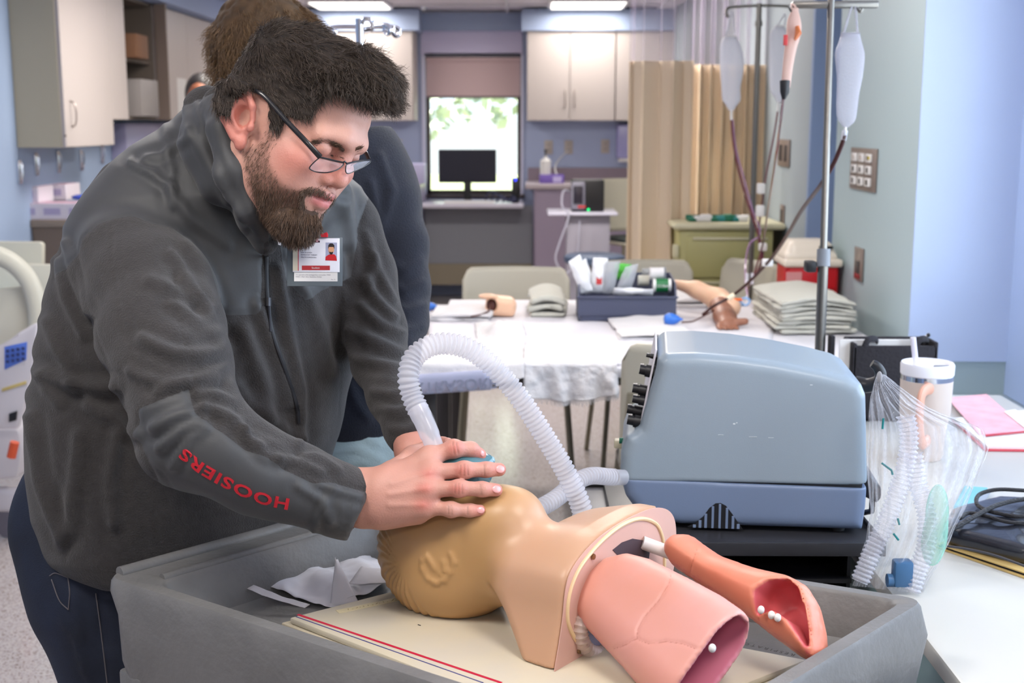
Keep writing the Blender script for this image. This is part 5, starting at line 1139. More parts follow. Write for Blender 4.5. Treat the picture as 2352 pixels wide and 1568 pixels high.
# folders
M_fpink = mat('folder_pink', (236, 180, 192), rough=0.5, var=0.12, vscale=20); M_fred = mat('folder_red', (190, 40, 60), rough=0.4); M_paper = mat('paper_white', (236, 236, 236), rough=0.7)
def sheetp(pts, z0, th, name, m_, parent=None, bev=0.0):
    m = MB(); q = [onR(x, y, z0) for x, y in pts]; q = [v-parent.location if parent else v for v in q]; m.prism(q, (0, 0, th), bev, 1); return m.build(name, m_, parent)
def stack(name, label, cat, pts, z0, layers):
    c = onR(*pts[0], z0); t = thing(name, label, cat, c)
    for nm, z_, th, m_, pp in layers: sheetp(pp or pts, z0+z_, th, nm, m_, t)
    return t
stack('document_folder', 'red edged folder with papers lying lower on the white table', 'folder', [(2185, 965), (2352, 945), (2560, 1000), (2570, 1040), (2262, 1036)], 0.0005, [('red_cover', 0, 0.002, M_fred, None), ('papers', 0.002, 0.006, M_paper, [(2190, 965), (2352, 947), (2555, 1000), (2560, 1034), (2268, 1030)])])
stack('pink_folder', 'pink marbled folder on top of the papers behind the tumbler', 'folder', [(2176, 915), (2266, 906), (2362, 990), (2250, 1000)], 0.009, [('pink_cover', 0, 0.002, M_fpink, None), ('red_edge', 0.0022, 0.0015, M_fred, [(2262, 999), (2362, 990), (2362, 992), (2262, 1002)])])
o = sheetp([(2306, 945), (2332, 940), (2400, 990), (2370, 996)], 0.012, 0.0008, 'loose_paper', M_paper); tag(o, 'white paper lying at the edge of the pink folder', 'paper')
o = stack('teal_cards', 'teal index cards with a binder clip beside the plastic bag', 'cards', [(2190, 1170), (2215, 1122), (2268, 1126), (2240, 1168)], 0.0005, [('card_pack', 0, 0.006, mat('card_teal', (120, 186, 200), rough=0.5), None), ('top_card', 0.0065, 0.001, mat('card_grey', (150, 160, 176), rough=0.5), [(2240, 1160), (2262, 1126), (2278, 1128), (2252, 1164)])])
m = MB(); c = onR(2222, 1122, 0.012); m.tube([c, c+Vector((0.004, 0.006, 0.006)), c+Vector((0.01, 0.0, 0.0))], 0.0015, 6); o_ = m.build('binder_clip', M_metal, None); o_.parent = o; o_.matrix_parent_inverse = Matrix.Translation(-o.location)
# kraft folders + black pouch with coiled cord
M_kraft = mat('kraft', (206, 176, 112), rough=0.7)
stack('kraft_folder', 'tan folders lying under the black pouch at the right edge', 'folder', [(2150, 1258), (2260, 1220), (2460, 1260), (2420, 1352)], 0.0005, [('lower_folder', 0, 0.0025, M_kraft, None), ('inner_papers', 0.003, 0.003, M_tote, [(2154, 1254), (2262, 1220), (2450, 1258), (2415, 1342)]), ('upper_folder', 0.0065, 0.002, M_kraft, [(2152, 1250), (2260, 1216), (2450, 1254), (2410, 1336)])])
t = thing('black_pouch', 'black zip pouch with clear window lying on tan folders', 'pouch', onR(2260, 1250, 0.012)); o0 = t.location.copy()
s = SDF(onR(2150, 1300, 0)-Vector((0.02, 0.03, 0.0)), onR(2460, 1150, 0)+Vector((0.05, 0.05, 0.08)), 0.003)
q = [onR(2162, 1248, 0.012), onR(2180, 1200, 0.012), onR(2290, 1168, 0.012), onR(2470, 1190, 0.012), onR(2430, 1320, 0.012)]; qp = [(v.x, v.y) for v in q]
def f(X, Y, Z):
    d2 = poly_sd(X[:, :, 0], Y[:, :, 0], qp)[:, :, None]+0*Z; w_ = np.abs(Z-(RT+0.027))-0.014-0.006*np.clip(-d2*10, 0, 1); r_ = 0.014
    hh = np.maximum(r_-np.abs(w_-d2), 0)/r_; return np.maximum(w_, d2)+hh*hh*r_*0.25
s.put(f, s.lo, s.lo+s.n*s.h, 0); V, F = s.nets(2); V = V+vnormals(V, F)*(0.0025*vnoise(V, 28, 4))[:, None]
o = obj('pouch_body', mkmesh('pouch_body', V-np.array(o0), F, mat('pouch_black', (30, 32, 40), rough=0.25, coat=0.4, bump=0.2, bscale=30), smooth=True), t)
m = MB(); m.tube(spline([onR(2162, 1252, 0.028)-o0, onR(2230, 1262, 0.03)-o0, onR(2300, 1280, 0.03)-o0, onR(2420, 1325, 0.028)-o0], 24), 0.0022, 6); m.build('zip', mat('zip_black', (60, 60, 66), rough=0.5), t)
m = MB(); M_cordb = mat('cord_black', (36, 36, 40), rough=0.45, bump=0.6, bscale=150, stretch=(1, 1, 4))
m.tube(spline([onR(2168, 1225, 0.04), onR(2200, 1208, 0.048), onR(2240, 1185, 0.055), onR(2290, 1160, 0.06), onR(2352, 1146, 0.062), onR(2440, 1140, 0.06)], 40), 0.0042, 8)
m.tube(spline([onR(2440, 1160, 0.06), onR(2352, 1185, 0.052), onR(2300, 1180, 0.05), onR(2262, 1170, 0.052), onR(2243, 1155, 0.055), (onR(2250, 1135, 0.06)), onR(2290, 1124, 0.065), onR(2352, 1126, 0.066), onR(2430, 1130, 0.06)], 50), 0.0036, 8)
m.tube(spline([onR(2205, 1190, 0.05), onR(2225, 1178, 0.05), onR(2262, 1184, 0.052), onR(2330, 1200, 0.05), onR(2430, 1190, 0.05)], 40), 0.0034, 8)
o = m.build('power_cord', M_cordb); tag(o, 'coiled black braided cord lying on the black pouch', 'cord')
# ---------------- clear plastic bag with circuit
BD = 1.90
t = thing('plastic_bag', 'clear plastic bag of spare hoses hanging from the ventilator hook', 'bag', P(2028, 862, BD)); o0 = t.location.copy()
Lf = [(2014, 856), (2006, 880), (1998, 915), (1994, 970), (1992, 1040), (1996, 1110), (2000, 1180), (1990, 1240), (1972, 1290), (1958, 1345)]
Rf = [(2032, 860), (2062, 885), (2130, 935), (2262, 985), (2272, 1030), (2245, 1100), (2215, 1165), (2188, 1225), (2155, 1300), (2118, 1362)]
def bagf(u, v):
    i = v*(len(Lf)-1); k = min(int(i), len(Lf)-2); f_ = i-k
    l = np.array(Lf[k])*(1-f_)+np.array(Lf[k+1])*f_; r_ = np.array(Rf[k])*(1-f_)+np.array(Rf[k+1])*f_
    th = 2*math.pi*u; c = (l+r_)/2; hw = (r_-l)/2; pxy = c+hw*math.cos(th); dep = (0.012+0.045*math.sin(math.pi*min(1, v*1.05))**0.7)
    cre = 0.0055*math.sin(th*17+3*math.sin(v*5))*min(1, v*4)*(1-0.45*v)+0.003*math.sin(th*31+v*9)
    return P(pxy[0]+cre*900*math.sin(th)*0.0, pxy[1], BD+0.02-dep*math.sin(th)+cre)-o0
nu, nv = 140, 90; u_, v_ = np.meshgrid(np.linspace(0, 1, nu, endpoint=False), np.linspace(0, 1, nv), indexing='ij')
V = np.array([list(bagf(a, b)) for a, b in zip(u_.ravel(), v_.ravel())]); V += 0.0022*np.stack([vnoise(V, 40, 1), vnoise(V, 42, 2), vnoise(V, 38, 3)], 1)
i = np.arange(nu*nv).reshape(nu, nv); j = np.roll(i, -1, axis=0); F = np.stack([i[:, :-1], j[:, :-1], j[:, 1:], i[:, 1:]], -1).reshape(-1, 4)
obj('bag_film', mkmesh('bag_film', V, F, clear('bag_film', (244, 246, 255), alpha=0.08, rough=0.07, spec=1.0, bump=0.8, bscale=45), smooth=True), t)
m = MB(); m.ball(P(2020, 866, BD-0.01)-o0, 0.007, (0.6, 1, 1.3)); m.build('knot', clear('bag_knot', (244, 244, 250), alpha=0.5, rough=0.15, bump=0.8, bscale=90), t)
M_hc = clear('spare_hose', (232, 234, 246), alpha=0.20, rough=0.12)
a_ = corrugated('spare_hose', [P(2080, 955, BD), P(2088, 1000, BD), P(2082, 1060, BD), P(2062, 1130, BD), P(2035, 1200, BD), P(2005, 1262, BD), P(1975, 1335, BD)], 0.0135, 0.0068, 0.0018, M_hc); tag(a_, 'left clear corrugated hose inside the plastic bag', 'hose', 'spare hoses in the plastic bag')
a_ = corrugated('spare_hose', [P(2098, 1040, BD+.02), P(2108, 1110, BD+.02), P(2128, 1180, BD+.01), P(2128, 1250, BD), P(2108, 1310, BD), P(2092, 1358, BD)], 0.0135, 0.0068, 0.0018, M_hc); tag(a_, 'right clear corrugated hose inside the plastic bag, lower down', 'hose', 'spare hoses in the plastic bag')
s = SDF(P(2140, 1200, BD)-Vector((.06, .06, .12)), P(2140, 1200, BD)+Vector((.06, .06, .12)), 0.003); s.ell(P(2152, 1185, BD), (0.017, 0.02, 0.05), k=0.001); s.ell(P(2142, 1255, BD), (0.016, 0.018, 0.03), k=0.02)
o = sdfobj(s, 'spare_mask', clear('mask_green', (150, 222, 200), alpha=0.25, rough=0.1))
if o: tag(o, 'green tinted breathing mask inside the plastic bag', 'mask')
m = MB(); m.box((-0.014, -0.012, -0.02), (0.014, 0.012, 0.02), 0.004); m.cyl((-0.022, 0, -0.012), (0.004, 0, -0.012), 0.010); o = m.build('blue_connector', mat('connector_blue', (60, 100, 140), rough=0.4)); o.location = P(2072, 1315, BD); tag(o, 'dark blue connector at the bottom inside the plastic bag', 'connector')
m = MB()
for (x, y, x2, y2) in ((2029, 960, 2027, 985), (2025, 1063, 2048, 1080), (2048, 1080, 2050, 1090), (2052, 1225, 2064, 1240), (2062, 1190, 2066, 1205)):
    m.tube([P(x, y, BD-0.02), P(x2, y2, BD-0.02)], 0.0016, 6)
o = m.build('teal_ties', mat('tie_teal', (20, 120, 124), rough=0.4)); tag(o, 'little teal ties scattered inside the plastic bag', 'ties')

# ================================================================ cart, board, training head, lungs
RZ = 0.85; A_, B_, C_, D_ = PZ(235, 1322, RZ), PZ(800, 1166, RZ), PZ(2133, 1376, RZ), PZ(1530, 1746, RZ)
def inset_poly(P4, ins, rad, z, n=6):
    """P4 corners A,D,C,B order ccw; ins per edge (edge i from i to i+1)"""
    N = len(P4); L = []
    for i in range(N):
        a, b = P4[i], P4[(i+1) % N]; d = (b-a); d.z = 0; d.normalize(); nrm = Vector((-d.y, d.x, 0)); L.append((a+nrm*ins[i], d))
    c = []
    for i in range(N):
        p, d = L[i-1]; q, e = L[i]; den = d.x*e.y-d.y*e.x; t_ = ((q.x-p.x)*e.y-(q.y-p.y)*e.x)/den; c.append(p+d*t_)
    out = []
    for i in range(N):
        p = c[i]; u = (c[i-1]-p).normalized(); v = (c[(i+1) % N]-p).normalized(); a = p+u*rad; b = p+v*rad
        for k in range(n+1):
            t_ = k/n; out.append(Vector(((1-t_)**2*a.x+2*t_*(1-t_)*p.x+t_*t_*b.x, (1-t_)**2*a.y+2*t_*(1-t_)*p.y+t_*t_*b.y, z)))
    return out
Q = [A_, D_, C_, B_]   # edges: A-D near, D-C right, C-B far, B-A left (handle end)
loops = [([-0.0, -0.0, -0.0, 0.012], 0.035, RZ-0.115), ([-0.008, -0.008, -0.008, 0.02], 0.035, RZ-0.045), ([-0.002, -0.002, -0.002, -0.0], 0.03, RZ-0.018), ([0.0, 0.0, 0.0, 0.0], 0.03, RZ-0.006), ([0.003, 0.003, 0.003, 0.003], 0.03, RZ), ([0.020, 0.020, 0.020, 0.075], 0.03, RZ+0.0005),
         ([0.024, 0.024, 0.024, 0.080], 0.03, RZ-0.004), ([0.032, 0.034, 0.030, 0.092], 0.035, RZ-0.060), ([0.040, 0.042, 0.038, 0.105], 0.045, RZ-0.066)]
M_cart = mat('cart_grey_plastic', (112, 111, 110), rough=0.42, bump=0.12, bscale=90, var=0.14, vscale=9, spec=0.45)
loops.insert(0, ([0.0, 0.0, 0.0, 0.03], 0.035, RZ-0.15))
ct = thing('utility_cart', 'grey moulded plastic utility cart whose top tray holds the training head', 'cart', ((A_.x+C_.x)/2, (A_.y+C_.y)/2, 0)); o0 = ct.location.copy()
V = []; F = []
for ins, rad, z in loops: V += [v-o0 for v in inset_poly(Q, ins, rad, z)]
n = 28
for k in range(len(loops)-1):
    for i in range(n): F.append([k*n+i, k*n+(i+1) % n, (k+1)*n+(i+1) % n, (k+1)*n+i])
F.append([(len(loops)-1)*n+i for i in range(n)])
o = obj('tray', mkmesh('tray', V, F, M_cart, smooth=True), ct); o.data.set_sharp_from_angle(angle=math.radians(40))
TF = RZ-0.066
# handle lip: two rounded rails with the groove between them, on the end by the man
eAB = (B_-A_).normalized(); nAB = Vector((-eAB.y, eAB.x, 0)); nAB = nAB if nAB.dot(C_-A_) > 0 else -nAB
m = MB(); m.tube([A_+eAB*0.02+nAB*0.010-o0, B_-eAB*0.02+nAB*0.010-o0], 0.010, 12); m.tube([A_+eAB*0.05+nAB*0.068-o0, B_-eAB*0.05+nAB*0.068-o0], 0.007, 12); m.build('handle_rail', M_cart, ct)
m = MB(); m.box((0, 0, 0), (1, 1, 1)); m.bm.free()
# legs and lower shelf
for c, d in ((A_, (C_-A_)), (D_, (B_-D_)), (C_, (A_-C_)), (B_, (D_-B_))):
    d = d.normalized(); p = c+d*0.055-o0; pr = [Vector((p.x, p.y, 0.12))+Vector(v) for v in ((-0.022, -0.022, 0), (0.022, -0.022, 0), (0.022, 0.022, 0), (-0.022, 0.022, 0))]
    ang = math.atan2(eAB.y, eAB.x); R_ = Matrix.Rotation(ang, 3, 'Z'); pr = [Vector((p.x, p.y, 0.12))+R_ @ Vector((sx*0.028, sy*0.028, 0)) for sx, sy in ((-1, -1), (1, -1), (1, 1), (-1, 1))]
    l = MB().prism(pr, (0, 0, RZ-0.13-0.12), 0.006, 2).build('leg', M_cart, ct)
    MB().cyl((p.x-0.015, p.y, 0.055), (p.x+0.015, p.y, 0.055), 0.055, seg=24).build('caster', M_black, l)
lo = inset_poly(Q, [0.01]*4, 0.03, 0.18); m = MB(); m.prism([v-o0 for v in lo], (0, 0, 0.05)); m.build('lower_shelf', M_cart, ct)
# --- board
BZ = TF+0.0195; kk = [PZ(645, 1412, BZ), PZ(945, 1337, BZ), PZ(1876, 1515, BZ)]; kk.append(PZ(1389, 1705, BZ))
cB = sum(kk, Vector())/4; bt = thing('backing_board', 'cream laminated board with red and blue edge lines under the training head', 'board', (cB.x, cB.y, TF+0.001))
M_board = mat('board_cream', (200, 192, 176), rough=0.3, var=0.05, vscale=14, col2=(206, 196, 172)); M_board2 = mat('board_core', (192, 182, 160), rough=0.6)
Lc = lambda v: v-bt.location
MB().prism([Lc(Vector((v.x, v.y, TF+0.001))) for v in (kk[0], kk[3], kk[2], kk[1])], (0, 0, 0.008), 0.002).build('lower_board', M_board2, bt)
ex = (kk[3]-kk[0]).normalized(); ey = (kk[1]-kk[0]).normalized()
MB().prism([Lc(Vector((v.x, v.y, TF+0.0095))+ex*a+ey*b) for v, a, b in ((kk[0], 0.012, 0.004), (kk[3], -0.01, 0.004), (kk[2], -0.01, -0.004), (kk[1], 0.01, -0.004))], (0, 0, 0.009), 0.003).build('upper_board', M_board, bt)
zt = TF+0.0185
def stripe(name, pa, pb, wd, m_):
    a, b = PZ(*pa, zt), PZ(*pb, zt); d = (b-a).normalized(); nn = Vector((-d.y, d.x, 0))*wd/2
    MB().prism([Lc(v) for v in (a-nn, b-nn, b+nn, a+nn)], (0, 0, 0.0004)).build(name, m_, bt)
stripe('red_line', (684, 1411), (1152, 1568), 0.0042, mat('line_red', (190, 24, 60), rough=0.5)); stripe('blue_line', (680, 1416), (1110, 1568), 0.0016, mat('line_blue', (60, 64, 130), rough=0.5))
stripe('label_tape', (775, 1405), (950, 1368), 0.012, mat('tape_yellowed', (206, 194, 158), rough=0.5))
M_ink = mat('ink_black', (52, 44, 44), rough=0.7)
tm = text_mesh('lettering', 'RESPIRATORY', 0.0155, M_ink, ext=0.0001, bold=0.0001, space=1.5)
a, b = PZ(1826, 1504, zt+0.0005), PZ(1680, 1470, zt+0.0005); c = (a+b)/2; L_ = (b-a).length; bb = [v.co.x for v in tm.vertices]; sc_ = L_/(max(bb)-min(bb)); xform(tm, Matrix.Scale(sc_, 4)); xform(tm, frame_mat(Lc(c), b-a, (b-a).cross(Vector((0, 0, -1))))); 
obj('lettering', tm, bt)
m = MB()
for (x, y, x2, y2) in ((922, 1360, 924, 1366), (928, 1358, 930, 1364), (934, 1357, 936, 1362), (938, 1356, 941, 1360), (944, 1355, 946, 1359), (950, 1353, 951, 1358), (960, 1434, 966, 1436)):
    a, b = PZ(x, y, zt+0.0004), PZ(x2, y2, zt+0.0004); m.tube([Lc(a), Lc(b)], 0.0007, 5)
m.build('pen_marks', M_ink, bt)
tm = text_mesh('faded_writing', 'Adult Airway Trainer'[:12], 0.010, mat('ink_faded', (170, 152, 110), rough=0.7), ext=0.0001, space=1.2); a, b = PZ(935, 1372, zt+0.0006), PZ(800, 1400, zt+0.0006)
bpy.data.meshes.remove(tm)
m = MB()
for k in range(16):
    p = lerp(a, b, k/15.0); q = p+Vector((0.002*math.sin(k*5), 0.004*math.cos(k*3)+0.002, 0)); m.tube([Lc(p), Lc(q)], 0.0005, 4)
m.build('faded_writing', mat('ink_faded', (170, 152, 110), rough=0.7), bt)
# --- crumpled white paper in the tray
pp = thing('white_drape_paper', 'crumpled white sheet with a torn upright point lying in the tray', 'paper', PZ(760, 1330, TF+0.002)); Lp = lambda v: v-pp.location
def sheetf(u, v):
    p = bil(PZ(567, 1356, TF+0.004), PZ(748, 1392, TF+0.004), PZ(955, 1333, TF+0.02), PZ(850, 1270, TF+0.022), u, v)
    p.z += 0.016*abs(math.sin(u*3.1))*abs(math.sin(v*3.1))+0.010*max(0, math.sin(u*5+v*4))+0.004*math.sin(v*17+u*3); return Lp(p)
cloth('sheet', sheetf, 46, 46, mat('paper_sheet', (226, 226, 232), rough=0.7), pp, amp=0.003, sc=45, seed=4, thick=0.0006)
zz = TF+0.02
def flap(name, pts, bend=0.004):
    q = [Lp(P(x, y, d)) for x, y, d in pts]; cloth(name, lambda u, v: bil(*q, u, v)+Vector((0, -bend*math.sin(u*math.pi), 0)), 12, 16, M_psheet, pp, amp=0.0012, sc=60, seed=9, thick=0.0005)
M_psheet = mat('paper_flap', (220, 218, 222), rough=0.7)
dd = 1.80
flap('upright_point', [(758, 1388, dd-.03), (824, 1384, dd-.03), (776, 1284, dd+.01), (770, 1280, dd+.01)])
flap('folded_edge', [(800, 1340, dd-.01), (930, 1334, dd-.01), (935, 1305, dd+.02), (830, 1300, dd+.02)])
flap('curled_edge', [(567, 1352, dd-.03), (700, 1395, dd-.06), (712, 1388, dd-.05), (576, 1340, dd-.02)])
# --- training head (mannequin)
ma = np.array([0.80, -0.60, 0.0]); ml = np.array([-0.60, -0.80, 0.0]); mz = np.array([0, 0, 1.0])
MO = np.array(P(1048, 1252, 1.715)); BT = TF+0.0187
s = SDF(MO-np.array([0.15, 0.24, 0.12]), MO+np.array([0.27, 0.20, 0.12]), 0.0026)
# tilt of the head (chin lifted): head axes
th = math.radians(16); ha = ma*math.cos(th)+mz*math.sin(th)*0.0; ha = ma*math.cos(th)-mz*math.sin(th)*(-0.0); ha = np.array(ma); hz = np.array(mz)
def HP(a, l, z): return MO+ma*a+ml*l+mz*z
s.ell(HP(-0.025, 0, -0.012), (0.098, 0.078, 0.088), np.array([ma, ml, mz]), k=0.001)
s.ell(HP(-0.005, 0, -0.035), (0.085, 0.073, 0.065), np.array([ma, ml, mz]), k=0.03)
s.ell(HP(0.01, 0, 0.035), (0.085, 0.058, 0.052), np.array([ma, ml, mz]), k=0.05)
s.ell(HP(0.072, 0, 0.048), (0.046, 0.048, 0.040), np.array([ma, ml, mz]), k=0.04)
s.ell(HP(0.104, 0, 0.064), (0.027, 0.030, 0.026), np.array([ma, ml, mz]), k=0.04)
s.cap(HP(0.045, 0, 0.075), HP(0.01, 0, 0.082), 0.012, 0.009, k=0.02)
s.cap(HP(0.075, 0, 0.078), HP(0.073, 0.015, 0.072), 0.008, 0.008, k=0.02); s.cap(HP(-0.04, 0.03, 0.07), HP(-0.04, -0.03, 0.07), 0.016, 0.016, k=0.03)
# neck
s.cap(HP(0.05, 0, -0.010), HP(0.20, 0, -0.012), 0.047, 0.056, k=0.03)
s.cap(HP(0.10, 0, 0.02), HP(0.18, 0, 0.0), 0.028, 0.04, k=0.05)
# chest plate plane
PP = PZ(1270, 1542, BT); PNv = np.array([0.80, -0.60, 0.03]); PNv /= np.linalg.norm(PNv); pw = np.array([0.60, 0.80, 0.0]); pz = np.cross(PNv, pw)*-1.0; pz = pz if pz[2] > 0 else -pz
plate_px = [(1270, 1543), (1281, 1480), (1290, 1420), (1294, 1365), (1302, 1322), (1325, 1283), (1360, 1243), (1400, 1212), (1445, 1186), (1492, 1165), (1525, 1163), (1546, 1180), (1553, 1215), (1550, 1290), (1530, 1380), (1500, 1455), (1440, 1495), (1408, 1506), (1340, 1526)]
def chaikin(p, keep):
    for _ in range(2):
        o = []
        for i in range(len(p)):
            a, b = np.array(p[i], float), np.array(p[(i+1) % len(p)], float); o += [tuple(a) if tuple(p[i]) == keep else tuple(a*0.75+b*0.25), tuple(a*0.25+b*0.75)] if tuple(p[(i+1) % len(p)]) != keep else [tuple(a*0.75+b*0.25)]
        p = o
    return p
plate_px = chaikin([(float(a), float(b)) for a, b in plate_px], (1270.0, 1543.0))
pl2 = []
for x, y in plate_px:
    q = np.array(ray_plane(x, y, PP, PNv))-np.array(PP); pl2.append((q@pw, q@pz))
def block(X, Y, Z):
    x, y, z = X-PP[0], Y-PP[1], Z-PP[2]; w = x*pw[0]+y*pw[1]+z*pw[2]; h = x*pz[0]+y*pz[1]+z*pz[2]; t_ = -(x*PNv[0]+y*PNv[1]+z*PNv[2])
    w2 = w; h2 = h+np.clip(t_-0.03, 0, 1)*np.clip((w-0.05)/0.1, 0, 1)*0.25
    d2 = poly_sd(w2.ravel(), h2.ravel(), pl2).reshape(w2.shape)
    tm_ = 0.058+0.95*np.clip(h, 0, 0.075); sl = np.maximum(-t_, t_-tm_); a_, b_ = d2, sl; kk_ = 0.008+0.035*np.clip(t_/0.09, 0, 1)
    hh = np.maximum(kk_-np.abs(a_-b_), 0)/kk_; r_ = np.maximum(a_, b_)+hh*hh*kk_*0.25; return r_*0.8
q0 = np.array(PP)+pw*0.15+pz*0.07
s.put(block, q0-0.17, q0+0.17, 0.012, '+', pad=0.10)
s.plane(PP, PNv, k=0.002)
s.plane((0, 0, BT), (0, 0, -1), k=0.002)
def hit(sd, px, py, d0=1.2, d1=2.4):
    r = np.array(_ray(px, py)); ds = np.arange(d0, d1, sd.h*0.5); p = np.array(CAM)[None]+r[None]*ds[:, None]; v = sd.at(p); inb = ((p > sd.lo) & (p < sd.lo+(sd.n-1)*sd.h)).all(1); v = np.where(inb, v, 1)
    i = np.argmax(v < 0); return p[i] if v[i] < 0 else None
ear = [(1036, 1272), (1043, 1290), (1036, 1314), (1020, 1331), (1002, 1338), (983, 1328), (971, 1306), (971, 1286), (981, 1277), (990, 1290), (998, 1306)]
ep = [hit(s, *e) for e in ear]; ep = [e for e in ep if e is not None]
s.chain(ep, [0.0026]*len(ep), k=0.004)
ep2 = [hit(s, *e) for e in [(1012, 1318), (1022, 1308), (1020, 1290)]]; ep2 = [e for e in ep2 if e is not None]
if len(ep2) > 1: s.chain(ep2, [0.0025]*len(ep2), k=0.004)
MAN_SDF = s
V, F = s.nets(2); N = vnormals(V, F)
# combed hair relief
loc = np.stack([(V-MO)@ma, (V-MO)@ml, (V-MO)@mz], 1)
hm = np.clip((-0.035-loc[:, 0]+0.55*np.clip(-loc[:, 2], -0.1, 0.1)*1.2)/0.02, 0, 1)*np.clip((0.055-loc[:, 2])/0.02, 0, 1)*(loc[:, 0] < 0.07)
ang = np.arctan2(loc[:, 2], loc[:, 0]+0.02); V = V+N*(hm*(0.0011*np.sin(ang*34+7*vnoise(V, 22, 2)+loc[:, 1]*60)+0.0009*vnoise(V, 70, 5)))[:, None]
hm_me = mkmesh('training_head', V, F, None, smooth=True); setattr_f(hm_me, 'plate', -((V-np.array(PP))@PNv)); pxx, pyy, _ = proj(V)
M_man = mat('mannequin_vinyl', (204, 164, 108), rough=0.38, sss=0.08)
nt = M_man.node_tree; b = nt.nodes['Principled BSDF']; at = nt.nodes.new('ShaderNodeAttribute'); at.attribute_name = 'chest'; mx = nt.nodes.new('ShaderNodeMix'); mx.data_type = 'RGBA'
mx.inputs[6].default_value = S((184, 144, 96)); mx.inputs[7].default_value = S((194, 152, 122)); nt.links.new(at.outputs['Fac'], mx.inputs[0]); nt.links.new(mx.outputs[2], b.inputs['Base Color'])
t_pl = -((V-np.array(PP))@PNv); setattr_f(hm_me, 'chest', np.clip((0.135-t_pl)/0.05, 0, 1)); hm_me.materials.append(M_man)
th_ = obj('airway_mannequin', hm_me); tag(th_, 'tan airway training head lying face up with head tilted back', 'mannequin')
# plate face: pinkish panel, rim arc, screws, hole, spring ring
def PPt(x, y, out=0.0): return ray_plane(x, y, PP, PNv)+Vector(PNv)*out
M_plt = mat('plate_pinkish', (206, 164, 150), rough=0.4)
cxy = np.mean(plate_px, 0); MB().prism([PPt(*(cxy+(np.array(p)-cxy)*0.992), 0.0005) for p in plate_px], Vector(PNv)*0.0012, 0).build('chest_plate', M_plt, th_)
arc = [(1372, 1500), (1330, 1480), (1305, 1440), (1300, 1400), (1308, 1350), (1330, 1300), (1372, 1248), (1420, 1208), (1462, 1191), (1494, 1196), (1512, 1215), (1522, 1260), (1520, 1330), (1500, 1410), (1450, 1470)]
m = MB(); m.tube(spline([PPt(x, y, 0.002) for x, y in arc], 90), 0.0028, 8, closed=True); m.build('plate_ridge', mat('ridge_cream', (226, 196, 152), rough=0.4), th_)
MB().prism([PPt(x, y, 0.0015) for x, y in [(1404, 1262), (1425, 1245), (1450, 1236), (1475, 1240), (1490, 1256), (1486, 1290), (1440, 1300)]], Vector(PNv)*0.001).build('airway_hole', mat('hole_dark', (70, 54, 60), rough=0.6), th_)
MB().tube([PPt(1474, 1245, 0.0), PPt(1500, 1262, 0.03)], 0.009, 14).build('tube_connector', M_white, th_)
for (x, y) in ((1358, 1277), (1327, 1493)): MB().cyl(PPt(x, y, 0.0), PPt(x, y, 0.0045), 0.0042, 0.0036, 12).build('screw', mat('screw_brass', (150, 130, 100), rough=0.3, metal=1), th_)
rc = np.array([1362, 1446]); rp = [PPt(rc[0]+40*math.cos(a)*0.95, rc[1]+52*math.sin(a), 0.006) for a in np.linspace(0, 2*math.pi, 90)]
m = MB(); m.tube(rp[:-1], [0.0085+0.0016*(k % 3 == 0) for k in range(89)], 10, closed=True); m.build('ribbed_ring', clear('ring_clear', (226, 206, 196), alpha=0.55, rough=0.2), th_)
MB().prism([PPt(rc[0]+30*math.cos(a), rc[1]+38*math.sin(a), 0.0016) for a in np.linspace(0, 2*math.pi, 24)[:-1]], Vector(PNv)*0.001).build('ring_window', mat('window_grey', (120, 116, 136), rough=0.3), th_)
# --- lungs
def lungmat(name, c1, c2, ci=(200, 92, 96)):
    m_ = mat(name, c1, rough=0.42, sss=0.05, col2=c2, vscale=7); nt = m_.node_tree; b = nt.nodes['Principled BSDF']; lk = b.inputs['Base Color'].links[0].from_socket
    mx = nt.nodes.new('ShaderNodeMix'); mx.data_type = 'RGBA'; at = nt.nodes.new('ShaderNodeAttribute'); at.attribute_name = 'inside'; nt.links.new(lk, mx.inputs[6]); mx.inputs[7].default_value = S(ci); nt.links.new(at.outputs['Fac'], mx.inputs[0])
    ln = nt.nodes.new('ShaderNodeAttribute'); ln.attribute_name = 'fissure'; cr = nt.nodes.new('ShaderNodeMapRange'); cr.inputs['From Min'].default_value = 0.0; cr.inputs['From Max'].default_value = 2.2; cr.inputs['To Min'].default_value = 0.35; cr.inputs['To Max'].default_value = 1
    nt.links.new(ln.outputs['Fac'], cr.inputs[0]); m2 = nt.nodes.new('ShaderNodeMix'); m2.data_type = 'RGBA'; m2.blend_type = 'MULTIPLY'; m2.inputs[0].default_value = 1; nt.links.new(mx.outputs[2], m2.inputs[6])
    cc = nt.nodes.new('ShaderNodeMix'); cc.data_type = 'RGBA'; cc.inputs[6].default_value = (0.55, 0.35, 0.3, 1); cc.inputs[7].default_value = (1, 1, 1, 1); nt.links.new(cr.outputs[0], cc.inputs[0]); nt.links.new(cc.outputs[2], m2.inputs[7])
    nt.links.new(m2.outputs[2], b.inputs['Base Color']); return m_
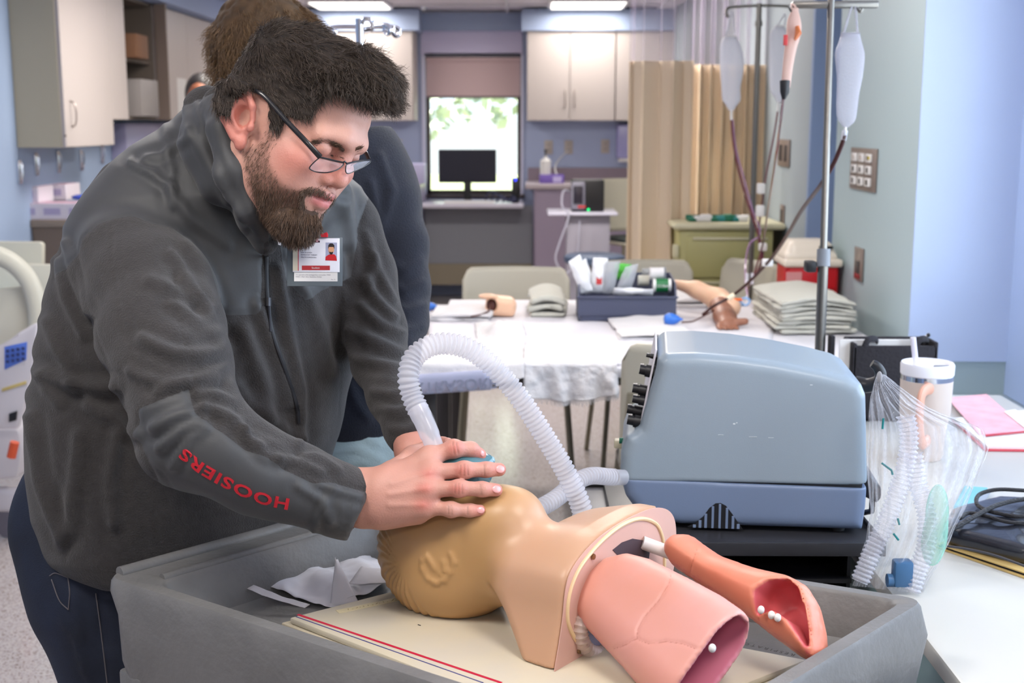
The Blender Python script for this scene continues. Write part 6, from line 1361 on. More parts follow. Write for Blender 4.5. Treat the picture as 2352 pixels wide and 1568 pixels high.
def lung(label, outline, dep, d_end, thick, m_, open_from, fis, seed, pos, bulge=1.0, wall=0.0055, mouth=None, floor_=0.5):
    """shell whose outline in the photograph is `outline`; the slab follows a plane from dep (near the chest) to d_end"""
    (xa_, ya_), (xb_, yb2_) = pos; e1 = (P(xb_, yb2_, d_end)-P(xa_, ya_, dep)); e1n = e1.normalized(); view = (CAM-P((xa_+xb_)/2, (ya_+yb2_)/2, (dep+d_end)/2)).normalized()
    e2 = e1n.cross(view).normalized(); e3 = e2.cross(e1n).normalized(); o_ = P(xa_, ya_, dep)
    q = [ray_plane(x, y, o_, e3)-o_ for x, y in outline]; pg = np.array([(v.dot(e1n), v.dot(e2)) for v in q])
    mid = pg.mean(0); R = np.array([list(e1n), list(e2), list(e3)]); O_ = np.array(o_)
    lo = O_+np.array([1, 1, 1])*-0.20; hi = O_+np.array([0.32, 0.2, 0.2]); s = SDF(lo, hi, 0.0032)
    X, Y, Z = np.meshgrid(*[np.arange(s.n[i])*s.h+s.lo[i] for i in range(3)], indexing='ij'); x, y, z = X-O_[0], Y-O_[1], Z-O_[2]
    u = x*R[0][0]+y*R[0][1]+z*R[0][2]; v = x*R[1][0]+y*R[1][1]+z*R[1][2]; w = x*R[2][0]+y*R[2][1]+z*R[2][2]+thick
    # 2-D distance table
    g1 = np.arange(pg[:, 0].min()-.06, pg[:, 0].max()+.06, 0.003); g2 = np.arange(pg[:, 1].min()-.06, pg[:, 1].max()+.06, 0.003); G = np.meshgrid(g1, g2, indexing='ij'); T = poly_sd(G[0], G[1], pg)
    iu = np.clip((u-g1[0])/0.003, 0, len(g1)-1.01); iv = np.clip((v-g2[0])/0.003, 0, len(g2)-1.01); a, b = iu.astype(int), iv.astype(int); fu, fv = iu-a, iv-b
    d2 = T[a, b]*(1-fu)*(1-fv)+T[a+1, b]*fu*(1-fv)+T[a, b+1]*(1-fu)*fv+T[a+1, b+1]*fu*fv
    dome = thick*np.sqrt(np.clip(1-(1-np.clip(-d2/(thick*bulge), 0, 1))**2, 0.0, 1))   # rounded cross-section
    d = np.maximum(d2, np.abs(w)-dome)*0.75; inner = d+wall
    cut = (u-open_from(v)); shell = np.maximum(d, np.minimum(1, -inner)); shell = np.where(cut > -0.06, shell, d)
    kk_ = 0.006; hh = np.maximum(kk_-np.abs(shell-cut), 0)/kk_; s.D[:] = np.maximum(shell, cut)+hh*hh*kk_*0.25
    mp = None
    if mouth:
        q2 = [ray_plane(x, y, o_, e3)-o_ for x, y in mouth]; mp = np.array([(v_.dot(e1n), v_.dot(e2)) for v_ in q2])
        T2 = poly_sd(G[0], G[1], mp); c2 = T2[a, b]*(1-fu)*(1-fv)+T2[a+1, b]*fu*(1-fv)+T2[a, b+1]*(1-fu)*fv+T2[a+1, b+1]*fu*fv
        car = np.maximum(c2, -(w+floor_*thick*np.sqrt(np.clip(-c2/0.02, 0, 1)))); hh = np.maximum(0.005-np.abs(s.D+car), 0)/0.005; s.D[:] = np.maximum(s.D, -car)+hh*hh*0.00125
    s.plane((0, 0, BT+0.0005), (0, 0, -1), k=0.002)
    V, F = s.nets(3); n_ = vnormals(V, F); q = V-O_; c3 = np.stack([q@R[0], q@R[1], q@R[2]+thick], 1)
    # inside = surface facing the hollow
    iu = np.clip((c3[:, 0]-g1[0])/0.003, 0, len(g1)-1.01).astype(int); iv = np.clip((c3[:, 1]-g2[0])/0.003, 0, len(g2)-1.01).astype(int); dd2 = T[iu, iv]; dm = thick*np.sqrt(np.clip(1-(1-np.clip(-dd2/(thick*bulge), 0, 1))**2, 0, 1))
    dist = np.maximum(dd2, np.abs(c3[:, 2])-dm)*0.75; ins = np.clip((-dist-wall*0.4)/(wall*0.4), 0, 1)
    if mp is not None: ins = np.maximum(ins, np.clip((0.0005-poly_sd(c3[:, 0], c3[:, 1], mp))/0.003, 0, 1)*(c3[:, 2] < thick*0.97*1.0))
    px, py, _ = proj(V); fd = np.full(len(V), 99.0)
    for f_ in fis: fd = np.minimum(fd, line_d(px, py, f_))
    fr = (n_@R[2] > 0.1) & (ins < 0.5); fd = np.where(fr, fd, 99); V = V-n_*(0.0012*np.exp(-(fd/2.5)**2))[:, None]
    me = mkmesh('lung_model', V, F, m_, smooth=True); setattr_f(me, 'inside', ins); setattr_f(me, 'fissure', fd); o = obj('lung_model', me); tag(o, label, 'lung model'); return o, R, O_
o1 = [(1296, 1395), (1300, 1350), (1325, 1300), (1370, 1258), (1420, 1246), (1468, 1258), (1550, 1298), (1630, 1340), (1680, 1375), (1712, 1420), (1716, 1500), (1690, 1600), (1600, 1640), (1500, 1620), (1450, 1568), (1400, 1508), (1335, 1438)]
f1 = [[(1545, 1300), (1538, 1335), (1515, 1375), (1480, 1415), (1464, 1445), (1462, 1466)], [(1462, 1466), (1435, 1480), (1410, 1490)], [(1462, 1466), (1490, 1478), (1530, 1472), (1570, 1478), (1600, 1490)]]
L1, R1, O1 = lung('near pink lung model resting against the chest plate, with fine fissure lines', o1, 1.525, 1.40, 0.034, lungmat('lung_pink', (214, 154, 146), (210, 144, 126), (208, 124, 146)), lambda v: 0.168+0.10*v, f1, 1, ((1400, 1330), (1590, 1500)), bulge=1.3)
o2 = [(1495, 1252), (1498, 1228), (1522, 1205), (1552, 1204), (1575, 1222), (1620, 1252), (1700, 1280), (1780, 1298), (1815, 1318), (1840, 1360), (1854, 1420), (1858, 1480), (1846, 1508), (1800, 1484), (1740, 1440), (1690, 1400), (1640, 1364), (1560, 1312), (1510, 1278)]
f2 = [[(1602, 1258), (1590, 1290), (1582, 1320)]]
L2, R2, O2 = lung('far orange-pink lung model with open pointed lower end and red inside', o2, 1.60, 1.48, 0.046, lungmat('lung_orange', (208, 118, 92), (212, 134, 108)), lambda v: 9.0, f2, 2, ((1560, 1250), (1790, 1400)), bulge=0.9, mouth=[(1722, 1402), (1728, 1352), (1752, 1324), (1788, 1312), (1810, 1334), (1827, 1376), (1838, 1430), (1838, 1482), (1822, 1452), (1802, 1418), (1768, 1396)], floor_=0.55)

for (o, R, O, pts) in ((L1, R1, O1, [(1636, 1488)]), (L2, R2, O2, [(1748, 1400), (1772, 1412), (1786, 1418)])):
    for x, y in pts:
        p_ = Vector(ray_plane(x, y, Vector(O), Vector(R[2]))); m = MB(); m.ball(p_, 0.0042, (1, 1, 1.2)); b_ = m.build('bronchus_stub', M_white, o)

# ================================================================ the man in the charcoal jacket
def cs(v): return EX*v[0]+EU*v[1]-EF*v[2]      # camera-aligned vector (right, up, toward camera) -> world
HS = 1.052; ph, ps, ta = math.radians(34), math.radians(24.5), math.radians(12)
F0 = np.array([math.cos(ps)*math.cos(ph), -math.cos(ps)*math.sin(ph), math.sin(ps)]); U0 = np.array([math.sin(ph), math.cos(ph), 0]); S0 = np.cross(F0, U0)
Fv, Uv, Sv = F0, U0*math.cos(ta)+S0*math.sin(ta), S0*math.cos(ta)-U0*math.sin(ta)
HF, HU, HSd = [np.array(cs(v)) for v in (Fv, Uv, Sv)]; HR = np.array([HF, HU, HSd]); HO = np.array(P(641, 298, 1.75))
def h2w(q): return HO+(np.asarray(q, float)*HS)@HR
def w2h(p): return ((np.asarray(p, float)-HO)@HR.T)/HS
EARW = 0.079
s = SDF((-0.135, -0.20, -0.10), (0.15, 0.155, 0.105), 0.0021)
s.ell((-0.002, 0.036, 0), (0.083, 0.082, 0.073), k=0.001)
s.ell((0.034, -0.010, 0), (0.072, 0.080, 0.062), k=0.03)
s.ell((0.058, 0.056, 0), (0.056, 0.050, 0.057), k=0.02)
s.ell((0.040, -0.055, 0), (0.052, 0.044, 0.056), k=0.03)
for g in (-1, 1):
    s.cap((0.0, -0.045, 0.052*g), (0.078, -0.087, 0.022*g), 0.020, 0.018, k=0.03)
    s.ell((0.068, -0.026, 0.038*g), (0.032, 0.036, 0.024), k=0.025)
    s.ell((0.084, -0.008, 0.042*g), (0.018, 0.012, 0.015), k=0.02)
s.ell((0.097, -0.086, 0), (0.019, 0.019, 0.023), k=0.025)
s.ell((0.096, -0.042, 0), (0.019, 0.026, 0.029), k=0.02)
s.chain([(0.098, 0.030, -0.042), (0.111, 0.036, -0.016), (0.111, 0.036, 0.016), (0.098, 0.030, 0.042)], [0.0075, 0.008, 0.008, 0.0075], k=0.02)
for g in (-1, 1): s.ell((0.118, 0.015, 0.031*g), (0.017, 0.012, 0.017), k=0.012, op='-')
for g in (-1, 1):
    s.ell((0.0955, 0.015, 0.031*g), 0.0128, k=0.002)
    s.ell((0.0965, 0.0172, 0.031*g), (0.0130, 0.0112, 0.0138), k=0.002)
s.chain([(0.110, 0.026, 0), (0.113, 0.010, 0), (0.118, -0.006, 0)], [0.0075, 0.008, 0.0105], k=0.012)
s.ell((0.121, -0.013, 0), (0.0115, 0.0105, 0.0115), k=0.008)
for g in (-1, 1):
    s.ell((0.110, -0.018, 0.0140*g), (0.0115, 0.0082, 0.0075), k=0.006)
    s.ell((0.1165, -0.0245, 0.007*g), (0.0045, 0.004, 0.003), k=0.002, op='-')
s.chain([(0.103, -0.0415, -0.025), (0.114, -0.0370, -0.009), (0.1175, -0.0380, 0), (0.114, -0.0370, 0.009), (0.103, -0.0415, 0.025)], [0.0022, 0.0046, 0.0042, 0.0046, 0.0022], k=0.006)
s.chain([(0.102, -0.0460, -0.022), (0.1135, -0.0510, -0.006), (0.1135, -0.0510, 0.006), (0.102, -0.0460, 0.022)], [0.0025, 0.0055, 0.0055, 0.0025], k=0.006)
s.chain([(0.105, -0.0438, -0.028), (0.1215, -0.0442, 0), (0.105, -0.0438, 0.028)], [0.0012, 0.0015, 0.0012], k=0.003, op='-')
# ears
for g in (-1, 1):
    def E(f, u, o_=0.0): return (0.010+f*1.15-0.40*u, u*0.93, g*(EARW+o_-0.42*min(0, f+0.004)*1.0))
    s.ell((0.000, 0.003, g*(EARW-0.001)), (0.023, 0.031, 0.007), rotm((1, 0.38, -0.42*g), (-0.38, 1, 0)), k=0.006)
    s.ell(E(-0.004, 0.002, 0.005), (0.0115, 0.016, 0.011), k=0.004, op='-')
    s.ell(E(-0.010, 0.022, 0.006), (0.010, 0.006, 0.004), k=0.003, op='-')
    s.chain([E(0.010, 0.006, 0.000), E(0.010, 0.022, 0.003), E(0.000, 0.036, 0.005), E(-0.016, 0.036, 0.006), E(-0.027, 0.024, 0.006), E(-0.030, 0.006, 0.005), E(-0.024, -0.012, 0.003), E(-0.012, -0.028, 0.000)], [0.0034, 0.0038, 0.0042, 0.0044, 0.0046, 0.0046, 0.0044, 0.005], k=0.004)
    s.ell(E(-0.004, -0.030, -0.001), (0.008, 0.010, 0.006), k=0.006)
    s.chain([E(-0.006, 0.024, 0.002), E(-0.016, 0.012, 0.003), E(-0.017, -0.004, 0.003), E(-0.006, -0.016, 0.002)], [0.0026, 0.0032, 0.0032, 0.003], k=0.004)
    s.ell(E(0.010, -0.004, 0.002), (0.005, 0.007, 0.004), k=0.004)
# neck down into the collar
nb = w2h(P(585, 470, 1.86)); nb2 = w2h(P(565, 350, 1.83))
s.cap((-0.030, -0.03, -0.004), nb, 0.053, 0.046, k=0.03)
s.cap((-0.028, -0.03, 0), nb2, 0.042, 0.042, k=0.03)
V, F = s.nets(2); HEAD = s
def sm(x, a, b): t = np.clip((x-a)/(b-a), 0, 1); return t*t*(3-2*t)
f_, u_, s_ = V.T; sa = np.abs(s_)
# beard density on the skin: sideburns, jaw, chin, moustache
def symp(q):   # near-side picture of a local point (far side mirrored)
    q = np.array(q, float); q[:, 2] = np.abs(q[:, 2]); return proj(h2w(q))[:2]
bx_, by_ = symp(V)
beard_pg = [(612, 285), (656, 282), (642, 318), (624, 345), (624, 372), (638, 402), (655, 420), (680, 431), (700, 436), (735, 431), (752, 438), (764, 444), (757, 449), (720, 449), (703, 455), (699, 464), (712, 476), (735, 481), (748, 484), (760, 560), (700, 600), (640, 560), (600, 500), (575, 440), (556, 385), (552, 345), (575, 332), (600, 320)]
bsd = poly_sd(bx_, by_, beard_pg); beard = sm(-bsd, -3, 16)*(0.55+0.45*sm(by_+0.35*(700-bx_), 330, 520)); beard *= 1-0.65*np.exp(-(((bx_-712)/20)**2+((by_-494)/12)**2)); beard *= sm(f_, -0.03, -0.005)
lip = np.exp(-((u_+0.0440)/0.0110)**6)*np.exp(-(sa/0.023)**6)*(f_ > 0.102)
red = np.clip(np.exp(-(((bx_-668)/48)**2+((by_-362)/50)**2))*0.62+np.exp(-(((f_-0.120)/0.018)**2+((u_+0.002)/0.02)**2))*0.7+(sa > EARW-0.003)*0.75*(np.abs(f_+0.01) < 0.045)*(np.abs(u_) < 0.05), 0, 1)
# scalp mask, used for hair
hl = np.full(len(V), -1.0)
hair_pg = [(505, 262), (530, 262), (537, 235), (552, 215), (578, 203), (598, 206), (612, 226), (619, 262), (622, 300), (640, 300), (652, 280), (660, 266), (690, 274), (710, 274), (726, 256), (740, 230), (754, 206), (782, 204), (820, 216), (862, 222), (1000, 230), (1000, -80), (440, -80), (440, 262)]
out_pg = [(484, 262), (488, 205), (500, 160), (535, 108), (575, 60), (618, 33), (680, 25), (722, 29), (782, 56), (832, 98), (880, 132), (912, 166), (926, 198), (922, 230), (895, 242), (860, 238), (820, 300), (640, 380), (560, 300)]
V_w = h2w(V)
def skin_mat(name, base=(196, 148, 132), red_c=(196, 104, 92), beard_c=(92, 66, 52)):
    m = mat(name, base, rough=0.48, sss=0.10, bump=0.10, bscale=420); nt = m.node_tree; b = nt.nodes['Principled BSDF']
    def at(n): a = nt.nodes.new('ShaderNodeAttribute'); a.attribute_name = n; return a.outputs['Fac']
    prev = None; c0 = S(base)
    n = nt.nodes.new('ShaderNodeTexNoise'); n.inputs['Scale'].default_value = 38; n.inputs['Detail'].default_value = 6; tc = nt.nodes.new('ShaderNodeTexCoord'); nt.links.new(tc.outputs['Object'], n.inputs['Vector'])
    mx = nt.nodes.new('ShaderNodeMix'); mx.data_type = 'RGBA'; mx.inputs[6].default_value = tuple(x*0.86 for x in c0[:3])+(1,); mx.inputs[7].default_value = tuple(min(1, x*1.10) for x in c0[:3])+(1,); nt.links.new(n.outputs['Fac'], mx.inputs[0]); prev = mx.outputs[2]
    for nm, col, k in (('red', red_c, 0.75), ('lip', (186, 104, 104), 0.85), ('beard', beard_c, 0.80)):
        mul = nt.nodes.new('ShaderNodeMath'); mul.operation = 'MULTIPLY'; mul.inputs[1].default_value = k; nt.links.new(at(nm), mul.inputs[0])
        m2 = nt.nodes.new('ShaderNodeMix'); m2.data_type = 'RGBA'; nt.links.new(mul.outputs[0], m2.inputs[0]); nt.links.new(prev, m2.inputs[6]); m2.inputs[7].default_value = S(col); prev = m2.outputs[2]
    nt.links.new(prev, b.inputs['Base Color']); return m
M_skin = skin_mat('skin_fair')
# ---------------- hands
def md(px, py, dflt):
    h = hit(th_sdf, px, py) if th_sdf is not None else None
    return dflt if h is None else float((np.array(h)-np.array(CAM))@np.array(EF))
try: th_sdf = MAN_SDF
except NameError: th_sdf = None
def finger(s, pts, rs, k=0.006):
    s.chain(pts, rs, k=k)
HLO = np.array(P(905, 1120, 1.62)); s = SDF(HLO-np.array([0.16, 0.16, 0.12]), HLO+np.array([0.20, 0.14, 0.12]), 0.0016)
wr = [P(770, 1140, 1.655), P(835, 1142, 1.645), P(880, 1138, 1.635)]
for off, r0 in ((-22, 0.021), (0, 0.023), (24, 0.021)):
    s.chain([P(760, 1130+off*1.1, 1.66), P(835, 1142+off, 1.648), P(890, 1132+off*1.15, 1.638)], [r0, r0, r0*0.95], k=0.02)
palm = [((890, 1105), (985, 1052), 0.0165, 0.0150), ((885, 1122), (988, 1085), 0.0170, 0.0145), ((882, 1142), (982, 1123), 0.0170, 0.0140), ((880, 1168), (975, 1162), 0.0175, 0.0130)]
pd = [(1.640, 1.650), (1.632, 1.632), (1.628, 1.620), (1.632, 1.620)]
for (a, b, ra, rb), (da, db) in zip(palm, pd): s.cap(P(*a, da), P(*b, db), ra, rb, k=0.016)
s.cap(P(885, 1182, 1.645), P(960, 1178, 1.635), 0.016, 0.014, k=0.02)
fing = [ # index, middle, ring, little : px, py, d, r
    [(985, 1050, 1.650, 0.0118), (1042, 1030, 1.652, 0.0108), (1082, 1032, 1.664, 0.0098), (1102, 1044, 1.675, 0.0088)],
    [(988, 1085, 1.632, 0.0115), (1066, 1079, 1.628, 0.0102), (1118, 1078, 1.634, 0.0094), (1147, 1078, 1.642, 0.0088)],
    [(982, 1124, 1.620, 0.0112), (1054, 1121, 1.612, 0.0098), (1108, 1123, 1.616, 0.0091), (1139, 1125, 1.624, 0.0086)],
    [(975, 1163, 1.622, 0.0105), (1036, 1170, 1.612, 0.0086), (1078, 1172, 1.616, 0.0080), (1102, 1172, 1.620, 0.0076)]]
nails = []
for fg in fing:
    pts = [P(x, y, d) for x, y, d, r in fg]; finger(s, pts, [q[3] for q in fg]); s.ell(pts[0]+Vector(-EF)*0.004, 0.0118, k=0.012)
    s.ell(pts[1]+Vector(-EF)*0.0015, fg[1][3]*1.03, k=0.006)
    t_ = (pts[3]-pts[2]).normalized(); up_ = (Vector(EU)*0.35-Vector(EF)).normalized(); up_ = (up_-t_*up_.dot(t_)).normalized(); nails.append((pts[3]+t_*0.0005+up_*fg[3][3]*0.90, t_, up_, fg[3][3]))
# thumb, round the hose on the far side
finger(s, [P(905, 1085, 1.66), P(950, 1050, 1.70), P(985, 1035, 1.715), P(1010, 1050, 1.715)], [0.017, 0.0135, 0.0115, 0.0095], k=0.014)
for (x, y) in ((1020, 1060), (1022, 1103), (1016, 1146)): pass
Vh, Fh = s.nets(3); hx, hy, hd = proj(Vh); Nh = vnormals(Vh, Fh)
crs = [[(1058, 1068), (1056, 1090)], [(1066, 1066), (1066, 1092)], [(1074, 1068), (1075, 1090)], [(1046, 1112), (1045, 1132)], [(1054, 1110), (1054, 1134)], [(1062, 1112), (1062, 1133)], [(1030, 1162), (1030, 1180)], [(1037, 1160), (1038, 1182)], [(1112, 1066), (1113, 1092)], [(1104, 1112), (1105, 1135)], [(1074, 1163), (1075, 1181)], [(1040, 1014), (1044, 1042)], [(1048, 1016), (1053, 1042)]]
cd = np.full(len(Vh), 99.0)
for c in crs: cd = np.minimum(cd, line_d(hx, hy, c))
tend = np.full(len(Vh), 99.0)
for a, b in (((900, 1110), (985, 1085)), ((895, 1135), (980, 1122)), ((895, 1160), (972, 1160))): tend = np.minimum(tend, line_d(hx, hy, [a, b]))
Vh = Vh+Nh*((-0.0008*np.exp(-(cd/1.7)**2))*(Nh@(-np.array(EF)) > 0)+0.0012*np.exp(-(tend/7)**2))[:, None]
kn = np.zeros(len(Vh))
for x, y in ((985, 1088), (975, 1120), (972, 1158), (1062, 1078), (1050, 1122), (1150, 1078), (1145, 1125), (1108, 1172), (1105, 1045), (1045, 1028)): kn = np.maximum(kn, np.exp(-(((hx-x)/22)**2+((hy-y)/15)**2)))
# ---------------- far hand
FH = np.array(P(975, 1050, 1.80)); s2 = SDF(FH-0.11, FH+0.12, 0.0026)
s2.cap(P(925, 985, 1.83), P(950, 1035, 1.80), 0.019, 0.023, k=0.02); s2.cap(P(955, 1040, 1.80), P(985, 1060, 1.78), 0.026, 0.022, k=0.02)
s2.chain([P(985, 1042, 1.79), P(1015, 1022, 1.775), P(1028, 1018, 1.76)], [0.0115, 0.010, 0.0085], k=0.01)
for i, (y, d) in enumerate(((1052, 1.80), (1066, 1.81), (1080, 1.80), (1092, 1.79))): s2.chain([P(985, y, d), P(1030, y+4, d), P(1062, y+12, d-0.03)], [0.011, 0.0095, 0.0082], k=0.005)
V2, F2 = s2.nets(2)
# ---------------- inner torso and arms (under the clothes) so that the body is one figure
BC = np.array(P(430, 800, 1.95)); s3 = SDF(BC-0.42, BC+np.array([0.5, 0.42, 0.42]), 0.012)
s3.ell(P(540, 640, 2.0), (0.12, 0.08, 0.14), k=0.05); s3.ell(P(420, 800, 1.97), (0.16, 0.12, 0.22), k=0.06); s3.ell(P(380, 1100, 1.99), (0.16, 0.12, 0.20), k=0.06)
s3.cap(P(585, 470, 1.88), P(550, 620, 1.97), 0.045, 0.07, k=0.04)
s3.chain([P(330, 590, 1.80), P(395, 960, 1.70), P(600, 1080, 1.68), P(800, 1140, 1.66)], [0.045, 0.036, 0.028, 0.024], k=0.03)
s3.chain([P(800, 560, 2.02), P(866, 820, 1.95), P(925, 980, 1.845)], [0.04, 0.030, 0.024], k=0.02)
V3, F3 = s3.nets(2)
allV = np.concatenate([V_w, Vh, V2, V3]); offs = np.cumsum([0, len(V_w), len(Vh), len(V2)]); allF = np.concatenate([F, Fh+offs[1], F2+offs[2], F3+offs[3]])
me = mkmesh('person', allV, allF, M_skin, smooth=True)
z = lambda n: np.zeros(n)
setattr_f(me, 'red', np.concatenate([red, 0.15+0.75*kn, z(len(V2))+0.3, z(len(V3))])); setattr_f(me, 'lip', np.concatenate([lip, z(len(Vh)+len(V2)+len(V3))])); setattr_f(me, 'beard', np.concatenate([beard, 0.42*np.exp(-(cd/1.6)**2)*(Nh@(-np.array(EF)) > 0), z(len(V2)+len(V3))]))  # on the hand the beard mask paints shade into the finger creases
man = obj('person', me); tag(man, 'bearded man in glasses and charcoal jacket bending over the training head', 'person')
M_nail = mat('nail', (222, 160, 156), rough=0.22, coat=0.3)
from mathutils.bvhtree import BVHTree
BH = BVHTree.FromPolygons([Vector(v) for v in Vh], [tuple(map(int, f)) for f in Fh])
for (x, y), dx, sz in (((1149, 1077), (1, 0), 1.0), ((1141, 1123), (1, 0), 0.97), ((1104, 1171), (1, -0.02), 0.82), ((1108, 1041), (0.9, 0.5), 0.72)):
    h, n_, _, _ = BH.ray_cast(CAM, _ray(x, y).normalized())
    if h is None: continue
    t_ = (EX*dx[0]-EU*dx[1]); t_ = (t_-n_*t_.dot(n_)).normalized(); me_ = MB().ball((0, 0, 0), 1.0, seg=18).mesh('fingernail', M_nail); me_.transform(Matrix.Diagonal((0.0068*sz, 0.0053*sz, 0.0016, 1))); me_.transform(frame_mat(h-n_*0.0004, t_, n_.cross(t_))); obj('fingernail', me_, man)
# ---------------- hair base and strands
hb = SDF((-0.15, -0.10, -0.115), (0.165, 0.19, 0.115), 0.0026)
X, Y, Z = np.meshgrid(*[np.arange(hb.n[i])*hb.h+hb.lo[i] for i in range(3)], indexing='ij'); q = np.stack([X.ravel(), Y.ravel(), Z.ravel()], 1)
inb = ((q > HEAD.lo+0.004) & (q < HEAD.lo+(HEAD.n-2)*HEAD.h)).all(1); base = np.full(len(q), 0.2); base[inb] = HEAD.at(q[inb])
cr_ = np.sqrt(((q[:, 0]+0.002)/0.083)**2+((q[:, 1]-0.036)/0.082)**2+(q[:, 2]/0.073)**2); ce = (cr_-1)*0.08; base = np.where(inb, np.minimum(base, ce), ce)
qx, qy = symp(q); sc = -poly_sd(qx, qy, hair_pg)*1.75/FPX/HS; sc = np.where(q[:, 0] < -0.02, np.maximum(sc, np.minimum(0.02, q[:, 1]+0.035)), sc); top = sm(q[:, 1], 0.05, 0.12)
thick = 0.005+0.019*top+0.010*sm(q[:, 0], 0.01, 0.08)*sm(q[:, 1], 0.07, 0.10)+0.0035*vnoise(q, 55, 3)*(0.3+top)
D = base-thick; D = np.maximum(D, -sc*0.9+0.002*vnoise(q, 90, 8)); hb.D[:] = D.reshape(hb.D.shape)
# quiff falling forward over the forehead
for i in range(26):
    R_ = rng.rand(6); t_ = i/25.0; dq = 1.665+0.115*t_; x0 = 800+30*R_[0]; a0 = P(x0+20, 130+18*R_[1], dq); a1 = P(x0+48+22*R_[2], 160+22*R_[3], dq-0.004); a2 = P(x0+30+52*R_[4], 203+14*R_[5], dq-0.006)
    hb.chain([w2h(a0), w2h(a1), w2h(a2)], [0.012, 0.011, 0.006], k=0.009)
X, Y, Z = np.meshgrid(*[np.arange(hb.n[i])*hb.h+hb.lo[i] for i in range(3)], indexing='ij'); q = np.stack([X.ravel(), Y.ravel(), Z.ravel()], 1); ox_, oy_, _ = proj(h2w(q)); osd = poly_sd(ox_, oy_, out_pg)*1.72/FPX; D = np.maximum(hb.D.ravel(), osd+0.003+0.002*vnoise(q, 70, 9)); hb.D[:] = D.reshape(hb.D.shape)
Vb, Fb = hb.nets(2); Nb = vnormals(Vb, Fb); Vb = Vb+Nb*(0.0016*vnoise(Vb, 130, 2)+0.0012*np.sin(Vb[:, 1]*700+6*vnoise(Vb, 40, 6)))[:, None]
M_hairb = mat('hair_base_dark', (38, 30, 25), rough=0.85, var=0.3, vscale=60)
hair = obj('hair', mkmesh('hair', h2w(Vb), Fb, M_hairb, smooth=True), man)
def strands(name, roots, dirs, lens, rad, m_, parent, curl=0.0012, cf=200, nseg=6, droop=None, side=3, tow=h2w, hs=HS):
    """roots, dirs in local coordinates; makes one mesh of thin three-sided hairs"""
    n = len(roots); t = np.linspace(0, 1, nseg+1); ph_ = rng.rand(n)*6.28; d = dirs/(np.linalg.norm(dirs, axis=1)[:, None]+1e-9)
    a = np.cross(d, rng.normal(size=(n, 3))); a /= np.linalg.norm(a, axis=1)[:, None]; b = np.cross(d, a)
    dr = np.zeros(3) if droop is None else np.asarray(droop, float); pts = np.zeros((n, nseg+1, 3))
    for k, tt in enumerate(t):
        L = lens[:, None]*tt; w = curl*(tt**0.7)
        pts[:, k] = roots+d*L+(a*np.cos(ph_+cf*lens*tt)[:, None]+b*np.sin(ph_+cf*lens*tt)[:, None])*w-(a*np.cos(ph_)[:, None]+b*np.sin(ph_)[:, None])*0+dr*(L*tt)
    rr = rad*(1-0.75*t**1.5); V = np.zeros((n, nseg+1, side, 3))
    for j in range(side):
        an = 2*math.pi*j/side; V[:, :, j] = pts+(a*math.cos(an)+b*math.sin(an))[:, None, :]*rr[None, :, None]
    V = tow(V.reshape(-1, 3)); base_ = (np.arange(n)*(nseg+1)*side)[:, None, None]; k = np.arange(nseg)[None, :, None]*side; j = np.arange(side)[None, None, :]; j2 = (j+1) % side
    F = np.stack([base_+k+j, base_+k+j2, base_+k+side+j2, base_+k+side+j], -1).reshape(-1, 4)
    me = mkmesh(name, V, F, m_, smooth=True); setattr_f(me, 'tone', np.repeat(rng.rand(n), (nseg+1)*side)); o = obj(name, me, parent); o['kind'] = 'stuff'; return o
def hair_mat(name, c1, c2, rough=0.42):
    m = mat(name, c1, rough=rough, spec=0.5); nt = m.node_tree; b = nt.nodes['Principled BSDF']; a = nt.nodes.new('ShaderNodeAttribute'); a.attribute_name = 'tone'
    mx = nt.nodes.new('ShaderNodeMix'); mx.data_type = 'RGBA'; mx.inputs[6].default_value = S(c1); mx.inputs[7].default_value = S(c2); nt.links.new(a.outputs['Fac'], mx.inputs[0]); nt.links.new(mx.outputs[2], b.inputs['Base Color']); return m
M_hair = hair_mat('hair_dark_brown', (44, 36, 31), (94, 81, 71)); M_beard = hair_mat('beard_brown', (54, 41, 33), (122, 96, 77))
def sample(V, F, w, n):
    tri = np.concatenate([F[:, :3], F[:, [0, 2, 3]]]); A = np.linalg.norm(np.cross(V[tri[:, 1]]-V[tri[:, 0]], V[tri[:, 2]]-V[tri[:, 0]]), axis=1)*w[tri].mean(1); A = A/A.sum(); i = rng.choice(len(tri), n, p=A)
    r1, r2 = rng.rand(n), rng.rand(n); k = r1+r2 > 1; r1[k] = 1-r1[k]; r2[k] = 1-r2[k]; B = np.stack([1-r1-r2, r1, r2], 1); return (V[tri[i]]*B[:, :, None]).sum(1), i, tri, B
n_h = 15000; rt, ti, tri, B = sample(Vb, Fb, np.where(Vb[:, 2] < -0.055, 0.25, 1.0), n_h); nn = (Nb[tri[ti]]*B[:, :, None]).sum(1); nn /= np.linalg.norm(nn, axis=1)[:, None]
flow = np.stack([0.75+0*rt[:, 0], 0.15-0.9*sm(-rt[:, 1], -0.09, 0.0)-0.3*sm(rt[:, 0], 0.07, 0.12), 0.45*np.sign(rt[:, 2])*sm(np.abs(rt[:, 2]), 0.03, 0.07)*0], 1)
wav = np.stack([vnoise(rt, 38, 11), vnoise(rt, 38, 12), vnoise(rt, 38, 13)], 1); flow = flow+0.75*wav; flow = flow-nn*(flow*nn).sum(1)[:, None]
tp = sm(rt[:, 1], 0.05, 0.11); dirs = flow/(np.linalg.norm(flow, axis=1)[:, None])*1.0+nn*(0.12+0.33*tp+0.10*rng.rand(n_h))[:, None]
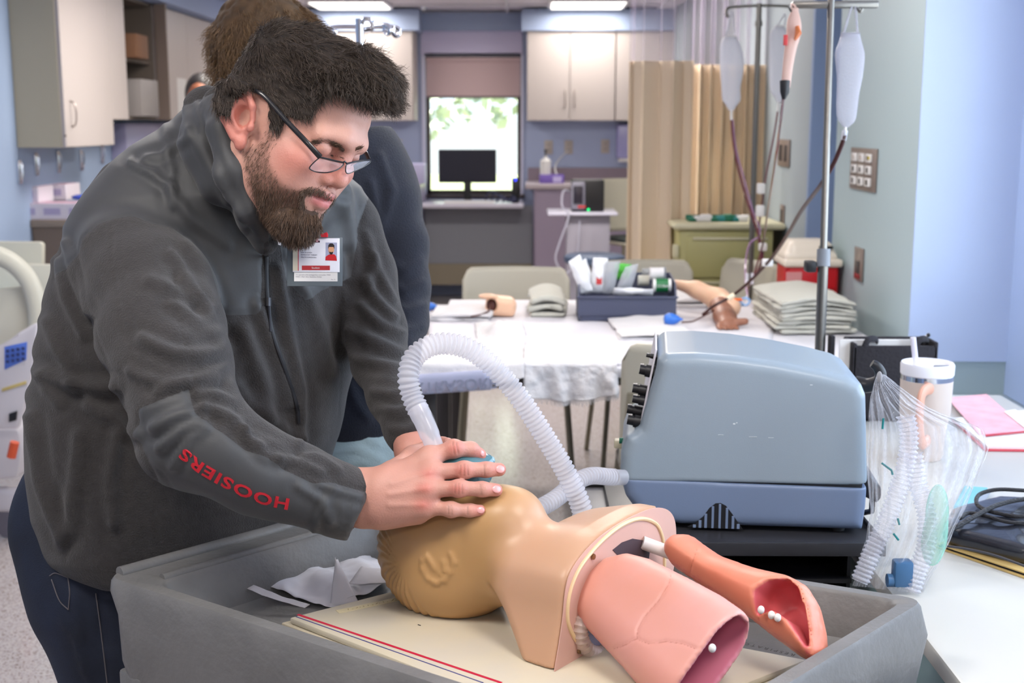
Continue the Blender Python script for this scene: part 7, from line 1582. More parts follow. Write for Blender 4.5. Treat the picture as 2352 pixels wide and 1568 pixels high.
lens = (0.008+0.013*tp+0.006*rng.rand(n_h)); strands('hair_strands', rt-nn*(0.0006+0.0020*tp)[:, None], dirs, lens, 0.00034, M_hair, man, curl=0.0016, cf=230, nseg=6, droop=(0.1, -0.25, 0))
n_q = 3600; w = sm(Vb[:, 0], 0.035, 0.075)*sm(Vb[:, 1], 0.07, 0.10)+0.12*sm(Vb[:, 1], 0.05, 0.09); rt, ti, tri, B = sample(Vb, Fb, w, n_q); nn = (Nb[tri[ti]]*B[:, :, None]).sum(1)
dq_ = np.stack([0.8+0*rt[:, 0], -0.6+0*rt[:, 0], 0*rt[:, 0]], 1)+0.9*np.stack([vnoise(rt, 55, 41), vnoise(rt, 55, 42), vnoise(rt, 55, 43)], 1)+0.35*nn
strands('curly_fringe', rt-nn*0.002, dq_, 0.016+0.014*rng.rand(n_q), 0.00034, M_hair, man, curl=0.0027, cf=280, nseg=10)
# beard strands on the face
Fq = F; Nf = vnormals(V, F); w = beard**1.3*(1+1.2*sm(-u_, 0.05, 0.08)); w = np.where(s_ < -0.05, 0, w); n_b = 7500
rt, ti, tri, B = sample(V, Fq, w, n_b); nn = (Nf[tri[ti]]*B[:, :, None]).sum(1); nn /= np.linalg.norm(nn, axis=1)[:, None]; dn = np.array([0.30, -0.9, 0.0])[None]+0*rt; dn = dn+0.35*np.stack([vnoise(rt, 60, 21), vnoise(rt, 60, 22), vnoise(rt, 60, 23)], 1)
dn = dn-nn*(dn*nn).sum(1)[:, None]*0.8; low = sm(-rt[:, 1], 0.05, 0.09)*sm(rt[:, 0], 0.03, 0.07); dirs = dn+nn*(0.30+0.15*rng.rand(n_b))[:, None]; lens = 0.003+0.0045*rng.rand(n_b)+0.006*low
lens = np.where((rt[:, 1] > -0.042), np.minimum(lens, 0.0075+0.002*rng.rand(n_b)), lens)
strands('beard_strands', rt-nn*0.0005, dirs, lens, 0.00028, M_beard, man, curl=0.0012, cf=260, nseg=5)
# chin beard mass
bm_ = SDF((0.0, -0.19, -0.07), (0.14, -0.04, 0.07), 0.0022); CD = 1.715
for (x, y, d, r_) in ((668, 496, CD-.01, .016), (694, 502, CD, .020), (676, 518, CD, .017), (700, 510, CD, .014), (680, 534, CD, .010), (650, 498, CD-.015, .014)): bm_.ell(w2h(P(x, y, d)), r_/HS, k=0.015)
Vm, Fm = bm_.nets(2); Nm = vnormals(Vm, Fm); Vm = Vm+Nm*(0.0022*vnoise(Vm, 110, 5))[:, None]
bo = obj('beard', mkmesh('beard', h2w(Vm), Fm, mat('beard_base', (62, 46, 36), rough=0.9, var=0.3, vscale=80), smooth=True), man)
n_c = 8500; rt, ti, tri, B = sample(Vm, Fm, np.ones(len(Vm)), n_c); nn = (Nm[tri[ti]]*B[:, :, None]).sum(1); dirs = np.array([0.42, -0.85, 0])[None]+0.45*nn+0.3*np.stack([vnoise(rt, 70, 31), vnoise(rt, 70, 32), vnoise(rt, 70, 33)], 1)
strands('chin_beard_strands', rt-nn*0.0008, dirs, 0.006+0.010*rng.rand(n_c), 0.00032, M_beard, man, curl=0.0016, cf=230, nseg=6)
# eyebrows
def hitL(px, py):
    r = np.array(_ray(px, py)); ds = np.arange(1.55, 1.95, 0.001); p = w2h(np.array(CAM)[None]+r[None]*ds[:, None]); v = HEAD.at(p); v = np.where(((p > HEAD.lo) & (p < HEAD.lo+(HEAD.n-1)*HEAD.h)).all(1), v, 1); i = np.argmax(v < 0); return p[i] if v[i] < 0 else None
def pstr(name, path, n, wpx, ln, dxy, jit=0.25, rad=0.0003):
    t = rng.rand(n); pp_ = np.array(path, float); tt = np.linspace(0, 1, len(pp_)); xs = np.interp(t, tt, pp_[:, 0]); ys = np.interp(t, tt, pp_[:, 1]); rts = []
    for x, y in zip(xs, ys):
        h = hitL(x+rng.normal()*1.0, y+rng.normal()*wpx)
        if h is not None: rts.append(h)
    if not rts: return
    rts = np.array(rts); dw = (np.array(EX)*dxy[0]-np.array(EU)*dxy[1]-np.array(EF)*0.25); dl = dw@HR.T; dirs = dl[None]+jit*rng.normal(size=(len(rts), 3)); strands(name, rts, dirs, ln*(0.7+0.6*rng.rand(len(rts))), rad, M_hair if name == 'eyelashes' else M_beard, man, curl=0.0002, nseg=4)
pstr('eyebrow', [(722, 329), (742, 324), (762, 326), (780, 334), (793, 345)], 420, 2.6, 0.006, (-0.9, -0.15)); pstr('eyebrow', [(815, 344), (830, 338)], 60, 2.0, 0.005, (0.8, -0.2))
pstr('moustache', [(692, 441), (716, 434), (742, 436), (756, 441), (764, 446)], 620, 3.6, 0.008, (-0.55, 0.75), 0.3)
pstr('lip_corner_beard', [(700, 446), (692, 462), (700, 478)], 300, 5.0, 0.008, (-0.3, 0.9), 0.3)
pstr('eyelashes', [(756, 354), (772, 357), (788, 361)], 36, 0.3, 0.004, (0.7, 0.7), 0.12, 0.00022)
# ---------------- glasses
M_frame = mat('glasses_black', (20, 20, 24), rough=0.3, coat=0.3); M_lens = clear('glasses_lens', (235, 235, 245), alpha=0.10, rough=0.02, spec=0.8)
gl = bpy.data.objects.new('eyeglasses', None); link(gl); gl.parent = man
def gp(pts, n): return spline([P(*p) for p in pts], n)
nr = [(735, 361, 1.654), (752, 365, 1.662), (772, 370, 1.672), (788, 373, 1.678), (787, 380, 1.679), (774, 390, 1.674), (752, 396, 1.667), (728, 395, 1.664), (713, 389, 1.656), (712, 383, 1.654), (722, 372, 1.654), (735, 361, 1.656)]
fr_ = [(796, 376, 1.684), (812, 372, 1.705), (832, 369, 1.738), (848, 367, 1.758), (850, 372, 1.760), (836, 382, 1.748), (818, 391, 1.728), (802, 398, 1.694), (795, 396, 1.684), (794, 386, 1.683), (796, 376, 1.684)]
for rp_, tp_ in ((nr, nr[:4]), (fr_, fr_[:4])):
    q_ = gp(rp_, 60); m = MB(); m.tube(q_, 0.0008, 8); m.tube(gp(tp_, 14), 0.0014, 8); m.build('lens_rim', M_frame, gl)
    m = MB(); m.face(q_[:-1]); m.build('lens', M_lens, gl, smooth=False)
tq = gp([(736, 361, 1.655), (722, 346, 1.652), (700, 322, 1.650), (665, 285, 1.652), (632, 248, 1.655), (606, 220, 1.658), (590, 210, 1.662), (566, 202, 1.672)], 50)
m = MB(); m.tube(tq, [0.0038-0.0010*i/len(tq) for i in range(len(tq))], 10, flat=(1, 0.5)); m.build('temple', M_frame, gl)
tq = gp([(848, 367, 1.758), (838, 348, 1.765), (822, 338, 1.79), (790, 310, 1.83)], 20); m = MB(); m.tube(tq, 0.0034, 10, flat=(1, 0.5)); m.build('temple', M_frame, gl)
m = MB(); m.tube(gp([(788, 374, 1.678), (792, 371, 1.677), (797, 376, 1.684)], 10), 0.0012, 8); m.build('bridge', M_frame, gl)
# ---------------- jacket
JS = np.array([0, 0, 0])
tabY = [215, 240, 280, 330, 380, 430, 480, 520, 600, 700, 800, 900, 1000, 1100, 1200, 1300, 1340, 1370]
tabL = [480, 440, 385, 305, 240, 200, 165, 145, 120, 97, 74, 54, 47, 50, 68, 108, 150, 215]
tabR = [520, 560, 610, 690, 770, 830, 855, 862, 855, 842, 822, 800, 780, 745, 700, 650, 610, 500]
jlo = np.minimum.reduce([np.array(P(40, 1370, d)) for d in (1.5, 2.3)]); s = SDF((-0.88, 1.42, 0.70), (0.02, 2.20, 1.56), 0.0052)
X, Y, Z = np.meshgrid(*[np.arange(s.n[i])*s.h+s.lo[i] for i in range(3)], indexing='ij'); q = np.stack([X.ravel(), Y.ravel(), Z.ravel()], 1); px, py, dd = proj(q)
L = np.interp(py, tabY, tabL); R = np.interp(py, tabY, tabR); cx = (L+R)/2; hw = (R-L)/2*dd/FPX; dc = 1.94+0.00028*(px-430)+0.00004*(py-600); th = np.interp(py, [200, 260, 340, 450, 700, 1000, 1370], [0.05, 0.08, 0.115, 0.15, 0.165, 0.175, 0.165])
e = np.abs((px-cx)*dd/FPX/np.maximum(hw, .01)); g_ = np.abs((dd-dc)/th); n_p = 2.25; k_ = (e**n_p+g_**n_p)**(1/n_p); D = (k_-1)*np.minimum(hw, th)*0.95
D = np.maximum(D, (215-py)*dd/FPX); hem = np.interp(px, [100, 240, 320, 600, 700], [1300, 1358, 1366, 1330, 1300]); D = np.maximum(D, (py-hem)*dd/FPX*0.8); s.D[:] = D.reshape(s.n)
s.ell(P(555, 300, 1.92), (0.07, 0.07, 0.06), k=0.05); TORSO = s.D.copy()
# arms
def armchain(tab, k): s.chain([P(x, y, d) for x, y, d, r in tab], [r*d/FPX for x, y, d, r in tab], k=k)
armchain([(300, 600, 1.80, 128), (350, 680, 1.75, 146), (372, 760, 1.70, 145), (398, 850, 1.65, 132), (425, 930, 1.62, 118), (452, 992, 1.605, 105)], 0.012)
armchain([(452, 992, 1.605, 104), (520, 1040, 1.60, 92), (600, 1085, 1.61, 87), (690, 1115, 1.625, 80), (780, 1150, 1.64, 74), (806, 1162, 1.645, 72)], 0.03)
s.ell(P(412, 1010, 1.615), (0.05, 0.05, 0.05), k=0.04)
armchain([(800, 520, 2.02, 72), (838, 640, 2.00, 72), (862, 760, 1.96, 70), (872, 830, 1.93, 64)], 0.015); armchain([(872, 830, 1.93, 62), (905, 910, 1.88, 56), (938, 980, 1.835, 54), (958, 1022, 1.815, 52)], 0.02)
# sleeve ends
c0, c1 = np.array(P(700, 1118, 1.625)), np.array(P(806, 1155, 1.645)); ax_ = np.array(P(868, 1100, 1.64))-np.array(P(785, 1272, 1.64)); nrm = np.cross(ax_, np.array(EF)); nrm /= np.linalg.norm(nrm); nrm = nrm if nrm@(c1-c0) > 0 else -nrm
X, Y, Z = np.meshgrid(*[np.arange(s.n[i])*s.h+s.lo[i] for i in range(3)], indexing='ij'); pt_ = np.array(P(827, 1186, 1.645))
cut = (X-pt_[0])*nrm[0]+(Y-pt_[1])*nrm[1]+(Z-pt_[2])*nrm[2]; near = (X-pt_[0])**2+(Y-pt_[1])**2+(Z-pt_[2])**2 < 0.13**2
s.D = np.where(near, np.maximum(s.D, cut), s.D).astype(np.float32)
# hollow cuff
s.cap(P(790, 1168, 1.645), P(870, 1190, 1.65), 0.026, 0.040, k=0.004, op='-')
cf0, cf1 = np.array(P(938, 985, 1.835)), np.array(P(952, 1016, 1.82)); nr2 = (cf1-cf0)/np.linalg.norm(cf1-cf0); pt2 = np.array(P(956, 1018, 1.818)); near = (X-pt2[0])**2+(Y-pt2[1])**2+(Z-pt2[2])**2 < 0.09**2
cut = (X-pt2[0])*nr2[0]+(Y-pt2[1])*nr2[1]+(Z-pt2[2])*nr2[2]; s.D = np.where(near, np.maximum(s.D, cut), s.D).astype(np.float32)
# collar: stand-up band around the neck, open at the front
col = [(520, 262, 1.93), (515, 330, 1.84), (545, 420, 1.775), (580, 500, 1.76), (610, 560, 1.76)]
for a, b in zip(col, col[1:]):
    s.cap(P(*a), P(*b), 0.020, 0.018, k=0.02)
s.chain([P(470, 250, 1.82), P(478, 330, 1.775), P(505, 420, 1.765)], [0.032, 0.034, 0.03], k=0.03)
s.chain([P(496, 236, 1.765), P(510, 300, 1.712), P(534, 395, 1.700), P(569, 478, 1.712), P(601, 532, 1.738)], [0.019, 0.021, 0.020, 0.017, 0.010], k=0.012)
s.chain([P(665, 545, 1.80), P(700, 500, 1.86), P(760, 440, 1.93)], [0.014, 0.018, 0.03], k=0.03)
# neck opening
s.chain([P(588, 290, 1.80), P(600, 380, 1.79), P(614, 450, 1.78), P(626, 505, 1.765)], [0.040, 0.036, 0.024, 0.010], k=0.004, op='-')
s.cap(P(628, 515, 1.75), P(622, 560, 1.75), 0.008, 0.003, k=0.005, op='-')
V, F = s.nets(3); N = vnormals(V, F); px, py, dd = proj(V); facing = np.clip(N@(-np.array(EF))*2.5, 0, 1)
dt = s.at(V)*0
folds = [ # (polyline, width px, amplitude m)
    ([(430, 560), (470, 620), (498, 700)], 12, .006), ([(395, 585), (445, 650), (480, 730)], 12, .006), ([(420, 640), (470, 700), (505, 760)], 11, .006), ([(400, 700), (455, 735), (510, 780)], 12, .006),
    ([(330, 780), (400, 810), (470, 815), (520, 800)], 14, .007), ([(300, 850), (370, 880), (450, 870), (520, 840)], 12, .005), ([(340, 640), (400, 660), (440, 690)], 13, .004), ([(360, 900), (430, 880), (500, 870)], 10, .004),
    ([(350, 985), (400, 960), (460, 940)], 13, .006), ([(365, 1030), (410, 990), (470, 965)], 11, .006), ([(395, 1075), (430, 1010), (480, 980)], 10, .004), ([(470, 930), (520, 950), (560, 985)], 12, .006), ([(455, 900), (500, 905), (535, 920)], 12, .005),
    ([(560, 1000), (600, 1040), (640, 1060)], 12, .004), ([(640, 1050), (690, 1060), (740, 1085)], 10, .004), ([(560, 985), (575, 1010), (600, 1022)], 9, .004), ([(700, 1040), (740, 1055), (780, 1082)], 9, .004),
    ([(690, 1120), (740, 1150), (760, 1200)], 10, .003), ([(730, 1110), (790, 1130), (830, 1140)], 9, .003), ([(715, 1235), (735, 1180), (770, 1120)], 8, .003),
    ([(150, 560), (165, 640), (200, 720)], 11, .006), ([(130, 600), (150, 690), (190, 770)], 12, .006), ([(105, 740), (135, 820), (165, 880)], 14, .007), ([(100, 860), (150, 885), (250, 890)], 16, .010), ([(75, 850), (100, 900), (130, 930)], 12, .006),
    ([(65, 960), (90, 1100), (140, 1240)], 14, .008), ([(180, 1000), (175, 1100), (160, 1220)], 16, .006), ([(270, 1000), (255, 1100), (262, 1200)], 14, .006), ([(200, 930), (260, 960), (310, 1000)], 14, .006),
    ([(370, 250), (395, 400), (395, 470)], 10, .003), ([(455, 240), (465, 320), (510, 420), (560, 520)], 10, .004), ([(430, 300), (470, 370), (520, 460)], 12, .005), ([(300, 370), (350, 395), (395, 430)], 10, .005), ([(330, 360), (380, 350), (420, 320)], 10, .004), ([(395, 440), (440, 500), (520, 560)], 12, .004),
    ([(640, 620), (660, 760), (690, 900), (695, 1010)], 12, .008), ([(700, 660), (740, 760), (760, 860)], 16, .006), ([(560, 760), (600, 860), (620, 960)], 15, .008), ([(590, 700), (640, 820), (670, 930)], 11, .005), ([(540, 880), (620, 960), (690, 1010)], 14, .006), ([(780, 600), (800, 700), (795, 800)], 13, .006),
    ([(800, 470), (820, 560), (810, 640)], 11, .005), ([(740, 430), (790, 480), (806, 560)], 12, .004), ([(860, 590), (880, 640), (905, 690)], 9, .005), ([(840, 640), (870, 690), (905, 730)], 11, .006), ([(830, 700), (870, 740), (925, 770)], 11, .006), ([(810, 760), (860, 780), (930, 810)], 12, .005), ([(800, 820), (850, 830), (920, 840)], 11, .005),
    ([(860, 900), (905, 905), (955, 895)], 10, .004), ([(870, 940), (915, 945), (975, 930)], 10, .004), ([(895, 985), (935, 985), (985, 968)], 9, .003), ([(840, 540), (860, 600), (850, 660)], 10, .005)]
dsp = np.zeros(len(V))
for pl_, w_, a_ in folds:
    dl = line_d(px+4*vnoise(V, 14, 3), py+4*vnoise(V, 14, 4), pl_); dsp += a_*np.exp(-(dl/w_)**2)-a_*0.45*np.exp(-((dl-w_*1.9)/w_)**2)
dsp = dsp*facing*(dd < 2.08)+0.0028*vnoise(V, 11, 7)+0.0014*vnoise(V, 26, 8)
fl_px = [[(262, 498), (255, 600), (285, 760), (330, 920)], [(395, 520), (405, 620), (400, 700), (430, 800), (448, 890)], [(165, 560), (200, 700), (245, 820), (290, 960), (345, 1060), (410, 1130)], [(505, 740), (545, 760)]]
armreg = -poly_sd(px, py, [(262, 495), (340, 505), (440, 560), (505, 680), (515, 850), (560, 950), (700, 1030), (870, 1080), (850, 1290), (700, 1290), (560, 1200), (400, 1160), (320, 1060), (240, 900), (165, 600), (190, 540)])
yoke_pg = [(520, 200), (420, 240), (280, 340), (190, 440), (140, 520), (120, 640), (160, 610), (186, 548), (228, 512), (262, 499), (302, 492), (342, 508), (392, 522), (442, 562), (482, 612), (506, 682), (520, 724), (590, 722), (600, 700), (606, 560), (640, 540), (660, 640), (700, 690), (806, 636), (826, 520), (850, 440), (760, 300)]
pan_pg = [(316, 938), (378, 912), (434, 890), (440, 918), (447, 948), (470, 965), (520, 1000), (566, 1034), (610, 1050), (660, 1082), (720, 1110), (770, 1106), (800, 1118), (856, 1130), (872, 1100), (900, 1300), (700, 1300), (590, 1220), (480, 1200), (390, 1150), (340, 1060), (306, 1000)]
yk = poly_sd(px, py, yoke_pg); pn = poly_sd(px, py, pan_pg); pn = np.where(dd > 1.76, 30, pn); yk = np.where((dd < 1.70) & (py > 560), 30, yk)
sm_region = np.minimum(yk, pn); seam = np.abs(sm_region)
for l_ in fl_px: seam = np.minimum(seam, np.where(dd < 1.85, line_d(px, py, l_), 99)+0.8)
front_l = [(520, 724), (560, 722), (584, 724)]
seam2 = [[(412, 1005), (330, 1050)], [(690, 1020), (740, 1090)], [(262, 1030), (262, 1100), (240, 1230), (235, 1270)], [(185, 1010), (170, 1150), (150, 1290)], [(806, 1180), (770, 1262)], [(815, 1120), (790, 1190)], [(805, 636), (790, 800), (778, 960)], [(800, 560), (900, 1020)]]
for l_ in seam2[2:7]: seam = np.minimum(seam, line_d(px, py, l_)+0.6)
dsp -= 0.0022*np.exp(-(seam/3.0)**2)*facing
V = V+N*dsp[:, None]
M_jack = bpy.data.materials.new('jacket_charcoal'); M_jack.use_nodes = True; nt = M_jack.node_tree; b = nt.nodes['Principled BSDF']
at = nt.nodes.new('ShaderNodeAttribute'); at.attribute_name = 'panel'; st_ = nt.nodes.new('ShaderNodeMapRange'); st_.inputs['From Min'].default_value = -0.6; st_.inputs['From Max'].default_value = 0.6; nt.links.new(at.outputs['Fac'], st_.inputs[0])
n1 = nt.nodes.new('ShaderNodeTexNoise'); n1.inputs['Scale'].default_value = 420; n1.inputs['Detail'].default_value = 3; n2 = nt.nodes.new('ShaderNodeTexNoise'); n2.inputs['Scale'].default_value = 90; n2.inputs['Detail'].default_value = 6
tc = nt.nodes.new('ShaderNodeTexCoord'); nt.links.new(tc.outputs['Object'], n1.inputs['Vector']); nt.links.new(tc.outputs['Object'], n2.inputs['Vector'])
fl = nt.nodes.new('ShaderNodeMix'); fl.data_type = 'RGBA'; fl.inputs[6].default_value = S((32, 30, 30)); fl.inputs[7].default_value = S((56, 53, 53)); nt.links.new(n2.outputs['Fac'], fl.inputs[0])
mx = nt.nodes.new('ShaderNodeMix'); mx.data_type = 'RGBA'; nt.links.new(st_.outputs[0], mx.inputs[0]); mx.inputs[6].default_value = S((52, 53, 55)); nt.links.new(fl.outputs[2], mx.inputs[7]); nt.links.new(mx.outputs[2], b.inputs['Base Color'])
rg = nt.nodes.new('ShaderNodeMapRange'); nt.links.new(st_.outputs[0], rg.inputs[0]); rg.inputs['To Min'].default_value = 0.62; rg.inputs['To Max'].default_value = 0.95; nt.links.new(rg.outputs[0], b.inputs['Roughness'])
bs = nt.nodes.new('ShaderNodeMapRange'); nt.links.new(st_.outputs[0], bs.inputs[0]); bs.inputs['To Min'].default_value = 0.03; bs.inputs['To Max'].default_value = 0.5
bp = nt.nodes.new('ShaderNodeBump'); bp.inputs['Distance'].default_value = 0.004; nt.links.new(bs.outputs[0], bp.inputs['Strength']); nt.links.new(n1.outputs['Fac'], bp.inputs['Height']); nt.links.new(bp.outputs[0], b.inputs['Normal'])
b.inputs['Sheen Weight'].default_value = 0.12; b.inputs['Sheen Roughness'].default_value = 0.6
me = mkmesh('jacket', V, F, M_jack, smooth=True); setattr_f(me, 'panel', sm_region); jk = obj('jacket', me, man)
JSD = s
def jhit(x, y, lift=0.0015):
    h = hit(JSD, x, y); return None if h is None else Vector(h)-Vector(_ray(x, y)).normalized()*lift
# sleeve embroidery
M_redt = mat('embroidery_red', (196, 28, 44), rough=0.7)
tm = text_mesh('sleeve_lettering', 'HOOSIERS', 1.0, M_redt, ext=0.02, bold=0.028, space=1.12); vs = np.array([v.co[:] for v in tm.vertices]); x0, x1 = vs[:, 0].min(), vs[:, 0].max(); y0, y1 = vs[:, 1].min(), vs[:, 1].max()
bl = [(661, 1153), (610, 1142), (560, 1122), (510, 1100), (462, 1070), (420, 1032)]; bl = [(663, 1158), (612, 1148), (560, 1128), (508, 1102), (460, 1074), (416, 1038)]
jb = JSD; cp = np.array(bl, float); tt_ = np.linspace(0, 1, len(cp)); KD = {}
xy = []; 
for v in vs:
    t = (v[0]-x0)/(x1-x0); c = np.array([np.interp(t, tt_, cp[:, 0]), np.interp(t, tt_, cp[:, 1])]); t2 = min(1, t+0.05); t1 = max(0, t-0.05); d = np.array([np.interp(t2, tt_, cp[:, 0])-np.interp(t1, tt_, cp[:, 0]), np.interp(t2, tt_, cp[:, 1])-np.interp(t1, tt_, cp[:, 1])]); d /= np.linalg.norm(d)
    n_ = np.array([-d[1], d[0]]); n_ = n_ if n_[1] > 0 else -n_; h_ = ((v[1]-(y0+y1)/2)/(y1-y0))*27; p_ = c+n_*h_; xy.append((p_[0], p_[1], v[2]))
# surface depth from the displaced mesh by BVH
from mathutils.bvhtree import BVHTree
BV = BVHTree.FromPolygons([Vector(v) for v in V], [tuple(map(int, f)) for f in F])
def bhit(x, y, lift=0.001, bv=None):
    r = _ray(x, y).normalized(); h = (bv or BV).ray_cast(CAM, r); return None if h[0] is None else h[0]-r*lift
last = P(540, 1100, 1.55)
for i, (x, y, zz_) in enumerate(xy):
    h = bhit(x, y, 0.0012 if zz_ > 0 else -0.0006); h = h if h is not None else last; last = h; tm.vertices[i].co = h
obj('sleeve_lettering', tm, jk)
# zip, lining, shirt
zp = [(612, 585), (612, 610), (614, 680), (625, 760), (655, 850), (681, 930), (686, 972)]
def onj(pts, n, lift): out = [bhit(v.x, v.y, lift) for v in spline([Vector((x, y, 0)) for x, y in pts], n)]; return [o for o in out if o is not None]
zq = onj(zp, 60, 0.0006)
m = MB(); m.tube(zq, 0.0035, 8, flat=(0.6, 1)); m.build('zip', mat('zip_tape', (24, 24, 28), rough=0.5), jk)
h = bhit(616, 690, 0.004)
if h is not None:
    m = MB(); m.tube([h, h+Vector(EU)*-0.025+Vector(EX)*0.002, h+Vector(EU)*-0.045+Vector(EX)*0.003], [0.0035, 0.002, 0.0024], 8); m.tube([h+Vector(EU)*0.004, h-Vector(EU)*0.008], 0.005, 10); m.build('zip_pull', mat('zip_metal', (70, 70, 74), rough=0.3, metal=0.8), jk)
s4 = SDF(np.array(P(610, 520, 1.80))-0.10, np.array(P(610, 520, 1.80))+0.10, 0.003); s4.chain([P(604, 500, 1.862), P(618, 552, 1.868)], [0.03, 0.026], k=0.02)
sdfobj(s4, 't_shirt', mat('shirt_white', (214, 206, 206), rough=0.8), man)
m = MB(); m.tube(spline([P(582, 470, 1.775), P(600, 505, 1.772), P(612, 528, 1.77), P(626, 505, 1.78)], 20), 0.0026, 8); m.build('shirt_collar', mat('shirt_edge', (222, 190, 196), rough=0.7), man)
# jeans
s = SDF((-0.86, 1.60, 0.0), (-0.14, 2.35, 0.98), 0.008)
s.chain([P(260, 1200, 1.99), P(290, 1340, 1.97)], [0.155, 0.145], k=0.04)
ft = PZ(300, 2150, 0.06)
l1 = [P(255, 1330, 1.92), Vector((-0.54, 1.80, 0.50)), Vector((-0.55, 1.84, 0.08))]; l2 = [P(400, 1330, 2.00), Vector((-0.42, 1.98, 0.50)), Vector((-0.40, 2.06, 0.08))]
k1 = P(285, 1520, 1.93); s.chain([l1[0], k1, l1[1], l1[2]], [0.105, 0.088, 0.072, 0.055], k=0.04); s.chain([l2[0], P(420, 1530, 2.02), l2[1], l2[2]], [0.10, 0.085, 0.07, 0.055], k=0.03)
s.ell(P(210, 1350, 2.02), (0.10, 0.09, 0.10), k=0.04)
Vj, Fj = s.nets(2); Nj = vnormals(Vj, Fj); jx, jy, _ = proj(Vj); df = np.zeros(len(Vj))
for pl_, w_, a_ in (([(170, 1360), (185, 1480), (210, 1568)], 10, .005), ([(225, 1345), (235, 1450), (240, 1568)], 9, -.004), ([(240, 1400), (290, 1440), (320, 1480)], 12, .004), ([(150, 1430), (180, 1470), (200, 1540)], 12, .005), ([(250, 1500), (300, 1530), (320, 1568)], 12, .004)): df += a_*np.exp(-(line_d(jx, jy, pl_)/w_)**2)
Vj = Vj+Nj*(df+0.003*vnoise(Vj, 14, 2))[:, None]
me = mkmesh('jeans', Vj, Fj, None, smooth=True); M_jean = mat('denim_dark', (17, 23, 37), rough=0.8, bump=0.2, bscale=500, col2=(30, 40, 62), vscale=7); me.materials.append(M_jean); jn = obj('jeans', me, man)
BJ = BVHTree.FromPolygons([Vector(v) for v in Vj], [tuple(map(int, f)) for f in Fj]); M_thr = mat('denim_stitch', (96, 92, 96), rough=0.8)
m = MB()
for pl_ in ([(114, 1322), (128, 1316), (156, 1326)], [(156, 1326), (160, 1360), (157, 1400)], [(118, 1330), (136, 1378), (157, 1400)], [(220, 1362), (228, 1420), (238, 1500), (246, 1568)]):
    q_ = [bhit(v.x, v.y, 0.001, BJ) for v in spline([Vector((x, y, 0)) for x, y in pl_], 16)]; q_ = [v for v in q_ if v is not None]
    if len(q_) > 2: m.tube(q_, 0.0009, 5)
m.build('pocket_stitching', M_thr, jn)
for c, dx in ((l1[2], Vector((0.02, -0.02, 0))), (l2[2], Vector((0.05, -0.03, 0)))):
    s5 = SDF(np.array(c)-0.18, np.array(c)+0.2, 0.006); s5.cap(Vector((c.x-0.02, c.y+0.03, 0.05)), Vector((c.x+0.16, c.y-0.05, 0.04)), 0.048, 0.040, k=0.02); s5.cap(Vector((c.x, c.y, 0.06)), Vector((c.x, c.y, 0.11)), 0.055, 0.055, k=0.03); s5.plane((0, 0, 0.001), (0, 0, -1)); 
    sdfobj(s5, 'shoe', mat('shoe_dark', (40, 38, 38), rough=0.6), man)
# ---------------- id badge on its clip
BGd = 1.775; bc = P(722, 600, BGd); M_ = None
bx, by = Vector(EX)*0.998+Vector(EF)*0.05, Vector(EU)
fm = frame_mat(bc, bx, by); bdg = thing('id_badge', 'white staff identity badge in a grey plastic holder hanging below the beard', 'badge', bc); bdg.rotation_euler = fm.to_euler()
k = BGd/FPX
def bq(x, y, z=0.0): return Vector(((x-722)*k, -(y-600)*k, z))
def bpanel(x0, y0, x1, y1, z0, z1, name, m_, bev=0.0): m = MB(); m.box(bq(x0, y1, z0), bq(x1, y0, z1), bev, 2); return m.build(name, m_, bdg)
bpanel(660, 545, 786, 657, -0.0015, 0.0, 'holder', mat('holder_grey', (96, 106, 112), rough=0.3, coat=0.3), 0.0006)
bpanel(676, 562, 775, 646, 0.0001, 0.0008, 'lower_card', M_white, 0.0)
bpanel(673, 547, 780, 625, 0.0010, 0.0022, 'upper_card', mat('card_white', (232, 232, 240), rough=0.25), 0.0005)
bpanel(673.5, 555, 685, 622, 0.00225, 0.0023, 'cream_band', mat('card_cream', (214, 206, 184), rough=0.3)); bpanel(685, 555, 686.6, 622, 0.00225, 0.00235, 'red_rule', M_redt); bpanel(694, 610, 758, 620.5, 0.00225, 0.0024, 'red_banner', mat('banner_red', (178, 34, 44), rough=0.4))
bpanel(717, 552.5, 735, 557, 0.00225, 0.0024, 'slot', mat('slot_dark', (60, 20, 50), rough=0.5)); bpanel(748, 557, 774, 598, 0.00225, 0.0023, 'photo_background', mat('photo_grey', (168, 172, 200), rough=0.4))
def bshape(pts, z, name, m_): m = MB(); m.prism([bq(x, y, z) for x, y in pts], (0, 0, 0.00008)); return m.build(name, m_, bdg)
bshape([(747.5, 598), (748, 590), (753, 586), (758, 584), (768, 584), (772, 588), (774, 599)], 0.0024, 'portrait_shirt', mat('portrait_red', (204, 20, 34), rough=0.5))
bshape([(761+6.5*math.cos(a), 573+10.5*math.sin(a)) for a in np.linspace(0, 2*math.pi, 20)[:-1]], 0.0025, 'portrait_face', mat('portrait_skin', (224, 164, 124), rough=0.5))
bshape([(754, 572), (754.5, 563), (758, 559), (764, 559), (768, 563), (768.5, 572), (766.5, 567), (756, 567)], 0.0026, 'portrait_hair', mat('portrait_dark', (40, 30, 30), rough=0.6)); bshape([(756.5, 578), (761, 579), (765.5, 578), (764, 583.5), (761, 585), (758, 583.5)], 0.0026, 'portrait_beard', bpy.data.materials['portrait_dark'])
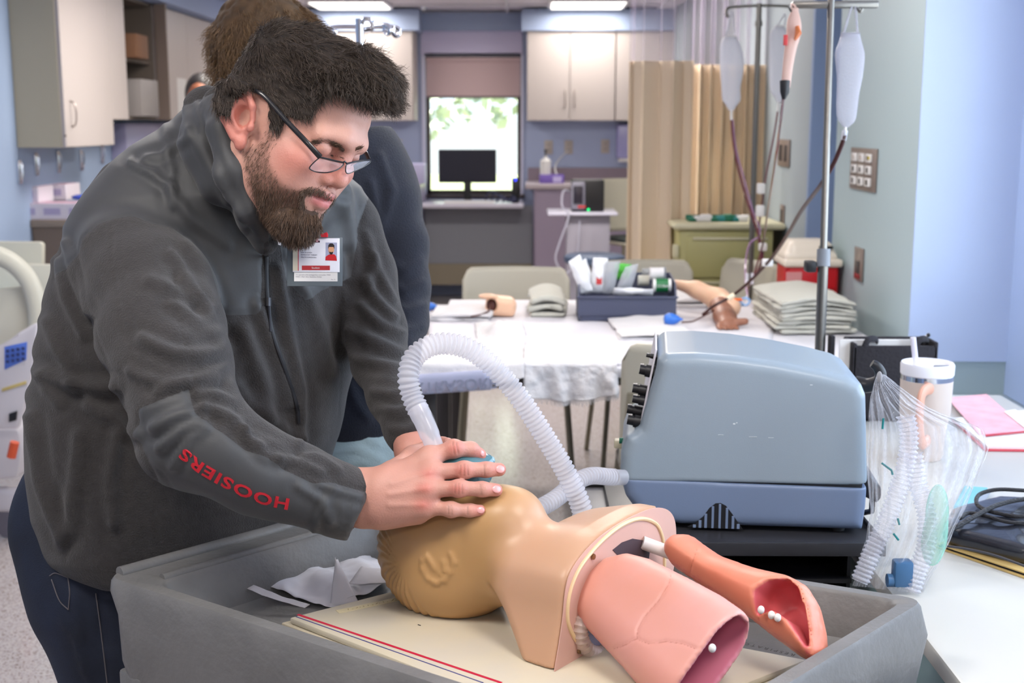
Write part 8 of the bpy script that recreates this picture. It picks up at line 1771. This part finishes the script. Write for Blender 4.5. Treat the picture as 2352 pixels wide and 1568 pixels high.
def btext(body, x, y, hpx, m_, wpx=None, z=0.0024, ang=0.0, bold=0):
    tm = text_mesh('lettering', body, 1.0, m_, ext=0.01, align='LEFT', bold=bold); vs = np.array([v.co[:] for v in tm.vertices]); h = vs[:, 1].max()-vs[:, 1].min(); w = vs[:, 0].max()-vs[:, 0].min(); sy = hpx*k/h; sx = (wpx*k/w) if wpx else sy
    tm.transform(Matrix.Translation((-vs[:, 0].min(), -(vs[:, 1].max()+vs[:, 1].min())/2, 0))); tm.transform(Matrix.Diagonal((sx, sy, 0.0008, 1))); tm.transform(Matrix.Translation(bq(x, y, z)) @ Matrix.Rotation(ang, 4, 'Z')); obj('lettering', tm, bdg)
M_bink = mat('badge_ink', (52, 46, 84), rough=0.5)
btext('NICHOLIS', 692, 562.5, 5.6, M_bink, 29, bold=0.012); btext('THEIS', 692, 570.5, 4.2, M_bink, 13)
btext('EXP 5/12/2024', 692, 580.3, 2.6, M_bink, 25); btext('RESPIRATORY THERAPY', 692, 585.2, 2.6, M_bink, 37, ang=-0.02); btext('HEALTH SCIENCES EDU', 692, 590.6, 2.6, M_bink, 35, ang=-0.03)
btext('Student', 716.5, 615, 4.2, M_white, 18, z=0.0026)
btext('To operate a fire extinguisher remember PASS', 680, 631.5, 2.8, M_bink, 79, z=0.001); btext('PASS = Pull, Aim, Squeeze, Sweep', 680, 636, 2.8, M_bink, 59, z=0.001); btext('Rev. 1/16', 761, 641.5, 2.0, M_bink, 9, z=0.001)
m = MB(); m.box(bq(737, 545, 0.002), bq(754, 536, 0.006), 0.001); m.prism([bq(738, 545, 0.004), bq(736, 540, 0.004), bq(752, 533.5, 0.004), bq(752, 545, 0.004)], (0, 0, 0.003)); m.build('red_clip', M_redt, bdg)
m = MB(); m.box(bq(726, 556, 0.0026), bq(731, 540, 0.0034), 0.0003); m.build('clip_strap', mat('strap_pink', (200, 150, 160), rough=0.2), bdg)
m = MB(); m.tube([bq(731+5*math.cos(a), 533+5*math.sin(a), 0.005) for a in np.linspace(0, 2*math.pi, 18)[:-1]], 0.0006, 6, closed=True); m.build('clip_ring', M_chrome, bdg)
# ---------------- face mask on the training head
s = SDF(np.array(P(1070, 1090, 1.68))-0.09, np.array(P(1070, 1090, 1.68))+0.09, 0.0025)
s.ell(P(1062, 1088, 1.672), (0.040, 0.034, 0.028), k=0.001); s.ell(P(1110, 1062, 1.685), (0.016, 0.014, 0.013), k=0.008)
M_mask = mat('mask_teal', (92, 142, 154), rough=0.15, trans=0.35, coat=0.5)
o = sdfobj(s, 'resuscitation_mask', M_mask); tag(o, 'teal clear face mask pressed on the training head under the fingers', 'mask')
s = SDF(np.array(P(1118, 1056, 1.69))-0.03, np.array(P(1118, 1056, 1.69))+0.03, 0.0016); s.ell(P(1118, 1057, 1.685), (0.0115, 0.010, 0.0075), k=0.001)
sdfobj(s, 'inflation_valve', clear('mask_dome', (170, 200, 210), alpha=0.5, rough=0.03, spec=0.9), o)

# ================================================================ the two people behind
def person_mat(name, c): return mat(name, c, rough=0.5, sss=0.08)
# --- second man: navy sweater, light brown hair, leaning over behind the first
D2 = 2.45; s = SDF(np.array(P(500, 1250, 2.85))-0.15, np.array(P(1010, -10, 2.1))+np.array([0.10, 0.75, 0.10]), 0.008)
lo = np.array([-0.62, 2.02, 0.35]); hi = np.array([0.02, 2.95, 1.75]); s = SDF(lo, hi, 0.008)
s.ell(P(610, 120, D2), (0.082, 0.10, 0.112), k=0.01); s.ell(P(630, 180, D2-.03), (0.06, 0.075, 0.075), k=0.03); s.cap(P(640, 200, D2), P(720, 320, D2+.02), 0.058, 0.075, k=0.03)
s.ell(P(760, 520, D2), (0.13, 0.11, 0.17), k=0.05); s.ell(P(810, 900, D2+.06), (0.085, 0.09, 0.18), k=0.05)
s.chain([P(870, 420, D2), P(905, 640, D2-.02), P(900, 770, D2-.10), P(880, 820, D2-.16), P(860, 860, D2-.2)], [0.05, 0.044, 0.034, 0.03, 0.028], k=0.03)
s.chain([P(640, 420, D2+.1), P(620, 620, D2+.05), P(700, 800, D2-.05)], [0.05, 0.042, 0.03], k=0.03)
for i in range(5): s.cap(P(862+i*3, 868, D2-.2-0.012*i), P(850+i*4-(14 if i == 4 else 0), 925-(20 if i == 4 else 0), D2-.22-0.012*i), 0.010, 0.008, k=0.008)
s.chain([P(830, 1000, D2+.08), P(835, 1200, D2+.1)], [0.08, 0.05], k=0.05)
V, F = s.nets(2); sk2 = mkmesh('person', V, F, person_mat('skin_warm', (196, 146, 122)), smooth=True)
p2 = obj('person', sk2); tag(p2, 'light brown haired person in a navy sweater leaning behind the bearded man', 'person')
# sweater
s = SDF(np.array([-0.66, 1.98, 0.60]), np.array([0.06, 2.98, 1.45]), 0.0065)
s.ell(P(770, 480, D2+.02), (0.17, 0.14, 0.19), k=0.05); s.ell(P(800, 760, D2+.05), (0.145, 0.14, 0.24), k=0.08); s.ell(P(800, 950, D2+.06), (0.135, 0.14, 0.09), k=0.05)
s.cap(P(700, 330, D2), P(760, 380, D2), 0.085, 0.12, k=0.05)
s.chain([P(838, 360, D2), P(880, 470, D2-.02), P(912, 560, D2-.03), P(924, 660, D2-.05), P(926, 740, D2-.09), P(912, 800, D2-.15)], [0.070, 0.066, 0.060, 0.052, 0.046, 0.038], k=0.02)
s.chain([P(690, 400, D2+.12), P(650, 560, D2+.08), P(700, 760, D2-.02)], [0.075, 0.065, 0.05], k=0.03)
s.ell(P(610, 120, D2), (0.10, 0.12, 0.13), k=0.005, op='-')
s.plane(P(800, 1016, D2), Vector(EU)*-1+Vector(EX)*-0.28, k=0.004)
V, F = s.nets(2); N = vnormals(V, F); px, py, dd = proj(V); dsp = np.zeros(len(V))
for pl_, w_, a_ in (([(870, 360), (900, 440), (880, 520)], 12, .006), ([(850, 420), (870, 500), (865, 560)], 10, .006), ([(890, 600), (930, 620), (965, 600)], 12, .005), ([(890, 650), (930, 670), (970, 650)], 12, .006), ([(895, 700), (935, 715), (975, 700)], 11, .005), ([(900, 745), (935, 760), (970, 750)], 10, .004), ([(800, 880), (820, 930), (845, 960)], 12, .006)): dsp += a_*np.exp(-(line_d(px, py, pl_)/w_)**2)
V = V+N*(dsp+0.003*vnoise(V, 13, 5))[:, None]
obj('sweater', mkmesh('sweater', V, F, mat('sweater_navy', (17, 20, 34), rough=0.85, sheen=0.15, bump=0.3, bscale=350, var=0.1, vscale=30), smooth=True), p2)
# jeans (light)
s = SDF(np.array([-0.60, 2.10, 0.0]), np.array([0.08, 3.05, 1.02]), 0.009)
s.ell(P(815, 1040, D2+.06), (0.135, 0.13, 0.13), k=0.04); s.chain([P(770, 1080, D2+.05), Vector((-0.33, 2.50, 0.48)), Vector((-0.32, 2.56, 0.10))], [0.10, 0.078, 0.062], k=0.03); s.chain([P(860, 1080, D2+.06), Vector((-0.17, 2.62, 0.48)), Vector((-0.15, 2.74, 0.10))], [0.10, 0.078, 0.062], k=0.03)
V, F = s.nets(2); N = vnormals(V, F); px, py, dd = proj(V); dsp = np.zeros(len(V))
for pl_, w_, a_ in (([(760, 1040), (820, 1030), (880, 1060)], 9, .006), ([(750, 1065), (830, 1060), (890, 1085)], 9, .006), ([(770, 1010), (830, 1000), (870, 1020)], 8, .004)): dsp += a_*np.exp(-(line_d(px, py, pl_)/w_)**2)
V = V+N*dsp[:, None]; obj('jeans', mkmesh('jeans', V, F, mat('denim_pale', (150, 168, 172), rough=0.85, bump=0.2, bscale=400), smooth=True), p2)
for c in (Vector((-0.32, 2.56, 0.05)), Vector((-0.15, 2.74, 0.05))):
    s = SDF(np.array(c)-0.16, np.array(c)+0.16, 0.008); s.cap(c+Vector((0, 0.04, 0)), c+Vector((-0.03, -0.11, -0.005)), 0.045, 0.038, k=0.01); s.plane((0, 0, 0.001), (0, 0, -1)); sdfobj(s, 'shoe', mat('shoe_white', (200, 200, 200), rough=0.5), p2)
# hair
s = SDF(np.array(P(610, 120, D2))-0.17, np.array(P(610, 120, D2))+0.18, 0.0045); s.ell(P(606, 108, D2+.005), (0.100, 0.115, 0.112), k=0.01); s.ell(P(560, 150, D2), (0.05, 0.07, 0.07), k=0.03); s.ell(P(640, 60, D2), (0.06, 0.08, 0.04), k=0.03)
s.ell(P(640, 190, D2-.09), (0.07, 0.05, 0.07), k=0.02, op='-')
V, F = s.nets(2); N = vnormals(V, F); V = V+N*(0.004*vnoise(V, 35, 3)+0.003*vnoise(V, 80, 5))[:, None]
obj('hair', mkmesh('hair', V, F, mat('hair_base_light', (84, 64, 44), rough=0.85, var=0.3, vscale=50), smooth=True), p2)
rt, ti, tri, B = sample(V, F, np.ones(len(V)), 7000); nn = (N[tri[ti]]*B[:, :, None]).sum(1); dirs = np.array([0.25, -0.2, -0.9])[None]+0.5*nn+0.6*np.stack([vnoise(rt, 25, 1), vnoise(rt, 25, 2), vnoise(rt, 25, 3)], 1)
strands('hair_strands', rt-nn*0.003, dirs, 0.022+0.018*rng.rand(7000), 0.0006, hair_mat('hair_light_brown', (92, 70, 48), (150, 118, 84)), p2, curl=0.003, cf=200, nseg=6, tow=lambda q: q)
# face of the second man (turned down, mostly hidden)
for g in (-1, 1):
    m = MB(); c_ = P(650, 178, D2-.098)+Vector(EX)*0.028*g; m.ball(c_, 0.0115, (1.2, 1, 0.8)); m.build('eyelid', person_mat('skin_lid', (186, 136, 114)), p2); m = MB(); m.tube([c_+Vector((-0.012, -0.010, -0.003)), c_+Vector((0, -0.0125, -0.006)), c_+Vector((0.012, -0.010, -0.003))], 0.0012, 6); m.build('lashes', M_black, p2); m = MB(); m.tube([c_+Vector((-0.016, -0.008, 0.016)), c_+Vector((0, -0.011, 0.020)), c_+Vector((0.016, -0.008, 0.016))], 0.0026, 6); m.build('eyebrow', mat('brow_brown', (92, 70, 50), rough=0.8), p2)
m = MB(); m.ball(P(652, 205, D2-.115), 0.014, (0.8, 1.2, 1.2)); m.build('nose', person_mat('skin_warm_nose', (200, 150, 126)), p2)
m = MB(); m.ball(P(655, 238, D2-.10), 0.02, (1.1, 0.5, 0.4)); m.build('mouth', mat('lips_soft', (170, 96, 92), rough=0.4), p2)
# --- third person: dark hair, only the crown shows over the jacket
D3 = 6.4; c = P(463, 217, D3); s = SDF((c.x-0.30, c.y-0.22, 0.0), (c.x+0.30, c.y+0.22, c.z+0.12), 0.012)
s.ell((c.x, c.y, c.z-0.02), (0.075, 0.09, 0.11), k=0.01); s.ell((c.x, c.y-0.02, c.z-0.07), (0.055, 0.065, 0.06), k=0.02); s.cap((c.x, c.y, c.z-0.12), (c.x, c.y, c.z-0.25), 0.05, 0.055, k=0.03)
s.cap((c.x, c.y-0.09, c.z-0.03), (c.x, c.y-0.105, c.z-0.055), 0.010, 0.013, k=0.01)
s.rbox((c.x, c.y, c.z-0.50), (0.19, 0.11, 0.26), r=0.10, k=0.05)
for g in (-1, 1):
    s.chain([(c.x+0.20*g, c.y, c.z-0.32), (c.x+0.24*g, c.y-0.02, c.z-0.60), (c.x+0.20*g, c.y-0.10, c.z-0.84)], [0.05, 0.042, 0.03], k=0.03)
    for i in range(5): s.cap((c.x+0.20*g+(i-2)*0.016, c.y-0.10, c.z-0.86), (c.x+0.20*g+(i-2)*0.020, c.y-0.12, c.z-0.94+0.01*abs(i-2)), 0.009, 0.008, k=0.008)
    s.chain([(c.x+0.09*g, c.y, c.z-0.75), (c.x+0.10*g, c.y, 0.5), (c.x+0.10*g, c.y, 0.08)], [0.085, 0.06, 0.045], k=0.03); s.cap((c.x+0.10*g, c.y, 0.05), (c.x+0.11*g, c.y-0.14, 0.04), 0.04, 0.035, k=0.02)
V, F = s.nets(1); V[:, 2] = np.maximum(V[:, 2], 0.002); p3 = obj('person', mkmesh('person', V, F, person_mat('skin_deep', (150, 92, 66)), smooth=True)); tag(p3, 'dark haired person in the distance whose forehead peeks over the grey jacket', 'person')
s = SDF((c.x-0.16, c.y-0.16, c.z-0.2), (c.x+0.16, c.y+0.18, c.z+0.14), 0.006); s.ell((c.x, c.y+0.018, c.z+0.0), (0.088, 0.095, 0.112), k=0.01); s.ell((c.x, c.y+0.07, c.z-0.06), (0.07, 0.05, 0.09), k=0.02); s.ell((c.x+0.006, c.y-0.09, c.z-0.03), (0.062, 0.06, 0.085), k=0.01, op='-')
V, F = s.nets(1); obj('hair', mkmesh('hair', V, F, mat('hair_black', (30, 26, 26), rough=0.5), smooth=True), p3)
s = SDF((c.x-0.34, c.y-0.2, 0.02), (c.x+0.34, c.y+0.2, c.z-0.12), 0.012); s.rbox((c.x, c.y, c.z-0.49), (0.215, 0.135, 0.29), r=0.12, k=0.05)
for g in (-1, 1):
    s.chain([(c.x+0.20*g, c.y, c.z-0.32), (c.x+0.245*g, c.y-0.02, c.z-0.60), (c.x+0.21*g, c.y-0.09, c.z-0.80)], [0.065, 0.055, 0.042], k=0.03); s.chain([(c.x+0.09*g, c.y, c.z-0.78), (c.x+0.10*g, c.y, 0.5), (c.x+0.10*g, c.y, 0.10)], [0.10, 0.08, 0.065], k=0.03)
V, F = s.nets(1); obj('scrubs', mkmesh('scrubs', V, F, mat('scrubs_dark', (46, 50, 62), rough=0.8), smooth=True), p3)
